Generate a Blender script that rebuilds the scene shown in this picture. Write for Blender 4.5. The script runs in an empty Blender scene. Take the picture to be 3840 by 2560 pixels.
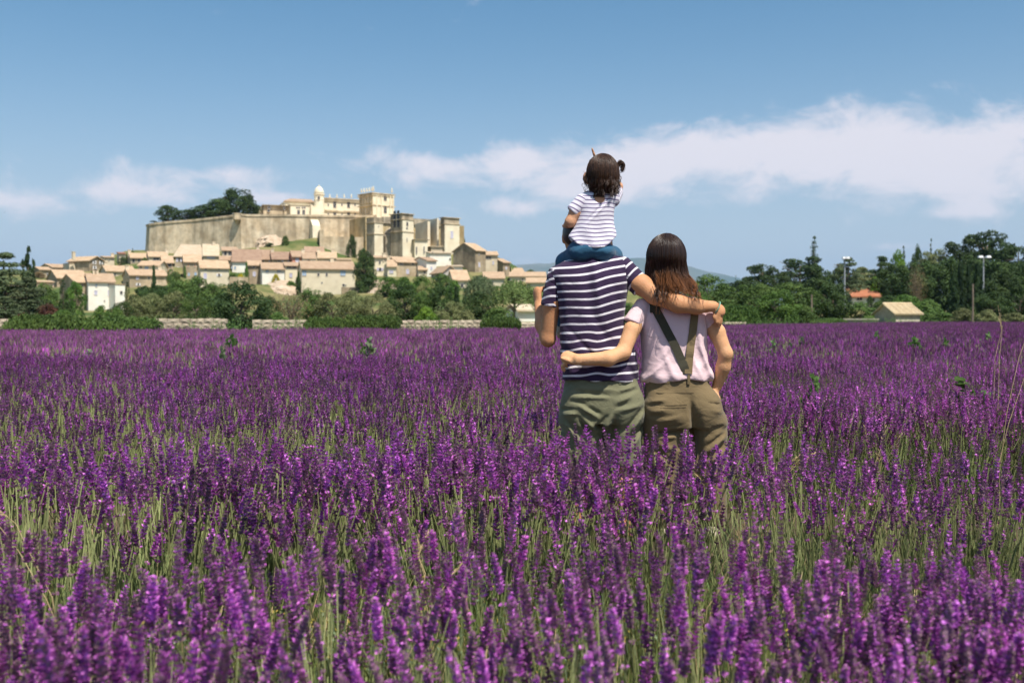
import bpy, math, random
import numpy as np
from mathutils import Vector, noise as mnoise

# ------------------------------------------------------------------ camera, light, exposure
SC = bpy.context.scene
COL = SC.collection
R = math.radians
CAM_H, FPX, CX, CY, HOR = 1.19, 3840 * 35 / 36, 1920.0, 1280.0, 1189.0
PITCH = math.atan((CY - HOR) / FPX)

cam_d = bpy.data.cameras.new('camera'); cam = bpy.data.objects.new('camera', cam_d); COL.objects.link(cam)
cam.location = (0, 0, CAM_H); cam.rotation_euler = (R(90) - PITCH, 0, 0)
cam_d.sensor_width = 36; cam_d.lens = 35; cam_d.clip_start = 0.05; cam_d.clip_end = 60000
cam_d.dof.use_dof = True; cam_d.dof.focus_distance = 5.3; cam_d.dof.aperture_fstop = 3.8
SC.camera = cam

SUN_EL, SUN_AZ = 61.0, 33.0            # degrees; azimuth to the right of straight behind the camera
sd = Vector((math.sin(R(SUN_AZ)) * math.cos(R(SUN_EL)), -math.cos(R(SUN_AZ)) * math.cos(R(SUN_EL)), math.sin(R(SUN_EL))))
sl = bpy.data.lights.new('sun', 'SUN'); sun = bpy.data.objects.new('sun', sl); COL.objects.link(sun)
sl.energy = 5.0; sl.angle = R(0.53); sl.color = (1.0, 0.955, 0.88)
sun.rotation_euler = sd.to_track_quat('Z', 'Y').to_euler(); sun.location = (20, -30, 60)

def nn(nt, t, **kw):
    n = nt.nodes.new(t)
    for k, v in kw.items(): setattr(n, k, v)
    return n

world = bpy.data.worlds.new('World'); SC.world = world; world.use_nodes = True
def build_world():
    nt = world.node_tree; nt.nodes.clear(); L = nt.links.new
    out = nn(nt, 'ShaderNodeOutputWorld'); bg = nn(nt, 'ShaderNodeBackground'); bg.inputs[1].default_value = 0.105
    sky = nn(nt, 'ShaderNodeTexSky', sky_type='NISHITA', sun_disc=False, sun_elevation=R(SUN_EL), sun_rotation=R(180 - SUN_AZ))
    sky.altitude = 200; sky.air_density = 1.0; sky.dust_density = 1.4; sky.ozone_density = 1.6
    hs = nn(nt, 'ShaderNodeHueSaturation'); hs.inputs['Saturation'].default_value = 1.28; hs.inputs['Value'].default_value = 0.93; hs.inputs['Hue'].default_value = 0.488
    L(sky.outputs[0], hs.inputs['Color'])
    tc = nn(nt, 'ShaderNodeTexCoord'); nrm = nn(nt, 'ShaderNodeVectorMath', operation='NORMALIZE'); L(tc.outputs['Generated'], nrm.inputs[0])
    d = nrm.outputs[0]
    sep = nn(nt, 'ShaderNodeSeparateXYZ'); L(d, sep.inputs[0])
    def M(op, a, b=None, c=None, clamp=False):
        m = nn(nt, 'ShaderNodeMath', operation=op, use_clamp=clamp)
        for i, v in enumerate((a, b, c)):
            if v is None: continue
            if isinstance(v, (int, float)): m.inputs[i].default_value = v
            else: L(v, m.inputs[i])
        return m.outputs[0]
    # fair-weather cumulus band, a little higher towards +X; carries on all round the horizon
    mp = nn(nt, 'ShaderNodeMapping'); mp.inputs['Scale'].default_value = (10.0, 10.0, 17.0); mp.inputs['Location'].default_value = (3.1, 0.4, 5.2)
    L(d, mp.inputs[0])
    n1 = nn(nt, 'ShaderNodeTexNoise'); n1.inputs['Scale'].default_value = 1.35; n1.inputs['Detail'].default_value = 7; n1.inputs['Roughness'].default_value = 0.64; n1.inputs['Distortion'].default_value = 0.35
    L(mp.outputs[0], n1.inputs['Vector'])
    zc = M('MULTIPLY_ADD', sep.outputs[0], 0.07, 0.138)
    dz = M('DIVIDE', M('SUBTRACT', sep.outputs[2], zc), 0.052)
    band = M('EXPONENT', M('MULTIPLY', M('MULTIPLY', dz, dz), -1.0))
    bias = M('MULTIPLY', band, 0.12)
    for (px, py, rx, ry, am) in CLOUDS:
        c = Vector(((px - CX) / FPX, 1.0, (HOR - py) / FPX)).normalized()
        s1 = nn(nt, 'ShaderNodeVectorMath', operation='SUBTRACT'); L(d, s1.inputs[0]); s1.inputs[1].default_value = c
        s2 = nn(nt, 'ShaderNodeVectorMath', operation='MULTIPLY'); L(s1.outputs[0], s2.inputs[0]); s2.inputs[1].default_value = (FPX / rx, 0.0, FPX / ry)
        s3 = nn(nt, 'ShaderNodeVectorMath', operation='DOT_PRODUCT'); L(s2.outputs[0], s3.inputs[0]); L(s2.outputs[0], s3.inputs[1])
        bias = M('MULTIPLY_ADD', M('EXPONENT', M('MULTIPLY', s3.outputs['Value'], -1.0)), am, bias)
    dens = M('ADD', n1.outputs[0], bias)
    mr = nn(nt, 'ShaderNodeMapRange', interpolation_type='SMOOTHSTEP'); L(dens, mr.inputs[0])
    mr.inputs[1].default_value = 0.635; mr.inputs[2].default_value = 0.98; mr.inputs[3].default_value = 0.0; mr.inputs[4].default_value = 0.76
    # thin summer veil of haze low over the whole horizon
    zq = M('DIVIDE', M('ABSOLUTE', sep.outputs[2]), 0.17); veil = M('MULTIPLY', M('EXPONENT', M('MULTIPLY', M('MULTIPLY', zq, zq), -1.0)), 0.62)
    vm = nn(nt, 'ShaderNodeMix', data_type='RGBA'); L(veil, vm.inputs[0]); L(hs.outputs[0], vm.inputs[6]); vm.inputs[7].default_value = (5.0, 5.25, 5.9, 1)
    mix = nn(nt, 'ShaderNodeMix', data_type='RGBA'); L(mr.outputs[0], mix.inputs[0]); L(vm.outputs[2], mix.inputs[6])
    mix.inputs[7].default_value = (8.0, 7.15, 7.25, 1)
    L(mix.outputs[2], bg.inputs[0]); L(bg.outputs[0], out.inputs[0])
CLOUDS = [(480, 725, 220, 42, .30), (860, 655, 130, 42, .30), (640, 660, 160, 30, .16), (1640, 630, 280, 62, .30), (2000, 620, 220, 80, .24), (2420, 620, 360, 110, .33), (2880, 560, 260, 85, .26),
          (3600, 560, 460, 150, .38), (3350, 640, 330, 110, .22), (3760, 740, 230, 70, .20), (1930, 785, 130, 34, .30), (60, 755, 130, 40, .26), (2040, 980, 110, 20, .26), (1040, 745, 90, 28, .26),
          (2690, 965, 120, 34, .20), (3330, 925, 140, 20, .22), (2150, 720, 180, 40, .22), (3600, 800, 130, 24, .22), (2560, 760, 260, 40, .14)]
build_world()

SC.view_settings.view_transform = 'Standard'; SC.view_settings.look = 'None'
SC.view_settings.exposure = 0.36; SC.view_settings.gamma = 1.0; SC.view_settings.use_curve_mapping = False
SC.cycles.max_bounces = 5; SC.cycles.diffuse_bounces = 2; SC.cycles.glossy_bounces = 2; SC.cycles.transmission_bounces = 4
SC.cycles.volume_bounces = 0; SC.cycles.transparent_max_bounces = 4
SC.cycles.caustics_reflective = False; SC.cycles.caustics_refractive = False; SC.cycles.sample_clamp_indirect = 6
SC.cycles.use_denoising = True; SC.cycles.denoiser = 'OPENIMAGEDENOISE'; SC.cycles.denoising_input_passes = 'RGB_ALBEDO_NORMAL'; SC.cycles.denoising_prefilter = 'ACCURATE'
SC.cycles.use_adaptive_sampling = True; SC.cycles.adaptive_threshold = 0.02

# ------------------------------------------------------------------ helpers
def ray(px, py):
    a, b = (px - CX) / FPX, -(py - CY) / FPX
    cp, sp = math.cos(PITCH), math.sin(PITCH)
    return Vector((a, cp + b * sp, -sp + b * cp))
def P(px, py, D):
    d = ray(px, py); return Vector((0, 0, CAM_H)) + d * (D / d.y)
def zat(py, D, px=1920):
    return P(px, py, D).z
def xat(px, D):
    return P(px, HOR, D).x

def tag(o, label=None, cat=None, group=None, kind=None):
    if label: o['label'] = label
    if cat: o['category'] = cat
    if group: o['group'] = group
    if kind: o['kind'] = kind
    return o
def empty(name, loc, label=None, cat=None, group=None):
    o = bpy.data.objects.new(name, None); COL.objects.link(o); o.location = loc; o.empty_display_size = 0.2
    return tag(o, label, cat, group)
def np_mesh(name, V, F, mats=None, smooth=False, midx=None):
    V = np.asarray(V, np.float32).reshape(-1, 3)
    me = bpy.data.meshes.new(name)
    if isinstance(F, np.ndarray):
        n, k = F.shape
        me.vertices.add(len(V)); me.vertices.foreach_set('co', V.ravel())
        me.loops.add(n * k); me.loops.foreach_set('vertex_index', F.astype(np.int32).ravel())
        me.polygons.add(n); me.polygons.foreach_set('loop_start', np.arange(0, n * k, k, dtype=np.int32))
        me.polygons.foreach_set('loop_total', np.full(n, k, np.int32))
    else:
        me.from_pydata([tuple(map(float, v)) for v in V], [], [tuple(map(int, f)) for f in F])
    if mats:
        for m in (mats if isinstance(mats, (list, tuple)) else [mats]): me.materials.append(m)
    if midx is not None: me.polygons.foreach_set('material_index', np.asarray(midx, np.int32))
    me.polygons.foreach_set('use_smooth', np.full(len(me.polygons), bool(smooth)))
    me.update(calc_edges=True)
    return me
def obj(name, me, parent=None):
    o = bpy.data.objects.new(name, me); COL.objects.link(o)
    if parent is not None: o.parent = parent
    return o
def attr(me, name, vals, dom='POINT', typ='FLOAT'):
    a = me.attributes.new(name, typ, dom); a.data.foreach_set('value' if typ in ('FLOAT', 'INT') else 'vector', np.asarray(vals, np.float32 if typ != 'INT' else np.int32).ravel()); return a

class MB:
    """collects polygons; build() links them as one mesh object"""
    def __init__(s): s.v = []; s.f = []; s.m = []
    def add(s, vs, fs, mi=0):
        o = len(s.v); s.v += [tuple(v) for v in vs]; s.f += [tuple(i + o for i in f) for f in fs]; s.m += [mi] * len(fs); return s
    def box(s, c, sx, sy, sz, yaw=0.0, mi=0, top=1.0):
        """centre of the base c, sizes along local x,y and height; yaw about z; top scales the upper face"""
        cy, sy_ = math.cos(yaw), math.sin(yaw); vs = []
        for z, k in ((0, 1.0), (sz, top)):
            for a, b in ((-.5, -.5), (.5, -.5), (.5, .5), (-.5, .5)):
                x, y = a * sx * k, b * sy * k; vs.append((c[0] + x * cy - y * sy_, c[1] + x * sy_ + y * cy, c[2] + z))
        return s.add(vs, [(3, 2, 1, 0), (4, 5, 6, 7), (0, 1, 5, 4), (1, 2, 6, 5), (2, 3, 7, 6), (3, 0, 4, 7)], mi)
    def prism(s, pts, z0, z1, mi=0):
        """pts: ccw plan polygon (x,y) or with own top z (x,y,zt)"""
        n = len(pts); vs = [(p[0], p[1], z0) for p in pts] + [(p[0], p[1], p[2] if len(p) > 2 else z1) for p in pts]
        return s.add(vs, [tuple(range(n - 1, -1, -1)), tuple(range(n, 2 * n))] + [(i, (i + 1) % n, n + (i + 1) % n, n + i) for i in range(n)], mi)
    def tube(s, pts, rads, n=6, mi=0, cap=True):
        pts = [Vector(p) for p in pts]; rings = []; o = len(s.v); vs = []
        up = Vector((0.13, 0.31, 0.9))
        for i, p in enumerate(pts):
            t = (pts[min(i + 1, len(pts) - 1)] - pts[max(i - 1, 0)]).normalized()
            a = t.cross(up)
            if a.length < 1e-4: a = t.cross(Vector((1, 0, 0)))
            a.normalize(); b = t.cross(a)
            r = rads[i] if hasattr(rads, '__len__') else rads
            for k in range(n):
                th = 2 * math.pi * k / n; vs.append(p + (a * math.cos(th) + b * math.sin(th)) * r)
        fs = []
        for i in range(len(pts) - 1):
            for k in range(n): fs.append((i * n + k, i * n + (k + 1) % n, (i + 1) * n + (k + 1) % n, (i + 1) * n + k))
        if cap: fs += [tuple(range(n - 1, -1, -1)), tuple(range((len(pts) - 1) * n, len(pts) * n))]
        return s.add(vs, fs, mi)
    def lathe(s, c, prof, n=16, mi=0):
        """prof: list of (r,z) bottom to top around centre c"""
        vs = []
        for r, z in prof:
            for k in range(n): th = 2 * math.pi * k / n; vs.append((c[0] + r * math.cos(th), c[1] + r * math.sin(th), c[2] + z))
        fs = [(i * n + k, i * n + (k + 1) % n, (i + 1) * n + (k + 1) % n, (i + 1) * n + k) for i in range(len(prof) - 1) for k in range(n)]
        fs += [tuple(range(n - 1, -1, -1)), tuple(range((len(prof) - 1) * n, len(prof) * n))]
        return s.add(vs, fs, mi)
    def build(s, name, mats, root=None, smooth=False):
        off = np.array(root.matrix_basis.translation) if root is not None else np.zeros(3)
        p = root
        while p is not None and p.parent is not None:
            p = p.parent; off = off + np.array(p.matrix_basis.translation)
        V = np.array(s.v) - off
        return obj(name, np_mesh(name, V, s.f, mats, smooth, s.m), root)

# ------------------------------------------------------------------ materials
MATS = {}
def mat(name, base, rough=0.8, spec=0.25, var=0.0, scale=4.0, detail=5, base2=None, lo=0.35, hi=0.65, bump=0.0, bscale=None, rnd=0.0, transl=0.0, coord='Object', stretch=(1, 1, 1), extra=None, metallic=0.0, sheen=0.0):
    """base / base2 mixed by noise; rnd: brightness variation per object; transl: share of translucent light"""
    m = bpy.data.materials.new(name); m.use_nodes = True; nt = m.node_tree; L = nt.links.new
    bs = nt.nodes['Principled BSDF']; out = nt.nodes['Material Output']
    bs.inputs['Roughness'].default_value = rough; bs.inputs['Specular IOR Level'].default_value = spec; bs.inputs['Metallic'].default_value = metallic
    if sheen: bs.inputs['Sheen Weight'].default_value = sheen
    col = None
    tc = nn(nt, 'ShaderNodeTexCoord'); mp = nn(nt, 'ShaderNodeMapping'); mp.inputs['Scale'].default_value = stretch
    if coord == 'Position':
        g = nn(nt, 'ShaderNodeNewGeometry'); L(g.outputs['Position'], mp.inputs[0])
    else: L(tc.outputs[coord], mp.inputs[0])
    if base2 is not None:
        nz = nn(nt, 'ShaderNodeTexNoise'); nz.inputs['Scale'].default_value = scale; nz.inputs['Detail'].default_value = detail; nz.inputs['Roughness'].default_value = 0.6
        L(mp.outputs[0], nz.inputs['Vector'])
        mr = nn(nt, 'ShaderNodeMapRange'); L(nz.outputs[0], mr.inputs[0]); mr.inputs[1].default_value = lo; mr.inputs[2].default_value = hi
        mx = nn(nt, 'ShaderNodeMix', data_type='RGBA'); L(mr.outputs[0], mx.inputs[0]); mx.inputs[6].default_value = (*base, 1); mx.inputs[7].default_value = (*base2, 1)
        col = mx.outputs[2]
    if extra: col = extra(nt, L, mp, col)
    if rnd:
        if col is None:
            rgb = nn(nt, 'ShaderNodeRGB'); rgb.outputs[0].default_value = (*base, 1); col = rgb.outputs[0]
        oi = nn(nt, 'ShaderNodeObjectInfo'); mr2 = nn(nt, 'ShaderNodeMapRange'); L(oi.outputs['Random'], mr2.inputs[0]); mr2.inputs[3].default_value = 1 - rnd; mr2.inputs[4].default_value = 1 + rnd
        sp = nn(nt, 'ShaderNodeSeparateColor', mode='HSV'); L(col, sp.inputs[0])
        mu = nn(nt, 'ShaderNodeMath', operation='MULTIPLY'); L(sp.outputs[2], mu.inputs[0]); L(mr2.outputs[0], mu.inputs[1])
        hm = nn(nt, 'ShaderNodeMath', operation='MULTIPLY_ADD'); L(oi.outputs['Random'], hm.inputs[0]); hm.inputs[1].default_value = rnd * 0.06; L(sp.outputs[0], hm.inputs[2])
        cb = nn(nt, 'ShaderNodeCombineColor', mode='HSV'); L(hm.outputs[0], cb.inputs[0]); L(sp.outputs[1], cb.inputs[1]); L(mu.outputs[0], cb.inputs[2])
        col = cb.outputs[0]
    if col is None: bs.inputs['Base Color'].default_value = (*base, 1)
    else: L(col, bs.inputs['Base Color'])
    if bump:
        nb = nn(nt, 'ShaderNodeTexNoise'); nb.inputs['Scale'].default_value = bscale or scale * 4; nb.inputs['Detail'].default_value = 6; L(mp.outputs[0], nb.inputs['Vector'])
        bp = nn(nt, 'ShaderNodeBump'); bp.inputs['Strength'].default_value = min(bump, 1.0); bp.inputs['Distance'].default_value = 0.05 if bump <= 1 else 0.05 * bump; L(nb.outputs[0], bp.inputs['Height']); L(bp.outputs[0], bs.inputs['Normal'])
    if transl:
        tr = nn(nt, 'ShaderNodeBsdfTranslucent'); ms = nn(nt, 'ShaderNodeMixShader'); ms.inputs[0].default_value = transl
        if col is None: tr.inputs[0].default_value = (*base, 1)
        else: L(col, tr.inputs[0])
        L(bs.outputs[0], ms.inputs[1]); L(tr.outputs[0], ms.inputs[2]); L(ms.outputs[0], out.inputs[0])
    MATS[name] = m
    return m
rng = np.random.default_rng(7)
random.seed(7)
# ------------------------------------------------------------------ village data (pixel columns of the 3840 px picture, metres for depth)
# label, left corner, right corner, distance, turn, y ridge, y eave, y base, depth, roof kind, wall, roof, windows (px, py, w, h, style), chimneys px
HOUSES = [
 ('tan house with white shutters on its gable, highest house left of the rampart', 337, 391, 280, 38, 961, 977, 1018, 9, 'g', 'stone_d', 'roof_p', [(356, 984, 5, 13, 'sw'), (381, 985, 5, 12, 'sw'), (357, 1003, 5, 12, 'sw')], [315]),
 ('long low tan farmhouse left of the white-shuttered gable house', 196, 262, 287, 22, 992, 1003, 1026, 9, 'e', 'stone', 'roof_p', [(215, 1012, 6, 6, 'd'), (232, 1012, 5, 5, 'd')], []),
 ('small flat-topped tan block joined to the long low farmhouse', 262, 306, 282, 12, 986, 988, 1020, 8, 'f', 'stone_p', 'roof_p', [(288, 1000, 3, 4, 'd')], []),
 ('tan roofed house far out on the village edge by the poplar', 150, 196, 275, 15, 1003, 1012, 1045, 8, 'e', 'stone_d', 'roof_p', [(180, 1028, 4, 8, 'd')], []),
 ('low pink-walled shed at the village edge above the cedars', 133, 204, 248, 8, 1054, 1058, 1080, 6, 's', 'pink', 'roof_p', [], []),
 ('wide tan roofed house below the flat-topped block, small gable in front', 215, 330, 256, 14, 1014, 1042, 1082, 10, 'e', 'stone_d', 'roof_p', [(292, 1040, 8, 6, 'd'), (310, 1041, 5, 5, 'd')], []),
 ('tall white-fronted house with stone side wall above the clipped hedge', 332, 432, 215, 4, 1028, 1057, 1168, 12, 'e', 'white', 'roof_p', [(363, 1070, 5, 9, 'b'), (410, 1069, 6, 8, 'b'), (361, 1097, 9, 15, 'w'), (410, 1098, 6, 20, 'w'), (393, 1128, 3, 4, 'd')], [365, 372]),
 ('bare stone house joined to the left of the white-fronted house', 281, 331, 217, 16, 1032, 1058, 1164, 11, 'e', 'stone_d', 'roof_p', [(310, 1071, 6, 8, 'd'), (313, 1105, 5, 11, 'd'), (288, 1106, 5, 7, 'd')], []),
 ('white terraced annex against the right wall of the white-fronted house', 433, 470, 214, 20, 1064, 1068, 1160, 6, 'f', 'white', 'roof_p', [(456, 1097, 8, 10, 'd')], []),
 ('tan roofed cottage above the white-fronted house', 400, 508, 262, 10, 998, 1017, 1048, 9, 'e', 'stone_p', 'roof_p', [(433, 1029, 6, 7, 'd'), (468, 1026, 8, 7, 'd'), (480, 1040, 5, 6, 'd')], [410]),
 ('broad tan house behind the slim dark cypress', 487, 628, 240, 10, 1012, 1032, 1078, 9, 'e', 'stone', 'roof_p', [(517, 1040, 8, 14, 'w'), (520, 1066, 5, 9, 'sw'), (560, 1042, 5, 8, 'd')], [490, 614]),
 ('cream house with blue shutters above the slim dark cypress', 520, 600, 256, -14, 981, 996, 1020, 9, 'e', 'cream', 'roof_p', [(552, 1004, 12, 11, 'b'), (530, 1003, 6, 8, 'd')], []),
 ('tall narrow pale wall house with ivy on its right edge', 392, 431, 292, 8, 963, 966, 1002, 7, 's', 'stone_p', 'roof_p', [(411, 978, 3, 4, 'd')], [431]),
 ('small square stone house above the ivy', 449, 474, 297, 6, 948, 952, 985, 6, 's', 'stone_p', 'roof_r', [], []),
 ('long low house with dark windows under the left end of the rampart', 492, 562, 284, 6, 951, 967, 990, 8, 'e', 'stone', 'roof_p', [(503, 977, 9, 11, 'd'), (523, 976, 9, 9, 'd')], [493]),
 ('low tan house with dark loggia under the rampart', 560, 630, 283, 4, 946, 962, 985, 8, 'e', 'stone_p', 'roof_p', [(588, 971, 20, 9, 'd')], [632]),
 ('tan house with dark wooden balcony under its eaves', 611, 652, 268, 4, 961, 985, 1032, 9, 'e', 'stone_d', 'roof_p', [(631, 993, 26, 13, 'd'), (632, 1016, 8, 9, 'o')], []),
 ('large house with a broad pale roof in front of the rampart', 657, 764, 284, 0, 916, 961, 1012, 15, 'h', 'stone', 'roof_w', [(666, 974, 4, 13, 'w'), (674, 974, 5, 13, 'd'), (682, 974, 4, 13, 'w'), (663, 1004, 5, 8, 'sw'), (676, 1005, 4, 7, 'd')], []),
 ('right half of the broad pale roof house with lilac window strip', 764, 822, 286, 0, 918, 958, 990, 12, 'e', 'stone', 'roof_w', [(793, 966, 28, 5, 'w'), (782, 979, 5, 5, 'd')], [805]),
 ('narrow house with orange shutters and tan roof', 692, 757, 262, 2, 956, 982, 1052, 10, 'e', 'stone', 'roof_p', [(708, 995, 5, 13, 'o'), (733, 995, 5, 13, 'o'), (710, 1028, 6, 11, 'b'), (735, 1027, 8, 12, 'b')], []),
 ('large beige house with white shuttered window above the dark trees', 753, 860, 247, 4, 979, 1005, 1086, 10, 'e', 'cream_d', 'roof_p', [(773, 1010, 7, 5, 'd'), (823, 1008, 6, 5, 'd'), (823, 1031, 6, 9, 'sw'), (771, 1034, 10, 20, 'w')], []),
 ('white house with big brown roof behind the yellow shrub', 872, 980, 268, -2, 937, 980, 1030, 12, 'e', 'white', 'roof_b', [(872, 1003, 4, 8, 'b'), (883, 1004, 5, 10, 'b')], []),
 ('small house with two dark square windows under the rampart corner', 836, 893, 284, 2, 928, 941, 968, 7, 's', 'stone_p', 'roof_p', [(847, 950, 9, 14, 'd'), (865, 950, 12, 15, 'd')], []),
 ('lean-to with rosy roof below the two dark square windows', 826, 872, 272, 0, 962, 975, 992, 6, 'e', 'stone', 'roof_p', [], []),
 ('slim stone tower house right of the yellow shrub', 932, 980, 245, 3, 980, 995, 1085, 8, 'e', 'stone_d', 'roof_p', [(953, 1002, 8, 7, 'd'), (955, 1027, 8, 16, 'w')], []),
 ('brown roofed house with chimney in the upper row below the grass bank', 974, 1022, 277, 4, 939, 972, 1000, 11, 'e', 'stone_d', 'roof_b', [(990, 979, 6, 4, 'd'), (1012, 980, 5, 8, 'l')], [974]),
 ('brown roofed house with lilac shutters left of the red house', 1022, 1096, 275, 4, 946, 972, 1000, 10, 'e', 'stone_d', 'roof_b', [(1048, 979, 8, 5, 'd'), (1061, 979, 6, 6, 'l'), (1083, 980, 6, 6, 'l')], [1028]),
 ('red-walled house with white window surround', 1098, 1138, 272, 6, 943, 963, 1000, 9, 'e', 'red', 'roof_b', [(1116, 975, 11, 14, 'w')], []),
 ('brown roofed house close under the castle buttress', 1146, 1216, 291, 2, 927, 945, 975, 9, 'e', 'stone_d', 'roof_b', [(1178, 949, 36, 3, 'd')], []),
 ('little white house with pale roof right of the red house', 1138, 1184, 264, 2, 949, 970, 1000, 9, 'e', 'white', 'roof_p', [(1160, 979, 7, 9, 'd')], [1140]),
 ('rosy roofed house with chimneys below the stepped rampart', 1194, 1262, 266, 0, 947, 968, 990, 9, 'e', 'stone_p', 'roof_p', [], [1250, 1196]),
 ('low white cottage against the foot of the stepped rampart', 1262, 1318, 272, 0, 972, 976, 1000, 6, 's', 'cream', 'roof_p', [], []),
 ('white house with blue shutters and terrace pergola', 984, 1068, 240, 4, 987, 1009, 1066, 9, 'e', 'white', 'roof_p', [(1003, 1017, 9, 10, 'b'), (1047, 1016, 10, 10, 'b'), (1030, 1042, 5, 8, 'o')], []),
 ('cream house with wide dark loggia under its eaves', 1070, 1122, 242, 4, 986, 997, 1060, 8, 'e', 'cream', 'roof_p', [(1095, 1001, 36, 9, 'd'), (1092, 1032, 9, 15, 'l')], []),
 ('big cream house with long rosy roof above the olive trees', 1132, 1332, 231, 4, 981, 1008, 1116, 11, 'e', 'cream_d', 'roof_p', [(1142, 1024, 14, 18, 'b'), (1195, 1029, 6, 10, 'd'), (1226, 1029, 6, 11, 'd'), (1287, 1024, 18, 17, 'b'), (1208, 1060, 4, 4, 'd'), (1289, 1069, 8, 7, 'd'), (1297, 1069, 3, 3, 'd')], [1254]),
 ('narrow cream house beneath the church towers', 1405, 1454, 262, 2, 961, 967, 1036, 7, 'e', 'cream', 'roof_p', [(1425, 984, 5, 10, 'd'), (1426, 1010, 8, 11, 'sl')], []),
 ('little cream link house with sloping rosy roof beneath the church', 1454, 1487, 258, 0, 976, 999, 1040, 7, 'e', 'cream', 'roof_p', [(1468, 1019, 14, 11, 'l')], [1458]),
 ('stone house with white lattice window beneath the church', 1488, 1570, 260, 22, 965, 983, 1040, 9, 'e', 'stone', 'roof_p', [(1505, 990, 12, 6, 'd'), (1549, 990, 8, 6, 'd'), (1529, 1018, 10, 16, 'w')], [1462]),
 ('small rosy roofed shed between stone house and white house', 1570, 1602, 257, 0, 1000, 1012, 1040, 6, 'e', 'stone_p', 'roof_p', [(1592, 1021, 6, 8, 'd')], []),
 ('white house with brown side wall below the church apse', 1600, 1637, 258, 26, 967, 978, 1040, 9, 'e', 'white', 'roof_b', [(1618, 1005, 6, 9, 'w')], []),
 ('pale terrace house on the slope below the right church tower', 1612, 1692, 302, 10, 946, 950, 1000, 7, 's', 'white', 'roof_w', [(1623, 948, 4, 6, 'd'), (1688, 972, 5, 7, 'd')], []),
 ('house with grey gable among the trees below the white house', 1662, 1712, 246, 18, 998, 1020, 1060, 10, 'g', 'grey', 'roof_p', [], []),
 ('white garden house right of the grey gable', 1684, 1735, 256, 4, 997, 1000, 1030, 6, 's', 'white', 'roof_w', [(1700, 1010, 4, 4, 'd')], []),
 ('rosy roofed house above the left willow', 1700, 1760, 234, 8, 1015, 1050, 1092, 10, 'e', 'cream_d', 'roof_p', [(1733, 1071, 9, 12, 'd')], []),
 ('tall barn-like house with shaded side wall right of the church', 1782, 1822, 276, 44, 914, 939, 1020, 9, 'e', 'stone_d', 'roof_p', [(1796, 955, 4, 4, 'd'), (1797, 992, 6, 16, 'w')], []),
 ('cream house stepping down right of the barn-like house', 1822, 1867, 286, 4, 945, 957, 1016, 9, 'e', 'stone_p', 'roof_p', [(1832, 966, 20, 8, 'd'), (1850, 985, 4, 12, 'w')], []),
 ('small end house of the village row above the right willow', 1886, 1912, 284, 30, 972, 985, 1042, 9, 'e', 'stone_d', 'roof_p', [(1898, 1005, 4, 9, 'w')], []),
 ('low tan house with long terrace roof below the stepping houses', 1815, 1892, 250, 2, 1022, 1044, 1075, 10, 'e', 'cream_d', 'roof_p', [(1845, 1058, 8, 8, 'd')], []),
 ('gazebo-roofed house beyond the village, right of the slim cypress', 1920, 1962, 310, 0, 1004, 1020, 1048, 10, 'h', 'stone', 'roof_p', [], []),
 ('long tan roofed house just left of the striped shirt', 1912, 2046, 272, 0, 1022, 1037, 1060, 10, 'e', 'stone_p', 'roof_p', [(1960, 1048, 5, 6, 'd')], []),
 ('low tan outbuilding between the right willow and the striped shirt', 1975, 2060, 242, 0, 1044, 1060, 1085, 8, 'e', 'cream_d', 'roof_p', [], []),
 ('low whitewashed shed at the field wall beside the raised elbow', 1942, 2010, 118, 14, 1148, 1166, 1212, 6, 'e', 'white', 'roof_w', [], []),
 ('orange roofed bungalow half hidden by trees behind the stone hut', 3196, 3300, 175, 12, 1088, 1113, 1160, 9, 'e', 'white', 'roof_o', [(3222, 1120, 18, 10, 'd'), (3272, 1124, 12, 14, 'd')], [3305]),
]
# extra terrain control points (px, y, D)
CTRL_PX = [(250, 1186, 200), (330, 1184, 195), (400, 1184, 195), (470, 1184, 195), (600, 1175, 190), (150, 1184, 200), (330, 1186, 170), (470, 1186, 170), (800, 1168, 185), (1000, 1160, 190), (1200, 1150, 195), (1300, 1150, 195), (1700, 1140, 190), (1850, 1140, 190), (1000, 1180, 160), (1300, 1180, 160), (1600, 1175, 160), (0, 1176, 120), (400, 1172, 130), (800, 1172, 130), (1200, 1174, 130), (1600, 1175, 130), (2000, 1180, 130), (700, 1130, 205), (900, 1130, 205), (1080, 1125, 210),
           (1500, 1120, 200), (1380, 1100, 215), (1650, 1110, 200), (0, 1140, 230), (100, 1120, 250), (60, 1120, 330), (0, 1150, 400),
           (560, 945, 335), (750, 945, 325), (905, 935, 318), (1000, 925, 322), (1100, 905, 330), (1180, 890, 336), (1300, 965, 312), (1390, 975, 312), (1500, 972, 312), (1620, 960, 318), (1740, 925, 322),
           (560, 940, 380), (900, 930, 380), (1300, 930, 380), (1700, 930, 380), (600, 950, 430), (1300, 940, 430), (1700, 950, 430),
           (1850, 1010, 330), (1950, 1060, 360), (1990, 1090, 300), (2060, 1110, 330), (300, 1010, 340), (200, 1040, 370), (400, 985, 350), (2800, 1178, 170), (3300, 1172, 190), (3700, 1165, 200), (3800, 1160, 260), (2200, 1150, 260), (2350, 1178, 250), (2350, 1180, 350), (2200, 1168, 400), (2500, 1182, 300), (2600, 1182, 200), (2450, 1182, 180), (2250, 1180, 190), (2300, 1182, 150), (2700, 1182, 260), (2900, 1182, 350)]
FIELD_EDGE = [(-60, 46), (-25.5, 49), (0, 55), (17.5, 80), (47, 121), (75, 140), (140, 170)]      # far border of the lavender (x, distance)
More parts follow.
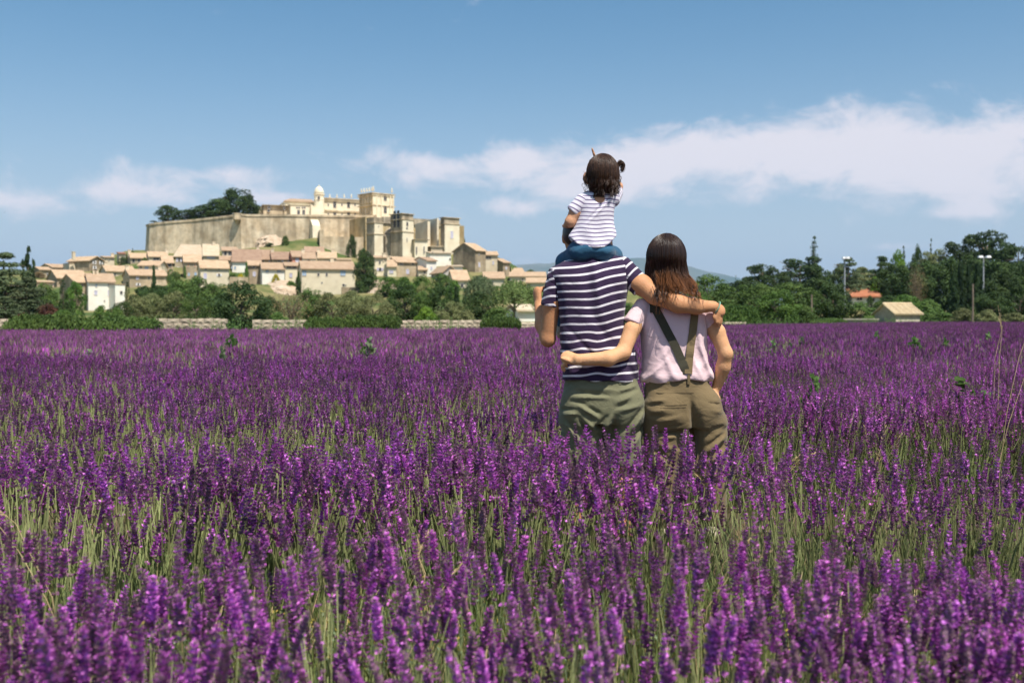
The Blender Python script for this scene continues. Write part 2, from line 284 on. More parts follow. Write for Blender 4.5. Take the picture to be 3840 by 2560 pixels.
def field_d(x):
    for (x0, d0), (x1, d1) in zip(FIELD_EDGE, FIELD_EDGE[1:]):
        if x <= x1: return d0 + (d1 - d0) * (x - x0) / (x1 - x0)
    return FIELD_EDGE[-1][1]

# ------------------------------------------------------------------ ground
CTRL = []
for (px, py, D) in CTRL_PX:
    p = P(px, py, D); CTRL.append((p.x, p.y, p.z))
for h in HOUSES:
    for px in (h[1], h[2]):
        p = P(px, h[7], h[3]); CTRL.append((p.x, p.y - 1.0, p.z - 0.1)); CTRL.append((p.x * 1.02, p.y + h[8] * 0.6, p.z + 0.6))
for x in range(-700, 701, 70):
    for y in (560, 700): CTRL.append((x, y, 2.0))
for y in range(160, 560, 60):
    CTRL += [(-260, y, 1.0), (-340, y, 1.0), (60 + y * 0.1, y + 120, 1.0), (60 + y * 0.16, y + 60, 1.0), (230, y, 3.0), (330, y, 3.0)]
for x in range(-200, 230, 28):
    CTRL.append((x, max(field_d(x), 60) + 26, 0.35 if x < 40 else 0.6))
CT = np.array(CTRL)
def terrain(x, y):
    """height of the ground at numpy arrays x, y"""
    x = np.atleast_1d(np.asarray(x, float)); y = np.atleast_1d(np.asarray(y, float)); z = np.zeros_like(x)
    fe = np.array([field_d(v) for v in x]); w = np.clip((y - fe - 4) / 30, 0, 1) * np.clip((900 - y) / 250, 0, 1)
    w = w * np.clip((520 - np.abs(x)) / 150, 0, 1)
    k = w > 0
    if k.any():
        dx = x[k, None] - CT[None, :, 0]; dy = y[k, None] - CT[None, :, 1]
        ww = 1.0 / (dx * dx + dy * dy + 6.0) ** 2
        z[k] = (ww * CT[None, :, 2]).sum(1) / ww.sum(1) * w[k]
    return z
def tz(x, y): return float(terrain([x], [y])[0])

def ground_mat():
    def ex(nt, L, mp, col):
        return col
    m = mat('ground_soil', (0.075, 0.058, 0.036), 0.95, 0.1, base2=(0.12, 0.10, 0.06), scale=0.35, detail=8, bump=0.6, bscale=3.0, coord='Position')
    nt = m.node_tree; L = nt.links.new; bs = nt.nodes['Principled BSDF']
    src = bs.inputs['Base Color'].links[0].from_socket
    nz = nn(nt, 'ShaderNodeTexNoise'); nz.inputs['Scale'].default_value = 0.09; nz.inputs['Detail'].default_value = 6
    g = nn(nt, 'ShaderNodeNewGeometry'); L(g.outputs['Position'], nz.inputs['Vector'])
    sp = nn(nt, 'ShaderNodeSeparateXYZ'); L(g.outputs['Position'], sp.inputs[0])
    mr = nn(nt, 'ShaderNodeMapRange'); L(sp.outputs[1], mr.inputs[0]); mr.inputs[1].default_value = 42; mr.inputs[2].default_value = 60
    rp = nn(nt, 'ShaderNodeMapRange'); L(nz.outputs[0], rp.inputs[0]); rp.inputs[1].default_value = 0.4; rp.inputs[2].default_value = 0.6
    gr = nn(nt, 'ShaderNodeMix', data_type='RGBA'); L(rp.outputs[0], gr.inputs[0]); gr.inputs[6].default_value = (0.07, 0.105, 0.03, 1); gr.inputs[7].default_value = (0.23, 0.20, 0.085, 1)
    mx = nn(nt, 'ShaderNodeMix', data_type='RGBA'); L(mr.outputs[0], mx.inputs[0]); L(src, mx.inputs[6]); L(gr.outputs[2], mx.inputs[7]); L(mx.outputs[2], bs.inputs['Base Color'])
    return m
def build_ground():
    xs = np.unique(np.concatenate([np.linspace(-15500, -420, 12), np.arange(-420, -210, 15), np.arange(-210, 130, 4.0), np.arange(130, 420, 15), np.linspace(420, 15500, 12)]))
    ys = np.unique(np.concatenate([np.linspace(-3000, -40, 5), np.arange(-40, 40, 10), np.arange(40, 440, 4.0), np.arange(440, 960, 20), np.linspace(960, 20000, 14)]))
    X, Y = np.meshgrid(xs, ys); Z = terrain(X.ravel(), Y.ravel())
    V = np.stack([X.ravel(), Y.ravel(), Z], 1); nx, ny = len(xs), len(ys)
    i = np.arange(nx - 1)[None, :] + np.arange(ny - 1)[:, None] * nx; i = i.ravel()
    F = np.stack([i, i + 1, i + 1 + nx, i + nx], 1)
    tag(obj('ground', np_mesh('ground', V, F, ground_mat(), True)), kind='structure')
build_ground()

def build_mountains():
    m = mat('mountain_scrub', (0.060, 0.085, 0.045), 0.95, 0.05, base2=(0.15, 0.15, 0.10), scale=0.0012, detail=8, coord='Position')
    prof = [(-400, 1189), (900, 1100), (1500, 1030), (1890, 980), (1960, 984), (2040, 977), (2110, 970), (2250, 955), (2400, 958), (2560, 985), (2660, 1010), (2760, 1034), (2850, 1062), (3000, 1080), (3300, 1096), (3900, 1130), (4400, 1189)]
    D0 = 14000.0; n = 220; pts = []
    for i in range(n + 1):
        px = -400 + 4800 * i / n
        for (a, ya), (b, yb) in zip(prof, prof[1:]):
            if a <= px <= b: t = (px - a) / (b - a); t = t * t * (3 - 2 * t) * 0.5 + t * 0.5; py = ya + (yb - ya) * t; break
        nzv = mnoise.noise((px * 0.01, 0.3, 1.7)) * 6 + mnoise.noise((px * 0.035, 5.3, 1.7)) * 2
        pts.append((px, py + nzv * min(1, (1189 - py) / 60)))
    V = []; rows = 14
    for j in range(rows + 1):
        t = j / rows                                    # foot in front, crest, back slope
        for px, py in pts:
            c = P(px, py, D0); h = max(c.z, 0)
            if t <= 0.6: s = t / 0.6; D = D0 - (1 - s) * 4200
            else: s = 1 - (t - 0.6) / 0.4; D = D0 + (t - 0.6) / 0.4 * 5200
            x = c.x / D0 * D
            rough = mnoise.fractal((x * 0.0006, D * 0.0009, 3.3), 1.0, 2.1, 5) * 120 * (1 - abs(2 * s - 1)) * (h / 800)
            V.append((x, D, max(-5, h * (s ** 1.25) + rough)))
    nx = n + 1
    F = [(j * nx + i, j * nx + i + 1, (j + 1) * nx + i + 1, (j + 1) * nx + i) for j in range(rows) for i in range(n)]
    tag(obj('mountains', np_mesh('mountains', V, F, m, True)), kind='structure')
build_mountains()
# ------------------------------------------------------------------ lavender
def lav_mats():
    def floret(name):
        m = bpy.data.materials.new(name); m.use_nodes = True; nt = m.node_tree; L = nt.links.new
        bs = nt.nodes['Principled BSDF']; out = nt.nodes['Material Output']; bs.inputs['Roughness'].default_value = 0.7; bs.inputs['Specular IOR Level'].default_value = 0.2
        at = nn(nt, 'ShaderNodeAttribute', attribute_name='tone'); cr = nn(nt, 'ShaderNodeValToRGB'); L(at.outputs['Fac'], cr.inputs[0])
        e = cr.color_ramp.elements; e[0].position = 0.0; e[0].color = (0.15, 0.085, 0.115, 1); e[1].position = 1.0; e[1].color = (0.90, 0.30, 0.88, 1)
        for p, c in ((0.30, (0.30, 0.185, 0.22, 1)), (0.45, (0.24, 0.055, 0.24, 1)), (0.75, (0.48, 0.105, 0.48, 1))):
            q = e.new(p); q.color = c
        oi = nn(nt, 'ShaderNodeObjectInfo'); mr = nn(nt, 'ShaderNodeMapRange'); L(oi.outputs['Random'], mr.inputs[0]); mr.inputs[3].default_value = 0.72; mr.inputs[4].default_value = 1.3
        hs = nn(nt, 'ShaderNodeHueSaturation'); L(cr.outputs[0], hs.inputs['Color']); L(mr.outputs[0], hs.inputs['Value'])
        mh = nn(nt, 'ShaderNodeMapRange'); wn = nn(nt, 'ShaderNodeTexWhiteNoise', noise_dimensions='1D'); L(oi.outputs['Random'], wn.inputs['W']); L(wn.outputs['Value'], mh.inputs[0]); mh.inputs[3].default_value = 0.480; mh.inputs[4].default_value = 0.522
        L(mh.outputs[0], hs.inputs['Hue'])
        L(hs.outputs[0], bs.inputs['Base Color'])
        tr = nn(nt, 'ShaderNodeBsdfTranslucent'); ms = nn(nt, 'ShaderNodeMixShader'); ms.inputs[0].default_value = 0.28
        L(hs.outputs[0], tr.inputs[0]); L(bs.outputs[0], ms.inputs[1]); L(tr.outputs[0], ms.inputs[2]); L(ms.outputs[0], out.inputs[0])
        return m
    return [mat('lavender_leaf', (0.15, 0.20, 0.070), 0.75, 0.2, rnd=0.35, transl=0.2), mat('lavender_stem', (0.315, 0.33, 0.14), 0.7, 0.25, rnd=0.3, transl=0.15), floret('lavender_floret')]
LAV = lav_mats()

def lav_clump(seed, lod, n, spikes=1.0):
    rd = random.Random(seed); V = []; F = []; M = []; T = []
    def quad(a, b, c, d, m, t=0.0):
        i = len(V); V.extend((a, b, c, d)); F.append((i, i + 1, i + 2, i + 3)); M.append(m); T.append(t)
    # leaves: a low grey-green cushion
    for k in range((150, 110, 45)[lod]):
        a = rd.uniform(0, 6.283); r = 0.05 + 0.17 * math.sqrt(rd.random()); tl = rd.uniform(0.1, 1.0)
        b = Vector((math.cos(a) * r, math.sin(a) * r, rd.uniform(0.0, 0.15)))
        d = Vector((math.cos(a) * math.sin(tl), math.sin(a) * math.sin(tl), math.cos(tl) + 0.35)).normalized()
        ln = rd.uniform(0.08, 0.18); w = rd.uniform(0.0025, 0.004) * (1, 1.1, 2.2)[lod]
        s = d.cross(Vector((rd.uniform(-1, 1), rd.uniform(-1, 1), 0.2))).normalized() * w
        quad(b - s * 0.4, b + s * 0.4, b + d * ln + s * 0.3, b + d * ln * 0.8 - s, 0)
    for k in range(n):
        a = rd.uniform(0, 6.283); rr = math.sqrt(rd.random()); r0 = 0.17 * rr
        tl = rr * rd.uniform(0.14, 0.40) + rd.uniform(-0.06, 0.06); H = (rd.uniform(0.46, 0.61) if rd.random() < 0.72 else rd.uniform(0.28, 0.47)) * (1 - 0.06 * rr)
        out = Vector((math.cos(a), math.sin(a), 0)); side = Vector((-math.sin(a), math.cos(a), 0)); bend = rd.uniform(-0.05, 0.05)
        def pt(t): return out * (r0 + H * (math.sin(tl) * (t * 0.75 + 0.25 * t * t))) + side * (bend * t * t) + Vector((0, 0, H * math.cos(tl * 0.85) * t))
        sl = rd.uniform(0.080, 0.155); has = rd.random() < spikes
        w = rd.uniform(0.0011, 0.0016) * (1, 1.6, 2.7)[lod]
        ts = (0.05, 0.4, 0.75, 1.0) if lod < 2 else (0.1, 1.0)
        for t0, t1 in zip(ts, ts[1:]):
            p0, p1 = pt(t0), pt(t1)
            if lod == 0:
                e = [Vector((math.cos(q), math.sin(q), 0)) * w for q in (0, 2.1, 4.2)]
                for i in range(3): quad(p0 + e[i], p0 + e[(i + 1) % 3], p1 + e[(i + 1) % 3], p1 + e[i], 1)
            else:
                s = side * w; quad(p0 - s, p0 + s, p1 + s, p1 - s, 1)
                if lod == 1: s = out * w; quad(p0 - s, p0 + s, p1 + s, p1 - s, 1)
        p0 = pt(1.0); d = (pt(1.0) - pt(0.9)).normalized(); s1 = d.cross(Vector((0.3, 0.9, 0.1))).normalized(); s2 = d.cross(s1)
        if not has: continue
        lush = rd.choice((rd.uniform(0.1, 0.4), rd.uniform(0.5, 1.15)))
        if lod < 2:
            nw = (13, 9)[lod]; nf = (9, 5)[lod]; wd = rd.uniform(0.0080, 0.0108) * (1.0, 1.02)[lod]
            for j in range(nw):
                u = j / (nw - 1)
                zz = sl * (u * 0.92 + (0.08 if j else -0.12))
                c = p0 + d * zz; rad = wd * (0.62 + 0.55 * math.sin(math.pi * min(1, u * 0.85 + 0.16)) ) * (0.55 if u > 0.93 else 1)
                ph = rd.uniform(0, 6.28)
                for q in range(nf):
                    an = ph + 6.283 * q / nf + rd.uniform(-.25, .25); o = s1 * math.cos(an) + s2 * math.sin(an); tg = s2 * math.cos(an) - s1 * math.sin(an)
                    br = rd.random() < lush * 0.78
                    t = rd.uniform(0.45, 1.0) if br else rd.uniform(0.0, 0.40)
                    ln = rad * rd.uniform(0.9, 1.35) * (1.15 if br else 0.9); fw = (0.0036, 0.0066)[lod] * rd.uniform(0.8, 1.25)
                    up = d * ln * rd.uniform(0.35, 0.95)
                    a0 = c + o * 0.001; mid = c + o * ln * 0.6 + up * 0.75; tip = c + o * ln + up * (0.75 if br else 1.25)
                    if lod == 0: quad(a0, mid + tg * fw, tip, mid - tg * fw, 2, t)
                    else: quad(a0 - d * 0.003, mid + tg * fw, tip + d * 0.002, mid - tg * fw, 2, t)
        else:
            for q in range(3):
                an = q * 1.05 + rd.uniform(0, 1); o = s1 * math.cos(an) + s2 * math.sin(an); wd = rd.uniform(0.009, 0.013)
                lo, mi, hi = p0 - d * 0.008, p0 + d * sl * 0.5, p0 + d * sl * 1.05
                quad(lo, mi + o * wd, hi, mi - o * wd, 2, rd.uniform(0.4, 0.85) if rd.random() < lush * 0.6 else rd.uniform(0.0, 0.45))
    me = np_mesh('lavender_clump', [tuple(v) for v in V], np.array(F), LAV, False, M)
    attr(me, 'tone', T, 'FACE')
    return me

GAP_FEET = []        # (x, y, r) kept free of lavender, filled before the field is laid
def build_field():
    coll = bpy.data.collections.new('lavender_clumps')
    spec = [(0, 42, 0.9)] * 5 + [(0, 38, 0.45)] + [(1, 46, 0.83)] * 5 + [(1, 42, 0.35)] + [(2, 34, 0.88)] * 4 + [(2, 30, 0.4)]
    for i, (lod, n, sp) in enumerate(spec):
        o = bpy.data.objects.new('clump_%02d' % i, lav_clump(100 + i, lod, n, sp)); coll.objects.link(o)
    rd = random.Random(5); pts = []; rot = []; scl = []; var = []
    rows = [1.45, 2.05, 3.95, 6.45]
    while rows[-1] < 172: rows.append(rows[-1] + rd.uniform(1.62, 1.80))
    for ri, D in enumerate(rows):
        half = 0.58 * D + 3.0; x = -half; step = 0.24 if D < 7 else 0.31 if D < 14 else 0.36
        while x < half:
            x += step * rd.uniform(0.75, 1.25)
            for sub in ((-1, 0, 1)):
                yy = D + sub * (0.26 if D < 3 else 0.33 if D < 14 else 0.46) + rd.uniform(-0.13, 0.13) + 0.06 * math.sin(x * 0.7 + ri) + 0.018 * x
                xx = x + rd.uniform(-0.12, 0.12)
                if yy > field_d(xx) - rd.uniform(0, 0.8): continue
                if yy < 1.15: continue
                if 0.45 < xx < 1.15 and 3.9 < yy < 5.0 and rd.random() < 0.45: continue
                if any((xx - a) ** 2 + (yy - b) ** 2 < r * r for a, b, r in GAP_FEET): continue
                pn = mnoise.noise((xx * 0.35, yy * 0.35, 2.2)); pn2 = mnoise.noise((xx * 0.9, yy * 0.9, 7.1))
                if D < 14 and pn2 < -0.52: continue
                s = (1.0 + 0.12 * pn + rd.uniform(-0.07, 0.07)) * (0.95 if D < 3 else 0.95)
                lod = 0 if yy < 3.2 else (1 if yy < 15 else 2)
                sparse = pn + 0.5 * pn2 + rd.uniform(-0.35, 0.35) < (-0.12 if yy < 5 else 0.06 if yy < 16 else -0.04)
                v = (5 if sparse and yy > 2.6 else rd.randrange(5)) if lod == 0 else (11 if sparse else 6 + rd.randrange(5)) if lod == 1 else (16 if sparse else 12 + rd.randrange(4))
                pts.append((xx, yy, tz(xx, yy) if yy > 45 else 0.0)); scl.append(s); var.append(v)
                rot.append((rd.uniform(-0.08, 0.05), rd.uniform(-0.03, 0.15) + 0.06 * pn, rd.uniform(0, 6.283)))
    me = bpy.data.meshes.new('lavender_field'); me.vertices.add(len(pts)); me.vertices.foreach_set('co', np.array(pts, np.float32).ravel())
    attr(me, 'scl', scl); attr(me, 'var', var, typ='INT'); attr(me, 'rot', rot, typ='FLOAT_VECTOR')
    o = obj('lavender_field', me); tag(o, 'rows of flowering purple lavender filling the field', 'lavender', kind='stuff')
    ng = bpy.data.node_groups.new('lay_lavender', 'GeometryNodeTree'); L = ng.links.new
    ng.interface.new_socket('Geometry', in_out='INPUT', socket_type='NodeSocketGeometry'); ng.interface.new_socket('Geometry', in_out='OUTPUT', socket_type='NodeSocketGeometry')
    gi = ng.nodes.new('NodeGroupInput'); go = ng.nodes.new('NodeGroupOutput'); ip = ng.nodes.new('GeometryNodeInstanceOnPoints'); ci = ng.nodes.new('GeometryNodeCollectionInfo')
    ci.inputs['Collection'].default_value = coll; ci.inputs['Separate Children'].default_value = True; ci.inputs['Reset Children'].default_value = True
    def na(n, t):
        q = ng.nodes.new('GeometryNodeInputNamedAttribute'); q.data_type = t; q.inputs['Name'].default_value = n
        return next(s for s in q.outputs if s.name == 'Attribute' and s.enabled)
    L(gi.outputs[0], ip.inputs['Points']); L(ci.outputs[0], ip.inputs['Instance']); ip.inputs['Pick Instance'].default_value = True
    L(na('var', 'INT'), ip.inputs['Instance Index']); L(na('rot', 'FLOAT_VECTOR'), ip.inputs['Rotation']); L(na('scl', 'FLOAT'), ip.inputs['Scale'])
    L(ip.outputs[0], go.inputs[0])
    md = o.modifiers.new('lay', 'NODES'); md.node_group = ng
    print('lavender clumps', len(pts))
GAP_FEET += [(0.30, 5.22, 0.34), (0.62, 5.22, 0.30), (0.46, 5.05, 0.22), (0.80, 5.25, 0.28), (0.95, 5.3, 0.2)]
build_field()
# ------------------------------------------------------------------ village on the hill
def stone_mat(name, a, b, course=0.0, **kw):
    return mat(name, a, 0.9, 0.15, base2=b, scale=kw.pop('scale', 0.55), detail=8, lo=0.38, hi=0.62, bump=kw.pop('bump', 0.12), bscale=1.2, coord='Position', **kw)
stone_mat('stone', (0.507, 0.395, 0.254), (0.661, 0.531, 0.366)); stone_mat('stone_d', (0.389, 0.301, 0.201), (0.543, 0.431, 0.289)); stone_mat('stone_p', (0.614, 0.501, 0.354), (0.732, 0.614, 0.443))
stone_mat('white', (0.802, 0.720, 0.614), (0.820, 0.814, 0.708)); stone_mat('cream', (0.755, 0.649, 0.448), (0.820, 0.720, 0.531)); stone_mat('cream_d', (0.625, 0.531, 0.378), (0.720, 0.625, 0.454))
stone_mat('pink', (0.614, 0.425, 0.319), (0.684, 0.496, 0.378)); stone_mat('red', (0.649, 0.236, 0.153), (0.708, 0.319, 0.212)); stone_mat('grey', (0.425, 0.389, 0.354), (0.507, 0.472, 0.425))
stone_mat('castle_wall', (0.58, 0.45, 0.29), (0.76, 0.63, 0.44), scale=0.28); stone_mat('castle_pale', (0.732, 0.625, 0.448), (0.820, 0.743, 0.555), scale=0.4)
stone_mat('castle_gold', (0.590, 0.425, 0.201), (0.732, 0.578, 0.342), scale=0.2); stone_mat('castle_grey', (0.41, 0.335, 0.235), (0.56, 0.47, 0.335), scale=0.5)  # grey is trim stone; on the tower sides it carries their shade as colour
for n_, a_, b_ in (('roof_p', (0.385, 0.255, 0.165), (0.48, 0.345, 0.23)), ('roof_b', (0.292, 0.187, 0.128), (0.378, 0.255, 0.176)), ('roof_w', (0.482, 0.365, 0.246), (0.550, 0.451, 0.326)), ('roof_r', (0.258, 0.111, 0.079), (0.344, 0.170, 0.123)), ('roof_o', (0.396, 0.145, 0.075), (0.473, 0.204, 0.114))):
    mat(n_, a_, 0.9, 0.1, base2=b_, scale=0.9, detail=6, bump=0.2, bscale=1.5, coord='Position', rnd=0.12)
mat('pane_dark', (0.035, 0.035, 0.04), 0.25, 0.5); mat('shutter_white', (0.72, 0.70, 0.70), 0.6); mat('shutter_blue', (0.30, 0.42, 0.56), 0.6); mat('shutter_orange', (0.48, 0.24, 0.10), 0.6)
mat('shutter_lilac', (0.50, 0.47, 0.58), 0.6); mat('window_frame', (0.55, 0.50, 0.44), 0.7)

def stain(name):
    """weather streaks and patches of repair on old masonry"""
    nt = MATS[name].node_tree; L = nt.links.new; bs = nt.nodes['Principled BSDF']; src = bs.inputs['Base Color'].links[0].from_socket; g = nn(nt, 'ShaderNodeNewGeometry')
    for sc_, lo_, hi_, v0 in (((.45, .45, .05), .44, .62, .66), ((.16, .16, .22), .50, .60, .82), ((.9, .9, .9), .45, .6, .86)):
        mp = nn(nt, 'ShaderNodeMapping'); mp.inputs['Scale'].default_value = sc_; L(g.outputs['Position'], mp.inputs[0]); nz = nn(nt, 'ShaderNodeTexNoise'); nz.inputs['Scale'].default_value = 1.0; nz.inputs['Detail'].default_value = 5; L(mp.outputs[0], nz.inputs['Vector'])
        mr = nn(nt, 'ShaderNodeMapRange'); L(nz.outputs[0], mr.inputs[0]); mr.inputs[1].default_value = lo_; mr.inputs[2].default_value = hi_; mr.inputs[3].default_value = 1.0; mr.inputs[4].default_value = v0
        mx = nn(nt, 'ShaderNodeMix', data_type='RGBA', blend_type='MULTIPLY'); mx.inputs[0].default_value = 1.0; L(src, mx.inputs[6]); L(mr.outputs[0], mx.inputs[7]); src = mx.outputs[2]
    L(src, bs.inputs['Base Color'])
for n_ in ('castle_wall', 'castle_grey', 'castle_gold', 'stone', 'stone_d'): stain(n_)
class Face:
    """a wall plane seen in the picture: its left end at (px, D), turned by yaw relative to the line of sight"""
    def __init__(s, px, D, yaw):
        s.c = P(px, HOR, D); s.a = R(yaw) + math.atan2(-s.c.x, s.c.y)
        s.u = Vector((math.cos(s.a), math.sin(s.a), 0)); s.n = Vector((math.sin(s.a), -math.cos(s.a), 0)); s.v = -s.n
    def t(s, px):
        k = (px - CX) / FPX
        return (k * s.c.y - s.c.x) / (s.u.x - k * s.u.y)
    def tv(s, px):
        k = (px - CX) / FPX; return (k * s.c.y - s.c.x) / (s.v.x - k * s.v.y)
    def at(s, px, py=None, z=None, out=0.0, back=0.0):
        p = s.c + s.u * s.t(px) + s.n * out + s.v * back; p.z = z if z is not None else P(px, py, p.y).z
        return p
def slab(mb, pts, th, mi=0):
    """roof slab: polygon pts (top), thickness downwards"""
    n = len(pts); vs = [Vector(p) for p in pts] + [Vector(p) - Vector((0, 0, th)) for p in pts]
    mb.add(vs, [tuple(range(n)), tuple(range(2 * n - 1, n - 1, -1))] + [(i, n + i, n + (i + 1) % n, (i + 1) % n) for i in range(n)], mi)
def window(f, px, py, w, h, style, root):
    """window part: frame ring with a pane inside and shutters beside it"""
    c = f.at(px, py); k = c.y / FPX; W, H = w * k, h * k
    bs = {'d': 'window_frame', 'w': 'shutter_white', 'b': 'window_frame', 'o': 'window_frame', 'l': 'window_frame', 'sw': 'window_frame', 'sl': 'window_frame'}[style]
    fr = MB(); b = 0.09; q = lambda dx, dz, o: c + f.u * dx + Vector((0, 0, dz)) + f.n * o
    def bar(x0, x1, z0, z1, o0, o1, mb):
        vs = [q(x, z, o) for o in (o0, o1) for x, z in ((x0, z0), (x1, z0), (x1, z1), (x0, z1))]
        mb.add(vs, [(0, 1, 2, 3), (7, 6, 5, 4), (0, 4, 5, 1), (1, 5, 6, 2), (2, 6, 7, 3), (3, 7, 4, 0)])
    x, z = W / 2, H / 2
    bar(-x, x, z, z + b, -.05, .08, fr); bar(-x, x, -z - b, -z, -.05, .12, fr); bar(-x - b, -x, -z, z, -.05, .08, fr); bar(x, x + b, -z, z, -.05, .08, fr)
    if W > 0.8: bar(-.04, .04, -z, z, -.03, .05, fr)
    o = fr.build('window', MATS[bs], root)
    pn = MB(); bar(-x, x, -z, z, -.04, .02, pn)
    pm = {'w': 'shutter_lilac', 'b': 'shutter_blue', 'l': 'shutter_lilac', 'o': 'shutter_orange'}.get(style, 'pane_dark')
    pn.build('pane' if pm == 'pane_dark' else 'shutter', MATS[pm], o)
    if style in ('sw', 'sl'):
        for sgn in (-1, 1):
            sh = MB(); a0, a1 = (x + b, x + b + W * 0.8) if sgn > 0 else (-x - b - W * 0.8, -x - b); bar(a0, a1, -z, z, .01, .10, sh)
            sh.build('shutter', MATS['shutter_white' if style == 'sw' else 'shutter_lilac'], o)
def house(label, px0, px1, D, yaw, yr, ye, yb, depth, kind, wm, rm, wins, chim, name='village_house', cat='house'):
    f = Face(px0, D, yaw); w = f.t(px1); ze, zb = zat(ye, D, px0), zat(yb, D, px0) - 2.5
    root = empty(name, f.c + f.u * (w / 2) + f.v * (depth / 2) + Vector((0, 0, zb - f.c.z)), label, cat, 'houses on the hill' if D > 200 else None)
    A = lambda s, t, z: f.c + f.u * s + f.v * t + Vector((0, 0, z - f.c.z))
    wall = MB(); oh = 0.45
    rd = MB()
    if kind == 'g':
        zr = zat(yr, D, px0)
        vs = [A(0, 0, zb), A(w, 0, zb), A(w, depth, zb), A(0, depth, zb), A(0, 0, ze), A(w, 0, ze), A(w, depth, ze), A(0, depth, ze), A(w / 2, 0, zr), A(w / 2, depth, zr)]
        wall.add(vs, [(3, 2, 1, 0), (0, 1, 5, 8, 4), (1, 2, 6, 5), (2, 3, 7, 9, 6), (3, 0, 4, 7), (4, 8, 9, 7), (8, 5, 6, 9)])
        sl = (zr - ze) / (w / 2)
        slab(rd, [A(-oh, -oh, ze - sl * oh + .25), A(w / 2, -oh, zr + .25), A(w / 2, depth + oh, zr + .25), A(-oh, depth + oh, ze - sl * oh + .25)], .22)
        slab(rd, [A(w / 2, -oh, zr + .25), A(w + oh, -oh, ze - sl * oh + .25), A(w + oh, depth + oh, ze - sl * oh + .25), A(w / 2, depth + oh, zr + .25)], .22)
    elif kind in ('e', 'h'):
        zr = zat(yr, D + depth / 2, px0); sl = (zr - ze) / (depth / 2); i = min(w * 0.22, depth / 2) if kind == 'h' else 0.0
        if kind == 'e':
            vs = [A(0, 0, zb), A(w, 0, zb), A(w, depth, zb), A(0, depth, zb), A(0, 0, ze), A(w, 0, ze), A(w, depth, ze), A(0, depth, ze), A(0, depth / 2, zr), A(w, depth / 2, zr)]
            wall.add(vs, [(3, 2, 1, 0), (0, 1, 5, 4), (1, 2, 6, 9, 5), (2, 3, 7, 6), (3, 0, 4, 8, 7), (4, 5, 9, 8), (8, 9, 6, 7)])
            slab(rd, [A(-oh * .5, -oh, ze - sl * oh + .25), A(w + oh * .5, -oh, ze - sl * oh + .25), A(w + oh * .5, depth / 2, zr + .25), A(-oh * .5, depth / 2, zr + .25)], .22)
            slab(rd, [A(-oh * .5, depth / 2, zr + .25), A(w + oh * .5, depth / 2, zr + .25), A(w + oh * .5, depth + oh, ze - sl * oh + .25), A(-oh * .5, depth + oh, ze - sl * oh + .25)], .22)
        else:
            wall.prism([A(0, 0, 0)[:2], A(w, 0, 0)[:2], A(w, depth, 0)[:2], A(0, depth, 0)[:2]], zb, ze)
            a, b, c, d = A(-oh, -oh, ze), A(w + oh, -oh, ze), A(w + oh, depth + oh, ze), A(-oh, depth + oh, ze); e, g = A(i, depth / 2, zr), A(w - i * .3, depth / 2, zr)
            lo = [p - Vector((0, 0, .2)) for p in (a, b, c, d)]
            rd.add([a, b, c, d, e, g] + lo, [(0, 1, 5, 4), (1, 2, 5), (2, 3, 4, 5), (3, 0, 4), (9, 8, 7, 6), (0, 6, 7, 1), (1, 7, 8, 2), (2, 8, 9, 3), (3, 9, 6, 0)])
    else:
        zr = zat(yr, D + depth, px0) if kind == 's' else ze + 0.02
        vs = [A(0, 0, zb), A(w, 0, zb), A(w, depth, zb), A(0, depth, zb), A(0, 0, ze), A(w, 0, ze), A(w, depth, zr), A(0, depth, zr)]
        wall.add(vs, [(3, 2, 1, 0), (0, 1, 5, 4), (1, 2, 6, 5), (2, 3, 7, 6), (3, 0, 4, 7), (4, 5, 6, 7)])
        o2 = oh if kind == 's' else 0.12
        slab(rd, [A(-o2 * .5, -o2, ze + .2), A(w + o2 * .5, -o2, ze + .2), A(w + o2 * .5, depth + .1, zr + .25), A(-o2 * .5, depth + .1, zr + .25)], .18)
    wall.build('wall', MATS[wm], root); ro = rd.build('roof', MATS[rm], root)
    for cpx in chim:
        cp = f.c + f.u * f.t(cpx) + f.v * (depth * .45); zt = zat(yr, D, px0)
        ch = MB(); ch.box((cp.x, cp.y, zt - 1.0), .8, .6, 2.2, f.a); ch.box((cp.x, cp.y, zt + 1.2), 1.0, .8, .14, f.a); ch.build('chimney', MATS['stone_p'], ro)
    for wn in wins: window(f, *wn, root)
    return root, f
for h_ in HOUSES: house(*h_, name='bungalow' if h_[1] > 3000 else 'field_shed' if h_[3] < 150 else 'village_house')

# ---------------- castle
def wbox(mb, f, px0, px1, yt, yb_z, depth, mi=0, zt=None, out=0.0):
    """box behind face f between two pixel columns, top at row yt"""
    a, b = f.t(px0), f.t(px1); z1 = zt if zt is not None else P((px0 + px1) / 2, yt, (f.c + f.u * a).y).z
    A = lambda s, t: (f.c + f.u * s + f.v * t)[:2]
    mb.prism([A(a, -out), A(b, -out), A(b, depth), A(a, depth)], yb_z, z1, mi); return z1
def cornice(mb, f, px0, px1, py, hpx, out, depth, mi=0, lside=True):
    a, b = f.t(px0) - out, f.t(px1) + out; z = P((px0 + px1) / 2, py, (f.c + f.u * f.t(px0)).y).z; h = hpx * f.c.y / FPX
    A = lambda s, t: (f.c + f.u * s + f.v * t)[:2]
    mb.prism([A(a, -out), A(b, -out), A(b, depth + out), A(a, depth + out)], z - h / 2, z + h / 2, mi)

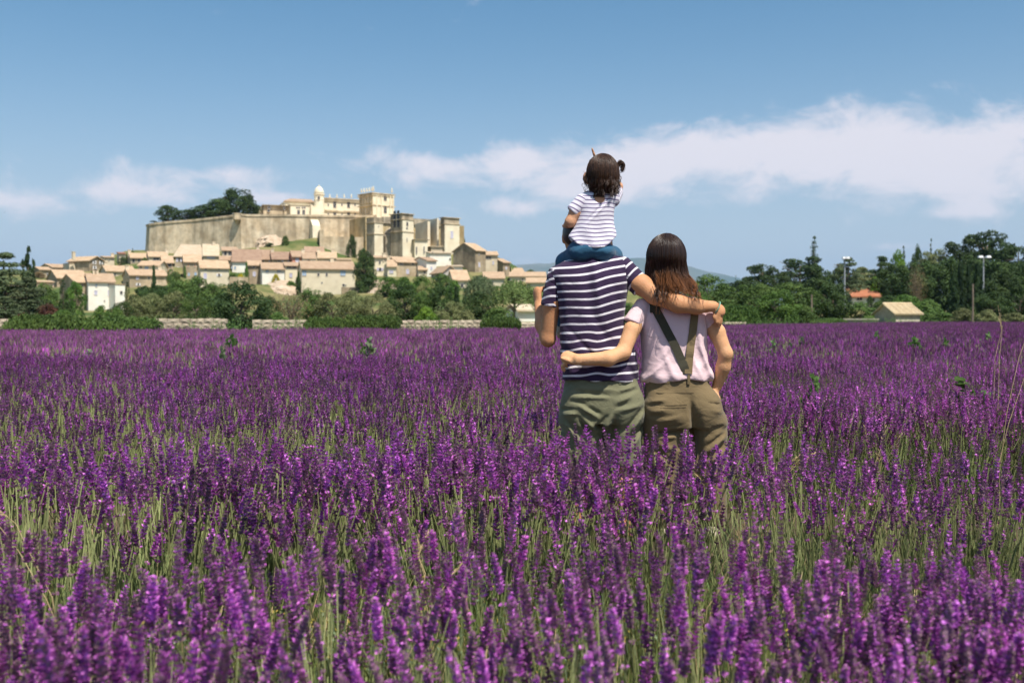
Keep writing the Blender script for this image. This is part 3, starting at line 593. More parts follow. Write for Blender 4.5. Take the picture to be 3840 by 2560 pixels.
def build_castle():
    # rampart: one curved wall round the terrace, seen from the lower left corner to the church
    D0 = 330.0; r0 = P(905, 948, D0); ram = empty('rampart_wall', (r0.x, r0.y, 20), 'long tan stone rampart of the castle terrace with shadow of the trees', 'rampart')
    plan = [(563, 372, 846), (552, 362, 850), (549, 356, 850), (552, 351, 849), (562, 347, 846), (585, 345, 842), (650, 342, 836), (720, 340, 831), (800, 336, 822), (885, 331, 812), (903, 330, 809), (930, 331, 812), (1050, 333, 812), (1168, 335, 813), (1290, 337, 815), (1400, 338, 815), (1420, 372, 810)]
    mb = MB(); top = []; bot = []
    for px, D, yt in plan:
        p = P(px, yt, D); foot = 1.2 if px < 1100 else 0.5
        n = Vector((p.x, p.y, 0)).normalized()
        top.append(p); q = P(px, 950, D) - n * foot; q.z = zat(960, D, px) - 4; bot.append(Vector((q.x - (0.9 if px < 600 else 0), q.y, q.z)))
    n = len(plan); mid = [t.lerp(b, .45) + Vector((0, .25, 0)) for t, b in zip(top, bot)]
    vs = top + mid + bot; fs = []
    for i in range(n - 1): fs += [(i, n + i, n + i + 1, i + 1), (n + i, 2 * n + i, 2 * n + i + 1, n + i + 1)]
    fs += [tuple(range(n)), tuple(range(3 * n - 1, 2 * n - 1, -1)), (0, n - 1, 2 * n - 1, n), (n, 2 * n - 1, 3 * n - 1, 2 * n)]
    mb.add(vs, fs); mb.build('wall', MATS['castle_wall'], ram)
    cp = MB()
    for a, b in zip(top, top[1:]):
        d = (b - a); nrm = Vector((d.y, -d.x, 0)).normalized()
        cp.add([a + nrm * .25, b + nrm * .25, b - nrm * .6, a - nrm * .6, a + nrm * .25 + Vector((0, 0, .7)), b + nrm * .25 + Vector((0, 0, .7)), b - nrm * .6 + Vector((0, 0, .7)), a - nrm * .6 + Vector((0, 0, .7))],
               [(3, 2, 1, 0), (4, 5, 6, 7), (0, 1, 5, 4), (1, 2, 6, 5), (2, 3, 7, 6), (3, 0, 4, 7)])
    cp.build('parapet', MATS['castle_wall'], ram)
    bt = MB(); p = P(890, 822, 330); bt.lathe((p.x, p.y - .4, p.z - .2), [(0.2, -1.4), (1.3, 0.0), (1.3, 1.8), (1.4, 1.8), (1.4, 2.1)], 10); bt.build('bartizan', MATS['castle_wall'], ram)
    f = Face(1168, 333.5, 14); bu = MB(); zb = zat(930, 333)
    a = lambda s, t, z: f.c + f.u * s + f.v * t + Vector((0, 0, z - f.c.z)); w = f.t(1197)
    z1, z2 = zat(822, 333), zat(846, 333)
    bu.add([a(0, -2.6, zb), a(w, -2.6, zb), a(w, 3, zb), a(0, 3, zb), a(0, -2.0, z2), a(w, -2.0, z2), a(w, 0.6, z1), a(0, 0.6, z1), a(w, 3, z1), a(0, 3, z1)],
           [(3, 2, 1, 0), (0, 1, 5, 4), (4, 5, 6, 7), (7, 6, 8, 9), (1, 2, 8, 6, 5), (0, 4, 7, 9, 3), (2, 3, 9, 8)]); bu.build('buttress', MATS['castle_pale'], ram)
    f = Face(1200, 324, 3); lw = MB(); wbox(lw, f, 1200, 1398, 886, 14, 16); wbox(lw, f, 1200, 1215, 862, 14, 14, out=.5); lw.build('stepped_wall', MATS['castle_wall'], ram)
    # palace
    D = 362.0; YB = zat(815, D) - 3; r = P(1200, 812, D)
    cas = empty('castle', (r.x, r.y, YB), 'pale stone hilltop castle with domed turret and balustrade roofline', 'castle')
    f = Face(968, D - 3, 4); w = MB(); wbox(w, f, 968, 989, 776, YB, 8); wbox(w, f, 989, 1096, 768, YB, 10, out=1.2); w.build('outbuilding', MATS['castle_wall'], cas)
    cw = MB(); cornice(cw, Face(989, D - 4.2, 4), 989, 1096, 768, 2, .3, 10); cw.build('outbuilding_cornice', MATS['castle_grey'], cas)
    for px, py, ww, hh in ((1012, 778, 10, 8), (1010, 790, 8, 8), (1068, 782, 4, 12)): window(Face(989, D - 4.2, 4), px, py, ww, hh, 'd', cas)
    f = Face(1070, D, 8); w = MB(); z1 = wbox(w, f, 1070, 1182, 753, YB, 14); w.build('gallery_wing', MATS['castle_pale'], cas)
    fg = Face(1092, D - 5, 8); w = MB(); wbox(w, fg, 1092, 1168, 766, YB, 6); cornice(w, fg, 1092, 1168, 766, 2.2, .35, 6); w.build('gallery_front', MATS['castle_pale'], cas)
    rf = MB(); a0 = lambda s, t, z: f.c + f.u * s + f.v * t + Vector((0, 0, z - f.c.z)); wl = f.t(1182)
    zr = zat(744, D + 7); slab(rf, [a0(-.5, -.6, z1), a0(wl, -.6, z1), a0(wl, 7, zr), a0(3, 7, zr)], .3); rf.build('gallery_roof', MATS['roof_p'], cas)
    for px in (1122, 1141): window(fg, px, 800, 9, 24, 'd', cas)
    for px in (1116, 1124, 1137, 1145): window(fg, px, 779, 5, 5, 'd', cas)
    # stair flank between gallery and turret
    w = MB(); ff = Face(1168, D - 4, 8); b0, b1 = ff.t(1168), ff.t(1215); A = lambda s, t, z: ff.c + ff.u * s + ff.v * t + Vector((0, 0, z - ff.c.z))
    w.add([A(b0, 0, YB), A(b1, 0, YB), A(b1, 5, YB), A(b0, 5, YB), A(b0, 0, zat(770, D)), A(b1, 0, zat(800, D)), A(b1, 5, zat(800, D)), A(b0, 5, zat(770, D))], [(3, 2, 1, 0), (4, 5, 6, 7), (0, 1, 5, 4), (1, 2, 6, 5), (2, 3, 7, 6), (3, 0, 4, 7)])
    w.build('stair_flank', MATS['castle_pale'], cas)
    k = D / FPX; t0 = P(1197, 812, D - 1)
    tw = MB(); zd = zat(733, D); tw.lathe((t0.x, t0.y, 0), [(19 * k, YB), (19 * k, zat(752, D)), (20 * k, zat(751, D)), (18 * k, zat(749, D)), (17.5 * k, zd - .3), (20 * k, zd), (20 * k, zd + .5)], 20); tw.build('turret', MATS['castle_pale'], cas)
    dm = MB(); hd = zat(706, D) - zd; dm.lathe((t0.x, t0.y, zd + .5), [(18.5 * k * math.cos(q), hd * math.sin(q)) for q in np.linspace(0, 1.45, 9)] + [(.5, hd * 1.0), (.25, hd * 1.12), (.05, hd * 1.2)], 20); dm.build('dome', MATS['castle_pale'], cas, True)
    window(Face(1188, D - 3.2, 0), 1198, 742, 7, 11, 'd', cas)
    # main front and its right wing
    f = Face(1215, D + 2, 16); w = MB(); wbox(w, f, 1215, 1352, 742, YB, 16); w.build('main_front', MATS['castle_pale'], cas)
    cn = MB()
    for py, h in ((743, 3.4), (752, 2), (789, 5)): cornice(cn, f, 1216, 1350, py, h, .45, 15)
    cn.build('main_cornice', MATS['castle_wall'], cas)
    for px in (1233, 1257, 1284, 1309, 1333): window(f, px, 768, 10 if px in (1257, 1309) else 4, 22 if px in (1257, 1309) else 8, 'd', cas); window(f, px, 803, 10 if px in (1257, 1309) else 4, 12 if px in (1257, 1309) else 6, 'd', cas)
    for px in range(1240, 1352, 27):
        b = MB(); q = f.at(px, 742, back=.4); b.lathe((q.x, q.y, q.z), [(.3, 0), (.35, .4), (.15, .55), (.28, .8), (.04, 1.5)], 6); b.build('pinnacle', MATS['castle_pale'], cas)
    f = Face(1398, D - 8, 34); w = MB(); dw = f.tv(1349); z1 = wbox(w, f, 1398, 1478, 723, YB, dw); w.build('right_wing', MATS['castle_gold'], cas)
    wf = MB(); wbox(wf, f, 1398.3, 1477.7, 723, YB, 0.6, out=.25); wf.build('wing_front', MATS['castle_pale'], cas)  # pale front over darker gold body; gold is yellow stone plus painted side shade
    cn = MB()
    for py, h in ((723, 3.0), (731, 2.2), (768, 3.2)): cornice(cn, f, 1398, 1478, py, h, .5, dw)
    cn.build('wing_cornice', MATS['castle_wall'], cas)
    for px in (1411, 1428, 1461, 1472):
        w = MB(); wbox(w, f, px, px + 3.5, 734, YB, .3, out=.55); w.build('pilaster', MATS['castle_pale'], cas)
    fo = Face(1398, D - 8.3, 34)
    for py, hh in ((742, 21), (787, 24)): window(fo, 1446, py, 12, hh, 'd', cas)
    for j in range(5):
        q = f.c + f.v * (dw * (.12 + j * .2)) + f.u * .5; b = MB(); b.lathe((q.x, q.y, z1 + .8), [(.3, 0), (.35, .4), (.15, .55), (.28, .8), (.04, 1.5)], 6); b.build('pinnacle', MATS['castle_pale'], cas)
    for px in (1405, 1474):
        q = f.at(px, 723, back=.5); b = MB(); b.lathe((q.x, q.y, z1 + .8), [(.3, 0), (.35, .4), (.15, .55), (.28, .9), (.04, 1.8)], 6); b.build('pinnacle', MATS['castle_pale'], cas)
    for j in range(5):
        for zf in (.30, .68):
            q = f.c + f.v * (dw * (.12 + j * .19)); bb = MB(); bb.box((q.x - f.u.x * .1, q.y - f.u.y * .1, YB + (z1 - YB) * zf), .25, .8, 2.6, f.a); bb.build('side_window', MATS['castle_wall'], cas)
    # collegiate church
    D = 316.0; ZB = zat(985, D) - 2; r = P(1560, 960, D)
    ch = empty('collegiate_church', (r.x, r.y, ZB), 'buttressed stone church with square towers below the castle palace', 'church')
    fb = Face(1372, D + 10, 24); w = MB(); z1 = wbox(w, fb, 1372, 1672, 813, ZB, 26); w.build('nave', MATS['castle_gold'], ch)
    for a, b in ((1437, 1472), (1552, 1662)):
        pb = MB(); wbox(pb, fb, a, b, 0, z1 - 1.8, 1.2, zt=z1 + .35, out=.5); pb.build('nave_parapet', MATS['castle_grey'], ch)
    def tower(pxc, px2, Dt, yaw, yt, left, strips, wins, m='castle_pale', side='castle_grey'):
        f = Face(pxc, Dt, yaw); dep = f.tv(left); w = MB(); zt = wbox(w, f, pxc, px2, yt, ZB, dep); w.build('tower', MATS[side], ch)  # side stone darker than the front slab: shade painted into the side colour
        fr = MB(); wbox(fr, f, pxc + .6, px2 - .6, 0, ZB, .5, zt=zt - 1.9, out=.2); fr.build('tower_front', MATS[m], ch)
        c = MB()
        for py, h in strips: cornice(c, f, pxc, px2, py, h, .4, dep)
        c.build('tower_band', MATS['castle_wall'], ch)
        fo = Face(pxc, Dt - .25, yaw)
        for wn in wins: window(fo, *wn, ch)
        return f
    f1 = tower(1404, 1437, D - 3, 34, 814, 1376, [(834, 2.2), (877, 2)], [(1421, 848, 2.5, 4, 'd')])
    f2 = tower(1509, 1551, D - 5, 40, 800, 1466, [(800, 1.8), (822, 2.2), (868, 2.2)], [(1528, 840, 8, 15, 'd'), (1527, 856, 7, 6, 'd'), (1527, 900, 2.5, 14, 'd')])
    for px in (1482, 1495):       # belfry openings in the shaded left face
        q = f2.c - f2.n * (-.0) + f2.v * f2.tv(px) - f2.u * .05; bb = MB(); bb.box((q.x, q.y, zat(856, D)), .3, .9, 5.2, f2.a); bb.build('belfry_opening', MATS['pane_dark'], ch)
    tower(1667, 1723, D - 1, 30, 815, 1653, [(815, 2), (839, 2.4)], [(1695, 880, 10, 26, 'w')])
    w = MB(); wbox(w, Face(1724, D + 8, 20), 1724, 1741, 846, ZB, 10); w.build('turret', MATS['castle_gold'], ch)
    f3 = Face(1556, D - 4, 12); w = MB(); wbox(w, f3, 1556, 1604, 899, ZB, 12); w.build('chapel', MATS['castle_pale'], ch)
    rf = MB(); cornice(rf, f3, 1555, 1605, 898, 2.4, .5, 12); rf.build('chapel_roof', MATS['castle_grey'], ch)
    for px in (1563, 1591): window(Face(1556, D - 4.1, 12), px, 938, 3, 26, 'd', ch)
    for px0, px1 in ((1604, 1614), (1640, 1646)):
        w = MB(); wbox(w, Face(px0, D + 5, 24), px0, px1, 830 if px0 < 1610 else 818, ZB, 10); w.build('buttress', MATS['castle_pale'], ch)
    w = MB(); wbox(w, Face(1617, D - 1, 10), 1617, 1668, 925, ZB, 12); cornice(w, Face(1617, D - 1, 10), 1617, 1668, 924, 2, .5, 12); w.build('apse_annex', MATS['stone_p'], ch)
    w = MB(); q = P(1460, 860, D); w.lathe((q.x, q.y + 3, ZB), [(2.6, 0), (2.6, zat(885, D) - ZB), (1.6, zat(862, D) - ZB), (.3, zat(850, D) - ZB)], 12); w.build('apsidal_turret', MATS['castle_grey'], ch)
build_castle()

def rocky(name, label, px0, px1, y0, y1, D, m, seed, dep=10.0):
    """rough rock face between two pixel columns"""
    nx, nz = 34, 18; V = []; c = P((px0 + px1) / 2, y1, D)
    for j in range(nz + 1):
        for i in range(nx + 1):
            u, v = i / nx, j / nz; px = px0 + (px1 - px0) * u; e = math.sin(math.pi * u) ** .5
            py = y1 + 14 - (y1 + 14 - y0) * v * (.55 + .45 * e)
            p = P(px, py, D + dep * (v ** 2) + (1 - e) * dep * .6)
            d = mnoise.fractal((p.x * .35 + seed, p.y * .35, p.z * .35), .8, 2.2, 5) * 1.6
            V.append(p + Vector((d * .5, d, d * .3)) - c)
    F = [(j * (nx + 1) + i, j * (nx + 1) + i + 1, (j + 1) * (nx + 1) + i + 1, (j + 1) * (nx + 1) + i) for j in range(nz) for i in range(nx)]
    o = obj(name, np_mesh(name, V, F, m, False)); o.location = c; tag(o, label, 'rock', kind='structure')
mat('rock_face', (0.40, 0.29, 0.195), 0.95, 0.1, base2=(0.55, 0.44, 0.32), scale=0.5, detail=8, bump=1.0, bscale=1.5, coord='Position')
rocky('rock_outcrop', 'tan cliff below the hillside tree', 1335, 1500, 1048, 1135, 212, MATS['rock_face'], 1.0)
rocky('rock_outcrop', 'brown rock ledge under the castle rampart', 962, 1068, 880, 935, 322, MATS['rock_face'], 9.0, 6)
rocky('rock_outcrop', 'stone retaining slope below the pergola house', 985, 1120, 1052, 1100, 228, MATS['rock_face'], 5.0, 8)
f_ = Face(1282, 222, 2); w_ = MB(); wbox(w_, f_, 1282, 1356, 1077, zat(1120, 222), 3); tag(w_.build('terrace_wall', MATS['stone_d']), 'grey stone terrace wall at the foot of the big cream house', 'wall')
f_ = Face(862, 240, 2); w_ = MB(); wbox(w_, f_, 862, 932, 1038, zat(1075, 240), 3); tag(w_.build('terrace_wall', MATS['stone']), 'garden wall below the yellow shrub', 'wall')
# ------------------------------------------------------------------ trees and shrubs
def leaf_mat(name, a, b, rnd=0.22, tr=0.16):
    return mat(name, a, 0.65, 0.2, base2=b, scale=3.0, detail=2, lo=0.35, hi=0.65, rnd=rnd, transl=tr)
leaf_mat('leaf_broad', (0.061, 0.107, 0.026), (0.131, 0.194, 0.044)); leaf_mat('leaf_dark', (0.035, 0.060, 0.018), (0.070, 0.108, 0.028)); leaf_mat('leaf_olive', (0.131, 0.151, 0.058), (0.230, 0.237, 0.096))
leaf_mat('leaf_bright', (0.111, 0.201, 0.023), (0.195, 0.304, 0.038), 0.12); leaf_mat('leaf_pine', (0.029, 0.053, 0.018), (0.065, 0.097, 0.031)); leaf_mat('leaf_cedar', (0.065, 0.091, 0.041), (0.124, 0.152, 0.070))
leaf_mat('leaf_willow', (0.116, 0.179, 0.051), (0.216, 0.294, 0.090), 0.15); leaf_mat('leaf_red', (0.065, 0.024, 0.020), (0.111, 0.042, 0.027)); leaf_mat('leaf_pale', (0.183, 0.201, 0.065), (0.274, 0.274, 0.108), 0.1)
leaf_mat('leaf_cypress', (0.021, 0.041, 0.015), (0.044, 0.073, 0.023)); leaf_mat('leaf_yellow', (0.392, 0.329, 0.022), (0.548, 0.462, 0.032), 0.1); leaf_mat('leaf_dry', (0.221, 0.152, 0.076), (0.326, 0.231, 0.119), 0.1)
leaf_mat('leaf_hedge', (0.061, 0.126, 0.026), (0.131, 0.216, 0.038), 0.12)
mat('bark', (0.11, 0.085, 0.06), 0.95, 0.1, base2=(0.19, 0.155, 0.115), scale=6, bump=0.5, stretch=(1, 1, .25)); mat('bark_grey', (0.26, 0.225, 0.18), 0.95, 0.1, base2=(0.36, 0.32, 0.26), scale=6, stretch=(1, 1, .25))

def leaves(C, N, size, rg, up=0.35, asp=1.6):
    """quads at centres C facing roughly N"""
    n = len(C); N = N + rg.normal(0, 0.55, (n, 3)) + np.array([0, 0, up]); N /= np.linalg.norm(N, axis=1)[:, None] + 1e-9
    T = np.cross(N, rg.normal(0, 1, (n, 3))); T /= np.linalg.norm(T, axis=1)[:, None] + 1e-9; B = np.cross(N, T)
    s = (size * rg.uniform(0.6, 1.35, n))[:, None] if np.isscalar(size) else (size * rg.uniform(.7, 1.3, n))[:, None]
    k = rg.uniform(-.25, .25, (n, 1))
    V = np.stack([C - T * s * asp * .5, C + B * s * .42 + T * s * k, C + T * s * asp * .5, C - B * s * .42 + T * s * k], 1).reshape(-1, 3)
    F = np.arange(4 * n).reshape(n, 4); return V, F
def blob_cloud(blobs, per, rg, flat=1.0):
    C = []; N = []
    for (x, y, z, r) in blobs:
        m = max(12, int(per * r * r)); d = rg.normal(0, 1, (m, 3)); d /= np.linalg.norm(d, axis=1)[:, None]
        d[:, 2] = np.where((d[:, 2] < -.35) & (rg.random(m) < .6), -d[:, 2], d[:, 2])
        rr = r * rg.uniform(0.62, 1.06, m) ** .8
        C.append(np.array([x, y, z]) + d * rr[:, None] * np.array([1, 1, flat])); N.append(d)
    return np.concatenate(C), np.concatenate(N)
def env_blobs(rg, n, zlo, zhi, rad, rb, inner=.55):
    """blobs spread through an envelope rad(t) for t in 0..1 between zlo and zhi (unit tree: height 1, width 1)"""
    out = []
    for i in range(n):
        t = (i + rg.random()) / n; a = rg.uniform(0, 6.283); R0 = rad(t); q = R0 * math.sqrt(rg.uniform(inner ** 2, 1.0)); r = rb * rg.uniform(.7, 1.25)
        q = max(0, q - r * .75)
        out.append((math.cos(a) * q, math.sin(a) * q, zlo + (zhi - zlo) * t, r))
    return out
def crown_mesh(kind, seed):
    rg = np.random.default_rng(seed); size = .028
    if kind == 'broad':
        bl = env_blobs(rg, 60, .07, .90, lambda t: .57 * (math.sin(math.pi * (t * .80 + .13)) ** .6), .130); C, N = blob_cloud(bl, 9000, rg, .85); size = .028
    elif kind == 'bush':
        bl = env_blobs(rg, 34, .05, .80, lambda t: .55 * math.sqrt(max(.02, 1 - (t * .95) ** 2)), .15); C, N = blob_cloud(bl, 6500, rg, .9); size = .034
    elif kind == 'olive':
        bl = env_blobs(rg, 46, .14, .88, lambda t: .56 * (math.sin(math.pi * (t * .75 + .17)) ** .6), .125); C, N = blob_cloud(bl, 9000, rg, .8); size = .024
    elif kind == 'pine':
        bl = []
        for i in range(44):
            t = rg.random(); a = rg.uniform(0, 6.283); z = .34 + .60 * t; q = .47 * math.sqrt(rg.random()) * (1.12 - t * .55); bl.append((math.cos(a) * q, math.sin(a) * q, z, rg.uniform(.09, .16)))
        C, N = blob_cloud(bl, 9500, rg, .5); size = .026
    elif kind == 'cedar':
        bl = []
        for lv in range(9):
            t = lv / 8; z = .14 + .80 * t; R0 = .50 * (1 - t) ** .75 + .05
            for k in range(int(13 - 7 * t)):
                a = rg.uniform(0, 6.283); q = R0 * rg.uniform(.25, 1.0); bl.append((math.cos(a) * q, math.sin(a) * q, z + rg.uniform(-.03, .03) - q * .10, .095 + .085 * (1 - t) * rg.uniform(.6, 1.2)))
        C, N = blob_cloud(bl, 7500, rg, .32); size = .024
    elif kind == 'spruce':
        bl = []
        for lv in range(17):
            t = lv / 16; z = .06 + .92 * t; R0 = .48 * (1 - t) ** .9 + .015
            for k in range(max(3, int(10 * (1 - t)))):
                a = rg.uniform(0, 6.283); q = R0 * rg.uniform(.2, 1.0); bl.append((math.cos(a) * q, math.sin(a) * q, z - q * .16, .055 + .065 * (1 - t)))
        C, N = blob_cloud(bl, 9000, rg, .5); size = .020
    elif kind == 'cypress':
        bl = env_blobs(rg, 60, .03, .97, lambda t: .5 * (1 - t ** 2.2) ** .6 * (.75 + .25 * min(1, t * 6)), .17, .3); bl = [(x, y, z, r) for x, y, z, r in bl]; C, N = blob_cloud(bl, 3000, rg, .38); size = .05
    elif kind == 'poplar':
        bl = []
        for (ox, h, w0) in ((0, 1.0, .22), (-.27, .80, .15), (.25, .82, .15), (.33, .55, .15), (-.33, .5, .16), (0.1, .6, .25)):
            for i in range(14):
                t = (i + rg.random()) / 14; a = rg.uniform(0, 6.283); q = w0 * .6 * math.sin(math.pi * (t * .85 + .08)); bl.append((ox * (1 - .25 * (1 - t)) + math.cos(a) * q, math.sin(a) * q, .05 + (h - .07) * t, w0 * .85 * (1 - t * .6)))
        C, N = blob_cloud(bl, 3600, rg, .55); size = .085
    elif kind == 'willow':
        Cs = []; Ns = []
        for i in range(150):
            a = rg.uniform(0, 6.283); q = .46 * math.sqrt(rg.random()); zt = .95 - .75 * q * q * 2 * rg.uniform(.5, 1.1); ln = rg.uniform(.18, .45); m = 42
            t = rg.random(m); rr = q + t * .04; x = math.cos(a) * rr; y = math.sin(a) * rr
            Cs.append(np.stack([x + rg.normal(0, .018, m), y + rg.normal(0, .018, m), np.maximum(zt - t * ln, .08)], 1)); Ns.append(np.tile([math.cos(a), math.sin(a), .1], (m, 1)))
        C, N = np.concatenate(Cs), np.concatenate(Ns); size = .030
    elif kind == 'bare':
        C = rg.normal(0, 1, (1500, 3)); C /= np.linalg.norm(C, axis=1)[:, None]; C = C * rg.uniform(.3, 1, (1500, 1)) * np.array([.5, .5, .42]) + np.array([0, 0, .56]); N = C - np.array([0, 0, .5]); size = .018
    elif kind == 'hedge':
        n = 9000; x = rg.uniform(-.5, .5, n); f = rg.random(n); y = np.where(f < .45, -.5, rg.uniform(-.5, .5, n)) + rg.normal(0, .06, n); z = np.where(f < .45, rg.uniform(0, 1, n), np.where(f < .9, 1.0, rg.uniform(0, 1, n)))
        wob = np.array([mnoise.noise((a * 14, 1.0, seed * 1.7)) * .09 + mnoise.noise((a * 40, b * 2, seed * 3.1)) * .06 for a, b in zip(x, y)]); z = z * (.88 + .8 * wob) * (1 - .22 * np.abs(2 * x) ** 7) * (1 - .16 * np.abs(2 * np.clip(y, -.5, .5)) ** 3) + rg.normal(0, .045, n)
        y = y * (1 - .30 * np.clip(z, 0, 1) ** 3) + rg.normal(0, .05, n); C = np.stack([x, y, z], 1); N = np.stack([np.zeros(n), np.where(f < .45, -1, -.2), np.where(f < .45, .2, 1)], 1); size = .011
    V, F = leaves(C, N, size, rg, asp=1.0 if kind in ('willow',) else 1.5)
    if kind == 'hedge':
        V = C.repeat(4, 0) + (V - C.repeat(4, 0)) * np.array([1.0, 7.0, 11.0])
    return np_mesh(kind + '_crown', V, F, MATS['leaf_broad'])
def trunk_mesh(kind, seed):
    rd = random.Random(seed); mb = MB()
    top = {'broad': .6, 'bush': .4, 'olive': .55, 'pine': .85, 'cedar': .92, 'spruce': .97, 'cypress': .9, 'poplar': .8, 'willow': .6, 'bare': .5, 'hedge': .5}[kind]
    r0 = {'cypress': .06, 'bush': .03, 'spruce': .04, 'poplar': .05, 'bare': .02}.get(kind, .034)
    pts = [Vector((rd.uniform(-.02, .02) * (i > 0), rd.uniform(-.02, .02) * (i > 0), top * i / 5 - .03)) for i in range(6)]
    mb.tube(pts, [r0 * (1.25 - .2 * i) if i < 6 else .01 for i in range(6)], 7)
    if kind in ('broad', 'olive', 'pine', 'willow', 'bush', 'bare', 'cedar'):
        for k in range(26 if kind == 'bare' else 9):
            z0 = rd.uniform(.12 if kind in ('bush', 'bare') else .22, top * .9); a = rd.uniform(0, 6.283); ln = rd.uniform(.25, .42) * (.6 if kind == 'bush' else 1); rise = rd.uniform(.1, .3) if kind != 'cedar' else .02
            if kind == 'bare': z0 = rd.uniform(0, .3); rise = rd.uniform(.3, .7); ln = rd.uniform(.15, .45)
            q = [Vector((math.cos(a) * ln * t, math.sin(a) * ln * t, z0 + rise * t ** .8)) + Vector((rd.uniform(-.02, .02), rd.uniform(-.02, .02), 0)) * t for t in (0, .35, .7, 1)]
            mb.tube(q, [r0 * .45, r0 * .33, r0 * .22, r0 * .08], 5, cap=False)
            if kind == 'bare':
                for j in range(7):
                    b = q[rd.choice((1, 2, 3))]; e = b + Vector((rd.uniform(-.14, .14), rd.uniform(-.14, .14), rd.uniform(.05, .25))); mb.tube([b, (b + e) / 2 + Vector((rd.uniform(-.02, .02), 0, 0)), e], [r0 * .16, r0 * .12, r0 * .05], 4, cap=False)
    V = np.array(mb.v); return np_mesh(kind + '_trunk', V, mb.f, MATS['bark'], True)
CROWNS = {}; 
def get_meshes(kind, var):
    if (kind, var) not in CROWNS: CROWNS[(kind, var)] = (crown_mesh(kind, 11 + var * 7 + len(kind)), trunk_mesh(kind, 5 + var))
    return CROWNS[(kind, var)]
TREE_N = [0]
def tree(px, ytop, wpx, D, kind, leaf, label, name=None, cat='tree', group=None, ybase=None, bark='bark', wide=1.0):
    x = xat(px, D); g = tz(x, D) if ybase is None else zat(ybase, D, px)
    zt = zat(ytop, D, px); W = wpx * D / FPX; H = max(zt - g, .5); TREE_N[0] += 1
    cm, tm = get_meshes(kind, TREE_N[0] % 3)
    name = name or {'pine': 'pine_tree', 'cedar': 'cedar_tree', 'spruce': 'spruce_tree', 'cypress': 'cypress_tree', 'poplar': 'poplar_tree', 'willow': 'willow_tree', 'olive': 'olive_tree', 'bush': 'shrub', 'bare': 'bare_shrub'}.get(kind, 'broadleaf_tree')
    if kind == 'bush' or kind == 'bare': cat = 'shrub'
    root = empty(name, (x, D, g - .15), label, cat, group); yaw = random.uniform(0, 6.28)
    for nm, me, m in (('crown', cm, leaf), ('trunk', tm, bark)):
        o = obj(nm, me, root); o.scale = (W * 1.04, W * 1.04 * wide, H + .15); o.rotation_euler = (0, 0, yaw)
        o.material_slots[0].link = 'OBJECT'; o.material_slots[0].material = MATS[m]
        if nm == 'crown': o['kind'] = 'stuff'
    return root
GA, GB, GC, GD = 'trees between the field wall and the village', 'trees on the castle terrace', 'trees of the wood beyond the field', 'shrubs on the village slope'
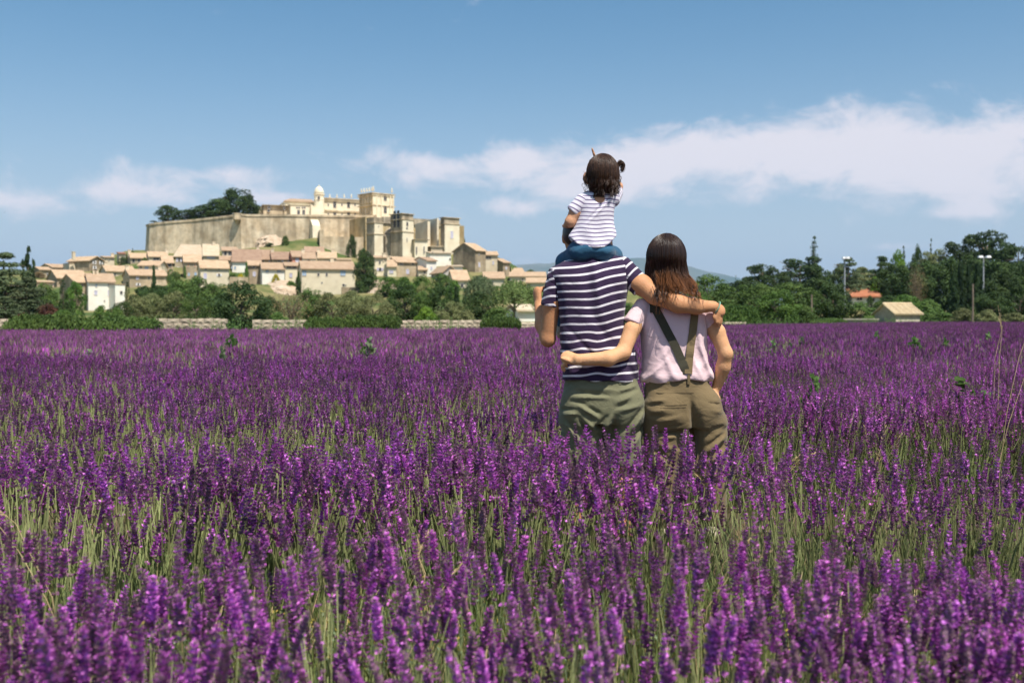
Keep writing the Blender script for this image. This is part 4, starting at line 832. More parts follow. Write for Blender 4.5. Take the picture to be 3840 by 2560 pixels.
TREES = [
 # left end
 (20, 945, 260, 88, 'cedar', 'leaf_cedar', 'tall grey-green cedar cut by the left picture edge', GA), (105, 1035, 175, 84, 'cedar', 'leaf_cedar', 'lower spreading cedar in front of the poplar', GA), (20, 1110, 170, 78, 'cedar', 'leaf_cedar', 'low cedar boughs above the wall in the far left corner', GA),
 (108, 928, 62, 118, 'poplar', 'leaf_cypress', 'slim dark poplar rising beside the cedars', GA), (170, 1062, 110, 98, 'broad', 'leaf_broad', 'green tree right of the lower cedar', GA), (238, 1050, 92, 92, 'spruce', 'leaf_dark', 'dark conical conifer left of the white-fronted house', GA),
 (280, 1052, 72, 100, 'broad', 'leaf_hedge', 'bright green crown behind the dark conifer', GA), (178, 1128, 96, 80, 'bush', 'leaf_red', 'dark red shrub behind the long clipped hedge', GA), (85, 1165, 60, 77, 'bush', 'leaf_red', 'small dark red shrub at the foot of the cedars', GA), (240, 1150, 90, 78, 'bush', 'leaf_hedge', 'green shrub between red shrub and white-fronted house', GA),
 (478, 1058, 56, 100, 'spruce', 'leaf_cypress', 'dark conifer at the right corner of the white-fronted house', GA), (380, 1135, 62, 86, 'bush', 'leaf_hedge', 'round shrub at the foot of the white-fronted house', GA), (440, 1140, 54, 86, 'bush', 'leaf_broad', 'small shrub right of the round shrub below the white-fronted house', GA),
 (578, 998, 24, 170, 'cypress', 'leaf_cypress', 'slim dark cypress in front of the broad tan house', GA), (655, 1012, 86, 165, 'broad', 'leaf_broad', 'green tree in front of the house with orange shutters', GA), (590, 1068, 130, 140, 'broad', 'leaf_dark', 'dark green tree below the slim cypress', GA), (740, 1036, 130, 150, 'broad', 'leaf_broad', 'wide green tree below the large beige house', GA), (670, 1050, 120, 145, 'broad', 'leaf_broad', 'green tree between the slim cypress and the wide green tree', GA), (545, 1070, 90, 150, 'broad', 'leaf_dark', 'dark crown left below the slim cypress', GA), (810, 1060, 110, 150, 'broad', 'leaf_broad', 'green crown between the wide green tree and the black-green oak', GA),
 (505, 1108, 120, 92, 'olive', 'leaf_olive', 'first silvery olive tree of the row behind the field wall', GA), (575, 1096, 120, 94, 'olive', 'leaf_olive', 'second silvery olive tree of the row behind the field wall', GA), (652, 1084, 120, 94, 'olive', 'leaf_olive', 'tallest olive tree of the row behind the field wall', GA), (735, 1096, 110, 92, 'olive', 'leaf_broad', 'fourth tree of the row behind the field wall, darker green', GA), (800, 1108, 110, 90, 'olive', 'leaf_broad', 'last tree of the row, beside the black-green oak', GA), (455, 1125, 90, 90, 'olive', 'leaf_dark', 'low dark tree at the start of the olive row', GA),
 (905, 1056, 205, 66, 'broad', 'leaf_pine', 'broad black-green oak standing in the gap of the field wall', GA), (845, 1120, 90, 70, 'bush', 'leaf_dark', 'dark shrub at the left foot of the oak', GA), (1010, 1110, 90, 92, 'broad', 'leaf_dark', 'dark tree right behind the oak', GA),
 (1088, 1080, 165, 76, 'bare', 'leaf_dry', 'half-bare greyish shrub above the field wall right of the oak', GA), (1040, 1160, 90, 70, 'bush', 'leaf_broad', 'green shrub at the foot of the half-bare shrub', GA),
 (1165, 1082, 110, 100, 'broad', 'leaf_broad', 'green tree left of the olives below the big cream house', GA), (1245, 1088, 130, 98, 'olive', 'leaf_olive', 'olive tree below the big cream house', GA), (1325, 1085, 120, 96, 'olive', 'leaf_olive', 'larger olive tree below the tan cliff', GA), (1400, 1095, 110, 94, 'olive', 'leaf_olive', 'olive tree under the right end of the tan cliff', GA), (1450, 1120, 80, 92, 'bush', 'leaf_olive', 'olive-green shrub between cliff olives and dark tree', GA),
 (1367, 929, 78, 220, 'broad', 'leaf_dark', 'tall dark tree on the slope right of the big cream house', GD), (1383, 1010, 80, 218, 'bush', 'leaf_dark', 'dark undergrowth at the foot of the tall slope tree', GD),
 (1455, 1028, 90, 208, 'bush', 'leaf_hedge', 'green slope shrub above the tan cliff', GD), (1515, 1028, 100, 206, 'bush', 'leaf_hedge', 'green slope shrub below the stone house with lattice window', GD), (1580, 1022, 90, 206, 'bush', 'leaf_hedge', 'green slope shrub below the white house', GD), (1655, 1016, 95, 200, 'bush', 'leaf_broad', 'leafy shrub left of the grey gable', GD), (1700, 1040, 60, 196, 'bush', 'leaf_hedge', 'small shrub in front of the grey gable', GD),
 (1585, 1045, 58, 150, 'bush', 'leaf_pale', 'round pale green bush above the dark trees', GA),
 (1520, 1062, 125, 100, 'broad', 'leaf_dark', 'dark tree below the round pale bush', GA), (1590, 1088, 80, 98, 'broad', 'leaf_broad', 'green tree behind the bright bush', GA), (1655, 1068, 95, 98, 'broad', 'leaf_dark', 'dark tree left of the slim cypress by the willows', GA), (1711, 1078, 32, 96, 'cypress', 'leaf_cypress', 'slim dark cypress left of the willows', GA), (1593, 1138, 95, 72, 'bush', 'leaf_bright', 'bright yellow-green bush above the field wall', GA), (1700, 1130, 100, 85, 'broad', 'leaf_olive', 'grey-green tree at the foot of the slim cypress', GA),
 (1800, 1022, 120, 104, 'willow', 'leaf_cedar', 'grey-green tall willow left of the light willow', GA), (1790, 1090, 120, 100, 'broad', 'leaf_dark', 'dark foliage beneath the tall willow', GA), (1928, 1038, 150, 102, 'willow', 'leaf_willow', 'light green drooping willow beside the raised elbow', GA), (1870, 1138, 140, 66, 'bush', 'leaf_broad', 'green shrub in front of the willows', GA), (1750, 1150, 90, 72, 'bush', 'leaf_olive', 'olive-green shrub between cypress and willows', GA),
 (1992, 1010, 36, 285, 'broad', 'leaf_broad', 'small round tree beyond the long tan roof', GD), (1914, 1000, 9, 300, 'cypress', 'leaf_cypress', 'tiny cypress left of the gazebo roof', GD),
 # castle terrace and slope
 (632, 768, 80, 352, 'broad', 'leaf_dark', 'round tree at the left end of the castle terrace', GB), (705, 785, 95, 352, 'broad', 'leaf_dark', 'second terrace tree, low and dark', GB), (765, 768, 110, 354, 'broad', 'leaf_dark', 'third terrace tree rising to the right', GB), (820, 745, 110, 356, 'broad', 'leaf_broad', 'fourth terrace tree beside the tallest', GB), (890, 706, 150, 358, 'broad', 'leaf_dark', 'tallest broad tree of the castle terrace', GB), (930, 730, 75, 354, 'broad', 'leaf_dark', 'right-hand terrace tree beside the castle outbuilding', GB), (580, 838, 30, 350, 'bush', 'leaf_dark', 'little shrub on the left corner of the rampart', GB),
 (1073, 878, 30, 322, 'bush', 'leaf_broad', 'round shrub on the ledge below the rampart', GD), (1012, 908, 36, 318, 'bush', 'leaf_dark', 'dark shrub under the rock ledge', GD), (1320, 868, 38, 322, 'bush', 'leaf_dark', 'creeper tuft on the stepped rampart', GD),
 (465, 958, 44, 292, 'bush', 'leaf_dark', 'ivy bush beside the tall narrow wall house', GD), (490, 938, 40, 300, 'bush', 'leaf_olive', 'olive shrub under the left end of the rampart', GD), (500, 930, 26, 310, 'spruce', 'leaf_dark', 'tiny dark conifer left of the rampart', GD), (362, 1012, 50, 272, 'bush', 'leaf_hedge', 'green garden shrub below the white-shuttered gable house', GD), (395, 994, 40, 274, 'bush', 'leaf_hedge', 'garden shrub right of the white-shuttered gable house', GD), (545, 960, 30, 276, 'bush', 'leaf_broad', 'small shrub in front of the long low house', GD),
 (150, 1015, 40, 268, 'bush', 'leaf_dry', 'reddish brown thicket at the village edge', GD), (875, 1016, 44, 244, 'bush', 'leaf_broad', 'green shrub left of the yellow shrub', GD), (905, 1018, 36, 243, 'bush', 'leaf_yellow', 'bright yellow shrub in front of the white house', GD), (926, 985, 18, 244, 'cypress', 'leaf_hedge', 'narrow green climber beside the slim stone tower house', GD), (1035, 1022, 32, 237, 'bush', 'leaf_yellow', 'yellow-green pergola vine on the white house terrace', GD), (1090, 1048, 50, 234, 'bush', 'leaf_hedge', 'shrub on the terrace of the loggia house', GD), (1120, 1020, 22, 228, 'cypress', 'leaf_dark', 'dark ivy column at the left corner of the big cream house', GD), (695, 998, 12, 260, 'cypress', 'leaf_hedge', 'thin climber on the house with orange shutters', GD), (1740, 1002, 40, 262, 'bush', 'leaf_hedge', 'shrub below the barn-like house', GD),(1742, 884, 10, 330, 'bush', 'leaf_dark', 'tiny shrub right of the church turret', GD),
 # wood on the right
 (2655, 1030, 170, 155, 'broad', 'leaf_broad', 'round green tree just right of the long brown hair', GC), (2765, 1050, 170, 160, 'broad', 'leaf_dark', 'dark green tree in front of the mountain foot', GC), (2758, 1032, 14, 260, 'spruce', 'leaf_dark', 'tiny dark spire in front of the far mountain', GC),
 (2860, 990, 130, 190, 'pine', 'leaf_pine', 'flat-topped pine left of the leaning spruce', GC), (2910, 1010, 90, 195, 'pine', 'leaf_pine', 'smaller pine beside the flat-topped pine', GC), (3000, 960, 160, 200, 'pine', 'leaf_pine', 'dense dark pine under the leaning spruce', GC), (3052, 887, 78, 206, 'spruce', 'leaf_pine', 'tall pointed spruce above the wood, highest spire', GC), (3060, 985, 110, 204, 'broad', 'leaf_dark', 'dark crown below the tall pointed spruce', GC),
 (2830, 1062, 190, 135, 'broad', 'leaf_broad', 'wide mid-green tree behind the clipped dark hedge', GC), (2960, 1060, 210, 138, 'broad', 'leaf_broad', 'broad light green tree right of the wide mid-green tree', GC), (3060, 1040, 170, 150, 'broad', 'leaf_dark', 'dark tree between broad light tree and lamp post', GC), (3120, 1060, 130, 140, 'broad', 'leaf_dark', 'dark tree just left of the lamp post', GC),
 (2918, 1088, 165, 98, 'broad', 'leaf_hedge', 'leafy round tree standing at the field edge', GC), (2805, 1172, 70, 94, 'bush', 'leaf_hedge', 'low bush left of the leafy round tree', GC), (3010, 1130, 110, 105, 'bush', 'leaf_broad', 'bush right of the leafy round tree', GC),
 (3178, 962, 130, 180, 'cedar', 'leaf_cedar', 'layered cedar behind the left lamp head', GC), (3230, 1000, 130, 200, 'cedar', 'leaf_olive', 'light olive-green cedar above the orange roof', GC), (3305, 958, 130, 190, 'cedar', 'leaf_pine', 'dark layered cedar right of the orange roof', GC), (3366, 940, 78, 200, 'broad', 'leaf_bright', 'yellow-green tree top between dark cedars', GC), (3386, 924, 44, 212, 'spruce', 'leaf_dark', 'small dark spire behind the yellow-green tree', GC), (3440, 922, 56, 214, 'broad', 'leaf_dark', 'narrow rounded tree top right of the small spire', GC), (3489, 896, 34, 224, 'spruce', 'leaf_dark', 'thin sparse spire of the wood', GC), (3505, 930, 100, 205, 'pine', 'leaf_olive', 'olive-toned pine right of the thin spire', GC), (3592, 892, 120, 200, 'pine', 'leaf_pine', 'dark pine with flat boughs left of the highest pine', GC), (3702, 866, 160, 200, 'pine', 'leaf_pine', 'highest broad pine of the wood', GC), (3815, 896, 150, 195, 'pine', 'leaf_pine', 'dark pine at the right picture edge', GC), (3770, 925, 120, 190, 'cedar', 'leaf_pine', 'dark layered cedar between highest pine and picture edge', GC),
 (3340, 985, 150, 178, 'broad', 'leaf_dark', 'dark tree between the orange roof and the stone hut', GC), (3240, 1000, 150, 205, 'broad', 'leaf_pine', 'dark mass behind the layered cedars', GC), (3150, 1000, 120, 205, 'broad', 'leaf_pine', 'dark tree behind the left lamp post', GC), (3405, 985, 150, 172, 'broad', 'leaf_dark', 'dark tree behind the stone hut', GC), (3480, 975, 150, 176, 'broad', 'leaf_dark', 'dark tree right behind the stone hut', GC), (3560, 965, 150, 176, 'broad', 'leaf_dark', 'dark mass of tree left of the wooden post', GC), (3645, 960, 150, 178, 'broad', 'leaf_dark', 'dark tree behind the wooden post', GC), (3740, 970, 170, 172, 'broad', 'leaf_dark', 'dark tree right of the right lamp post', GC), (3830, 985, 150, 168, 'broad', 'leaf_dark', 'dark tree under the right picture edge pine', GC), (3440, 985, 64, 160, 'bare', 'leaf_dry', 'dead brown tree among the dark trees', GC),
 (3600, 985, 44, 150, 'cypress', 'leaf_cypress', 'first black-green cypress of the group left of the wooden post', GC), (3630, 995, 40, 150, 'cypress', 'leaf_cypress', 'second black-green cypress, left of the wooden post', GC), (3665, 990, 44, 150, 'cypress', 'leaf_cypress', 'black-green cypress right of the wooden post', GC), (3575, 1020, 50, 148, 'cypress', 'leaf_cypress', 'shorter black-green cypress at the left of the cypress group', GC),
 (3760, 1010, 150, 150, 'broad', 'leaf_dark', 'dark leafy tree right of the cypress group', GC), (3825, 1040, 120, 145, 'broad', 'leaf_dark', 'lower dark leafy tree at the right edge', GC), (3720, 1090, 130, 140, 'broad', 'leaf_dark', 'low dark tree below the right lamp post', GC), (3280, 1040, 50, 178, 'cypress', 'leaf_bright', 'light green slender tree above the orange roof', GC),
 (3395, 1092, 140, 140, 'bush', 'leaf_hedge', 'bright green bush above the stone hut', GC), (3480, 1110, 130, 138, 'bush', 'leaf_broad', 'green bush right above the stone hut', GC), (3515, 1160, 150, 132, 'bush', 'leaf_broad', 'low bush right of the stone hut', GC), (3612, 1146, 96, 124, 'bush', 'leaf_olive', 'grey-green bush left of the wooden post', GC), (3705, 1152, 100, 120, 'bush', 'leaf_olive', 'grey-green bush right of the wooden post', GC), (3800, 1165, 110, 120, 'bush', 'leaf_olive', 'grey-green bush at the right edge of the field', GC),
 (3225, 1122, 120, 142, 'bush', 'leaf_broad', 'green bush left of the stone hut', GC), (3130, 1165, 110, 140, 'bush', 'leaf_broad', 'green bush at the foot of the left lamp post', GC), (3300, 1116, 70, 150, 'bush', 'leaf_broad', 'green bush below the orange roof', GC), (3262, 1098, 34, 160, 'bush', 'leaf_dark', 'dark shrub in front of the orange roof', GC), (3125, 1100, 70, 158, 'broad', 'leaf_dark', 'dark tree at the left end of the orange roof', GC),
 (3330, 1100, 90, 165, 'bush', 'leaf_dark', 'dark shrub at the right end of the orange roof', GC), (2710, 1090, 140, 140, 'broad', 'leaf_broad', 'green tree above the clipped dark hedge', GC), (2620, 1090, 120, 130, 'broad', 'leaf_broad', 'green tree behind the pink shirt shoulder', GC), (2450, 1110, 160, 150, 'broad', 'leaf_broad', 'green tree seen between striped shirt and brown hair', GC), (2300, 1120, 160, 150, 'broad', 'leaf_broad', 'green tree behind the striped shirt', GC), (2110, 1130, 140, 150, 'broad', 'leaf_broad', 'green tree behind the raised elbow', GC),
]
for t_ in TREES: tree(t_[0], t_[1], t_[2] * (1.3 if t_[7] == GC and t_[4] in ('pine', 'cedar', 'spruce') else 1.12), *t_[3:7], group=t_[7], ybase=832 if t_[7] == GB else None)

def hedge(px0, px1, ytop, D, thick, leaf, label, D1=None):
    a, b = P(px0, HOR, D), P(px1, HOR, D1 or D); c = (a + b) / 2; g = tz(c.x, c.y); L_ = (b - a).length; H = zat(ytop, c.y) - g
    root = empty('hedge', (c.x, c.y, g), label, 'hedge')
    me = crown_mesh('hedge', px0 % 13); me.materials[0] = MATS[leaf]
    o = obj('foliage', me, root); o['kind'] = 'stuff'; o.scale = (L_, thick, H); o.rotation_euler = (0, 0, math.atan2(b.y - a.y, b.x - a.x))
    k = MB(); k.box((c.x, c.y, g), L_ * .95, thick * .60, H * .66, math.atan2(b.y - a.y, b.x - a.x)); k.build('branches', MATS['leaf_dark'], root)
hedge(40, 320, 1176, 46.5, 1.5, 'leaf_broad', 'left half of the long dark clipped hedge before the cedars'); hedge(310, 596, 1186, 46.8, 1.5, 'leaf_broad', 'right half of the long dark clipped hedge, lower and browner')
hedge(1146, 1290, 1186, 51, 1.4, 'leaf_broad', 'short dark hedge over the wall below the half-bare shrub'); hedge(1285, 1505, 1178, 51, 1.6, 'leaf_broad', 'taller dark hedge left of the bright bush')
hedge(1800, 1955, 1186, 52, 1.6, 'leaf_broad', 'low dark hedge in front of the willows'); hedge(2690, 2838, 1142, 92, 2.0, 'leaf_broad', 'clipped dark hedge right of the resting hand'); hedge(2990, 3170, 1192, 112, 1.5, 'leaf_broad', 'low clipped hedge left of the lamp post foot')
# ------------------------------------------------------------------ people: signed-distance bodies meshed with surface nets
class Field:
    def __init__(s, lo, hi, h):
        s.h = h; s.lo = np.array(lo, float); n = np.ceil((np.array(hi, float) - s.lo) / h).astype(int) + 1
        s.n = n; s.g = np.full(n, 1.0, np.float32)
    def block(s, lo, hi):
        a = np.clip(np.floor((np.array(lo) - s.lo) / s.h).astype(int), 0, s.n - 1); b = np.clip(np.ceil((np.array(hi) - s.lo) / s.h).astype(int) + 1, 1, s.n)
        ax = [s.lo[i] + s.h * np.arange(a[i], b[i]) for i in range(3)]
        return (slice(a[0], b[0]), slice(a[1], b[1]), slice(a[2], b[2])), ax[0][:, None, None], ax[1][None, :, None], ax[2][None, None, :]
    def join(s, sl, d, k):
        g = s.g[sl]
        if k <= 0: s.g[sl] = np.minimum(g, d); return
        h = np.maximum(k - np.abs(g - d), 0) / k; s.g[sl] = np.minimum(g, d) - h * h * k * .25
    def cone(s, a, b, ra, rb, k=.02, flat=None):
        """tapered capsule a-b; flat = (axis vector, factor) squashes the section"""
        a = np.array(a, float); b = np.array(b, float); m = max(ra, rb) + k + .03; sl, X, Y, Z = s.block(np.minimum(a, b) - m, np.maximum(a, b) + m)
        u = b - a; L2 = float(u @ u) + 1e-12; t = np.clip(((X - a[0]) * u[0] + (Y - a[1]) * u[1] + (Z - a[2]) * u[2]) / L2, 0, 1)
        dx, dy, dz = X - a[0] - t * u[0], Y - a[1] - t * u[1], Z - a[2] - t * u[2]
        if flat is not None:
            f = np.array(flat[0], float); f /= np.linalg.norm(f); q = dx * f[0] + dy * f[1] + dz * f[2]; e = 1 / flat[1] - 1; dx, dy, dz = dx + q * e * f[0], dy + q * e * f[1], dz + q * e * f[2]
        s.join(sl, np.sqrt(dx * dx + dy * dy + dz * dz) - (ra + (rb - ra) * t), k); return s
    def chain(s, pts, rads, k=.02, flat=None):
        for (p, q), (r0, r1) in zip(zip(pts, pts[1:]), zip(rads, rads[1:])): s.cone(p, q, r0, r1, k, flat)
        return s
    def ell(s, c, r, k=.02, rot=None):
        c = np.array(c, float); r = np.array(r, float); m = r.max() + k + .02; sl, X, Y, Z = s.block(c - m, c + m)
        x, y, z = X - c[0], Y - c[1], Z - c[2]
        if rot is not None:
            M_ = np.array(rot); x, y, z = [M_[i][0] * x + M_[i][1] * y + M_[i][2] * z for i in range(3)]
        k0 = np.sqrt((x / r[0]) ** 2 + (y / r[1]) ** 2 + (z / r[2]) ** 2) + 1e-9; k1 = np.sqrt((x / r[0] ** 2) ** 2 + (y / r[1] ** 2) ** 2 + (z / r[2] ** 2) ** 2) + 1e-9
        s.join(sl, k0 * (k0 - 1) / k1, k); return s
    def loft(s, secs, k=.02, p=2.3, cap=.02):
        """stack of horizontal super-elliptic sections (z, cx, cy, rx, ry), any order of z"""
        S = np.array(sorted(secs), float); R_ = S[:, 3:5].max() + .06; sl, X, Y, Z = s.block([S[:, 1].min() - R_, S[:, 2].min() - R_, S[0, 0] - .06], [S[:, 1].max() + R_, S[:, 2].max() + R_, S[-1, 0] + .06])
        z = Z.ravel(); zi = np.clip(z, S[0, 0], S[-1, 0])
        def ip(c):    # smooth interpolation
            t = np.interp(zi, S[:, 0], np.arange(len(S))); i = np.clip(t.astype(int), 0, len(S) - 2); f = t - i; y0 = S[np.clip(i - 1, 0, None), c]; y1 = S[i, c]; y2 = S[i + 1, c]; y3 = S[np.clip(i + 2, None, len(S) - 1), c]
            return (y1 + .5 * f * (y2 - y0 + f * (2 * y0 - 5 * y1 + 4 * y2 - y3 + f * (3 * (y1 - y2) + y3 - y0))))[None, None, :]
        cx, cy, rx, ry = ip(1), ip(2), ip(3), ip(4)
        q = (np.abs((X - cx) / rx) ** p + np.abs((Y - cy) / ry) ** p) ** (1 / p)
        d = (q - 1) * np.minimum(rx, ry) * .9; e = np.maximum(S[0, 0] - Z, Z - S[-1, 0])
        d = np.where(e > 0, np.sqrt(np.maximum(d, 0) ** 2 + e * e), d) if cap > 0 else np.maximum(d, e)
        s.join(sl, d.astype(np.float32), k); return s
    def cut(s, pt, nrm):
        """remove everything on the side nrm points to"""
        nrm = np.array(nrm, float); nrm /= np.linalg.norm(nrm); sl, X, Y, Z = s.block(s.lo, s.lo + s.h * s.n)
        d = (X - pt[0]) * nrm[0] + (Y - pt[1]) * nrm[1] + (Z - pt[2]) * nrm[2]; s.g[sl] = np.maximum(s.g[sl], d); return s
    def cut_fn(s, fn):
        sl, X, Y, Z = s.block(s.lo, s.lo + s.h * s.n); s.g[sl] = np.maximum(s.g[sl], fn(X, Y, Z)); return s
    def bump(s, fn):
        sl, X, Y, Z = s.block(s.lo, s.lo + s.h * s.n); s.g[sl] = s.g[sl] + fn(X, Y, Z).astype(np.float32); return s
    def mesh(s):
        g = s.g; n = g.shape; ins = g < 0
        c = np.zeros(np.array(n) - 1, int)
        for i in (0, 1):
            for j in (0, 1):
                for k in (0, 1): c += ins[i:n[0] - 1 + i, j:n[1] - 1 + j, k:n[2] - 1 + k]
        act = (c > 0) & (c < 8); idx = np.full(act.shape, -1, int); I = np.argwhere(act); idx[act] = np.arange(len(I))
        acc = np.zeros((len(I), 3)); cnt = np.zeros(len(I))
        for ax in range(3):
            o1, o2 = [a for a in range(3) if a != ax]
            for i in (0, 1):
                for j in (0, 1):
                    q = I.copy(); q[:, o1] += i; q[:, o2] += j; r = q.copy(); r[:, ax] += 1
                    a = g[q[:, 0], q[:, 1], q[:, 2]]; b = g[r[:, 0], r[:, 1], r[:, 2]]; m = (a < 0) != (b < 0); t = np.where(m, a / np.where(a == b, 1, a - b), 0)
                    p = q.astype(float); p[:, ax] += t; acc[m] += p[m]; cnt[m] += 1
        V = s.lo + s.h * acc / cnt[:, None]; F = []
        for ax in range(3):
            o1, o2 = [(1, 2), (2, 0), (0, 1)][ax]
            sl0 = [slice(None)] * 3; sl1 = [slice(None)] * 3; sl0[ax] = slice(0, -1); sl1[ax] = slice(1, None)
            a = ins[tuple(sl0)]; b = ins[tuple(sl1)]; E = np.argwhere(a != b); E = E[(E[:, o1] > 0) & (E[:, o2] > 0) & (E[:, o1] < n[o1] - 1) & (E[:, o2] < n[o2] - 1)]
            fl = a[E[:, 0], E[:, 1], E[:, 2]]
            def at(d1, d2):
                q = E.copy(); q[:, o1] -= d1; q[:, o2] -= d2; return idx[q[:, 0], q[:, 1], q[:, 2]]
            Q = np.stack([at(1, 1), at(0, 1), at(0, 0), at(1, 0)], 1); Q[~fl] = Q[~fl][:, ::-1]; F.append(Q)
        F = np.concatenate(F); F = F[(F >= 0).all(1)]; return V, F
def relax(V, F, it=2, lam=.5):
    E = np.concatenate([F[:, [0, 1]], F[:, [1, 2]], F[:, [2, 3]], F[:, [3, 0]]])
    for _ in range(it):
        S = np.zeros_like(V); c = np.zeros(len(V)); np.add.at(S, E[:, 0], V[E[:, 1]]); np.add.at(c, E[:, 0], 1); np.add.at(S, E[:, 1], V[E[:, 0]]); np.add.at(c, E[:, 1], 1)
        V = V + lam * (S / np.maximum(c, 1)[:, None] - V)
    return V
DP = 5.3                                               # distance of the family
def Q(px, py, dy=0.0): return np.array(P(px, py, DP + dy))
PX = DP / FPX                                          # metres per picture pixel at the family
def skin_obj(name, fld, m, root, it=2, attrs=None, owner=None):
    V, F = fld.mesh(); V = relax(V, F, it); off = np.zeros(3)
    p = root
    while p is not None: off += np.array(p.location); p = p.parent
    me = np_mesh(name, V - off, F, m, True)
    for nm, fn in (attrs or {}).items(): attr(me, nm, fn(V))
    return obj(name, me, root)

def skin_mat(name, a, b):
    m = mat(name, a, 0.58, 0.22, base2=b, scale=18, detail=6, bump=0.12, bscale=120)
    bs = m.node_tree.nodes['Principled BSDF']; bs.inputs['Subsurface Weight'].default_value = 0.12; bs.inputs['Subsurface Radius'].default_value = (.012, .005, .003); bs.inputs['Subsurface Scale'].default_value = .6
    return m
skin_mat('skin_tan', (0.52, 0.25, 0.118), (0.58, 0.285, 0.14)); skin_mat('skin_fair', (0.63, 0.335, 0.165), (0.68, 0.375, 0.195)); skin_mat('skin_child', (0.57, 0.29, 0.16), (0.62, 0.33, 0.19))
def cloth_mat(name, base, base2, wr=0.35, fine=220, spec=.15):
    """woven cloth with soft irregular creases"""
    m = mat(name, base, 0.85, spec, base2=base2, scale=5, detail=4, sheen=.15); nt = m.node_tree; L = nt.links.new; bs = nt.nodes['Principled BSDF']
    tc = nn(nt, 'ShaderNodeTexCoord'); mp = nn(nt, 'ShaderNodeMapping'); mp.inputs['Scale'].default_value = (1, 1, 1.7); mp.inputs['Rotation'].default_value = (.2, .5, .1); L(tc.outputs['Object'], mp.inputs[0])
    n1 = nn(nt, 'ShaderNodeTexNoise'); n1.inputs['Scale'].default_value = 16; n1.inputs['Detail'].default_value = 3; n1.inputs['Distortion'].default_value = 1.2; L(mp.outputs[0], n1.inputs['Vector'])
    n2 = nn(nt, 'ShaderNodeTexNoise'); n2.inputs['Scale'].default_value = fine; n2.inputs['Detail'].default_value = 2; L(tc.outputs['Object'], n2.inputs['Vector'])
    b1 = nn(nt, 'ShaderNodeBump'); b1.inputs['Strength'].default_value = wr; b1.inputs['Distance'].default_value = .02; L(n1.outputs[0], b1.inputs['Height'])
    b2 = nn(nt, 'ShaderNodeBump'); b2.inputs['Strength'].default_value = .25; b2.inputs['Distance'].default_value = .001; L(n2.outputs[0], b2.inputs['Height']); L(b1.outputs[0], b2.inputs['Normal']); L(b2.outputs[0], bs.inputs['Normal'])
    return m
def stripe_mat(name, dark, light, period, duty, wr=.3):
    """printed stripes along the 'stripe' attribute (metres of cloth)"""
    m = cloth_mat(name, dark, dark, wr); nt = m.node_tree; L = nt.links.new; bs = nt.nodes['Principled BSDF']
    at = nn(nt, 'ShaderNodeAttribute', attribute_name='stripe'); dv = nn(nt, 'ShaderNodeMath', operation='DIVIDE'); L(at.outputs['Fac'], dv.inputs[0]); dv.inputs[1].default_value = period
    fr = nn(nt, 'ShaderNodeMath', operation='FRACT'); L(dv.outputs[0], fr.inputs[0])
    cr = nn(nt, 'ShaderNodeValToRGB'); e = cr.color_ramp.elements; e[0].position = 0; e[0].color = (*light, 1); e[1].position = duty; e[1].color = (*light, 1)
    q = e.new(min(duty + .03, .98)); q.color = (*dark, 1); q = e.new(.985); q.color = (*dark, 1); L(fr.outputs[0], cr.inputs[0]); L(cr.outputs[0], bs.inputs['Base Color'])
    return m
stripe_mat('shirt_navy', (0.034, 0.018, 0.050), (0.72, 0.67, 0.69), 0.0442, .235); stripe_mat('shirt_child', (0.74, 0.70, 0.75), (0.17, 0.13, 0.24), 0.0218, .27, .2)
cloth_mat('cloth_pink', (0.72, 0.52, 0.53), (0.76, 0.56, 0.565), .22); cloth_mat('cloth_khaki', (0.155, 0.150, 0.085), (0.175, 0.170, 0.098), .25); cloth_mat('cloth_brown', (0.17, 0.122, 0.060), (0.195, 0.142, 0.072), .22); cloth_mat('cloth_denim', (0.022, 0.085, 0.15), (0.035, 0.115, 0.19), .3); cloth_mat('strap_shaded', (0.045, 0.042, 0.028), (0.06, 0.055, 0.036), .1)
def hair_mat(name, root, tip):
    m = bpy.data.materials.new(name); m.use_nodes = True; nt = m.node_tree; L = nt.links.new; bs = nt.nodes['Principled BSDF']; bs.inputs['Roughness'].default_value = .38; bs.inputs['Specular IOR Level'].default_value = .5
    at = nn(nt, 'ShaderNodeAttribute', attribute_name='along'); cr = nn(nt, 'ShaderNodeValToRGB'); e = cr.color_ramp.elements; e[0].position = .50; e[0].color = (*root, 1); e[1].position = 1.0; e[1].color = (*tip, 1); q = e.new(.80); q.color = tuple(.72 * r_ + .28 * t_ for r_, t_ in zip(root, tip)) + (1,); L(at.outputs['Fac'], cr.inputs[0])
    a2 = nn(nt, 'ShaderNodeAttribute', attribute_name='shade'); mr = nn(nt, 'ShaderNodeMapRange'); L(a2.outputs['Fac'], mr.inputs[0]); mr.inputs[3].default_value = .55; mr.inputs[4].default_value = 1.6
    hs = nn(nt, 'ShaderNodeHueSaturation'); L(cr.outputs[0], hs.inputs['Color']); L(mr.outputs[0], hs.inputs['Value']); L(hs.outputs[0], bs.inputs['Base Color']); MATS[name] = m; return m
hair_mat('hair_brown', (0.028, 0.013, 0.007), (0.21, 0.078, 0.024)); hair_mat('hair_child', (0.048, 0.022, 0.010), (0.032, 0.014, 0.007)); hair_mat('hair_black', (0.008, 0.006, 0.005), (0.008, 0.006, 0.005))
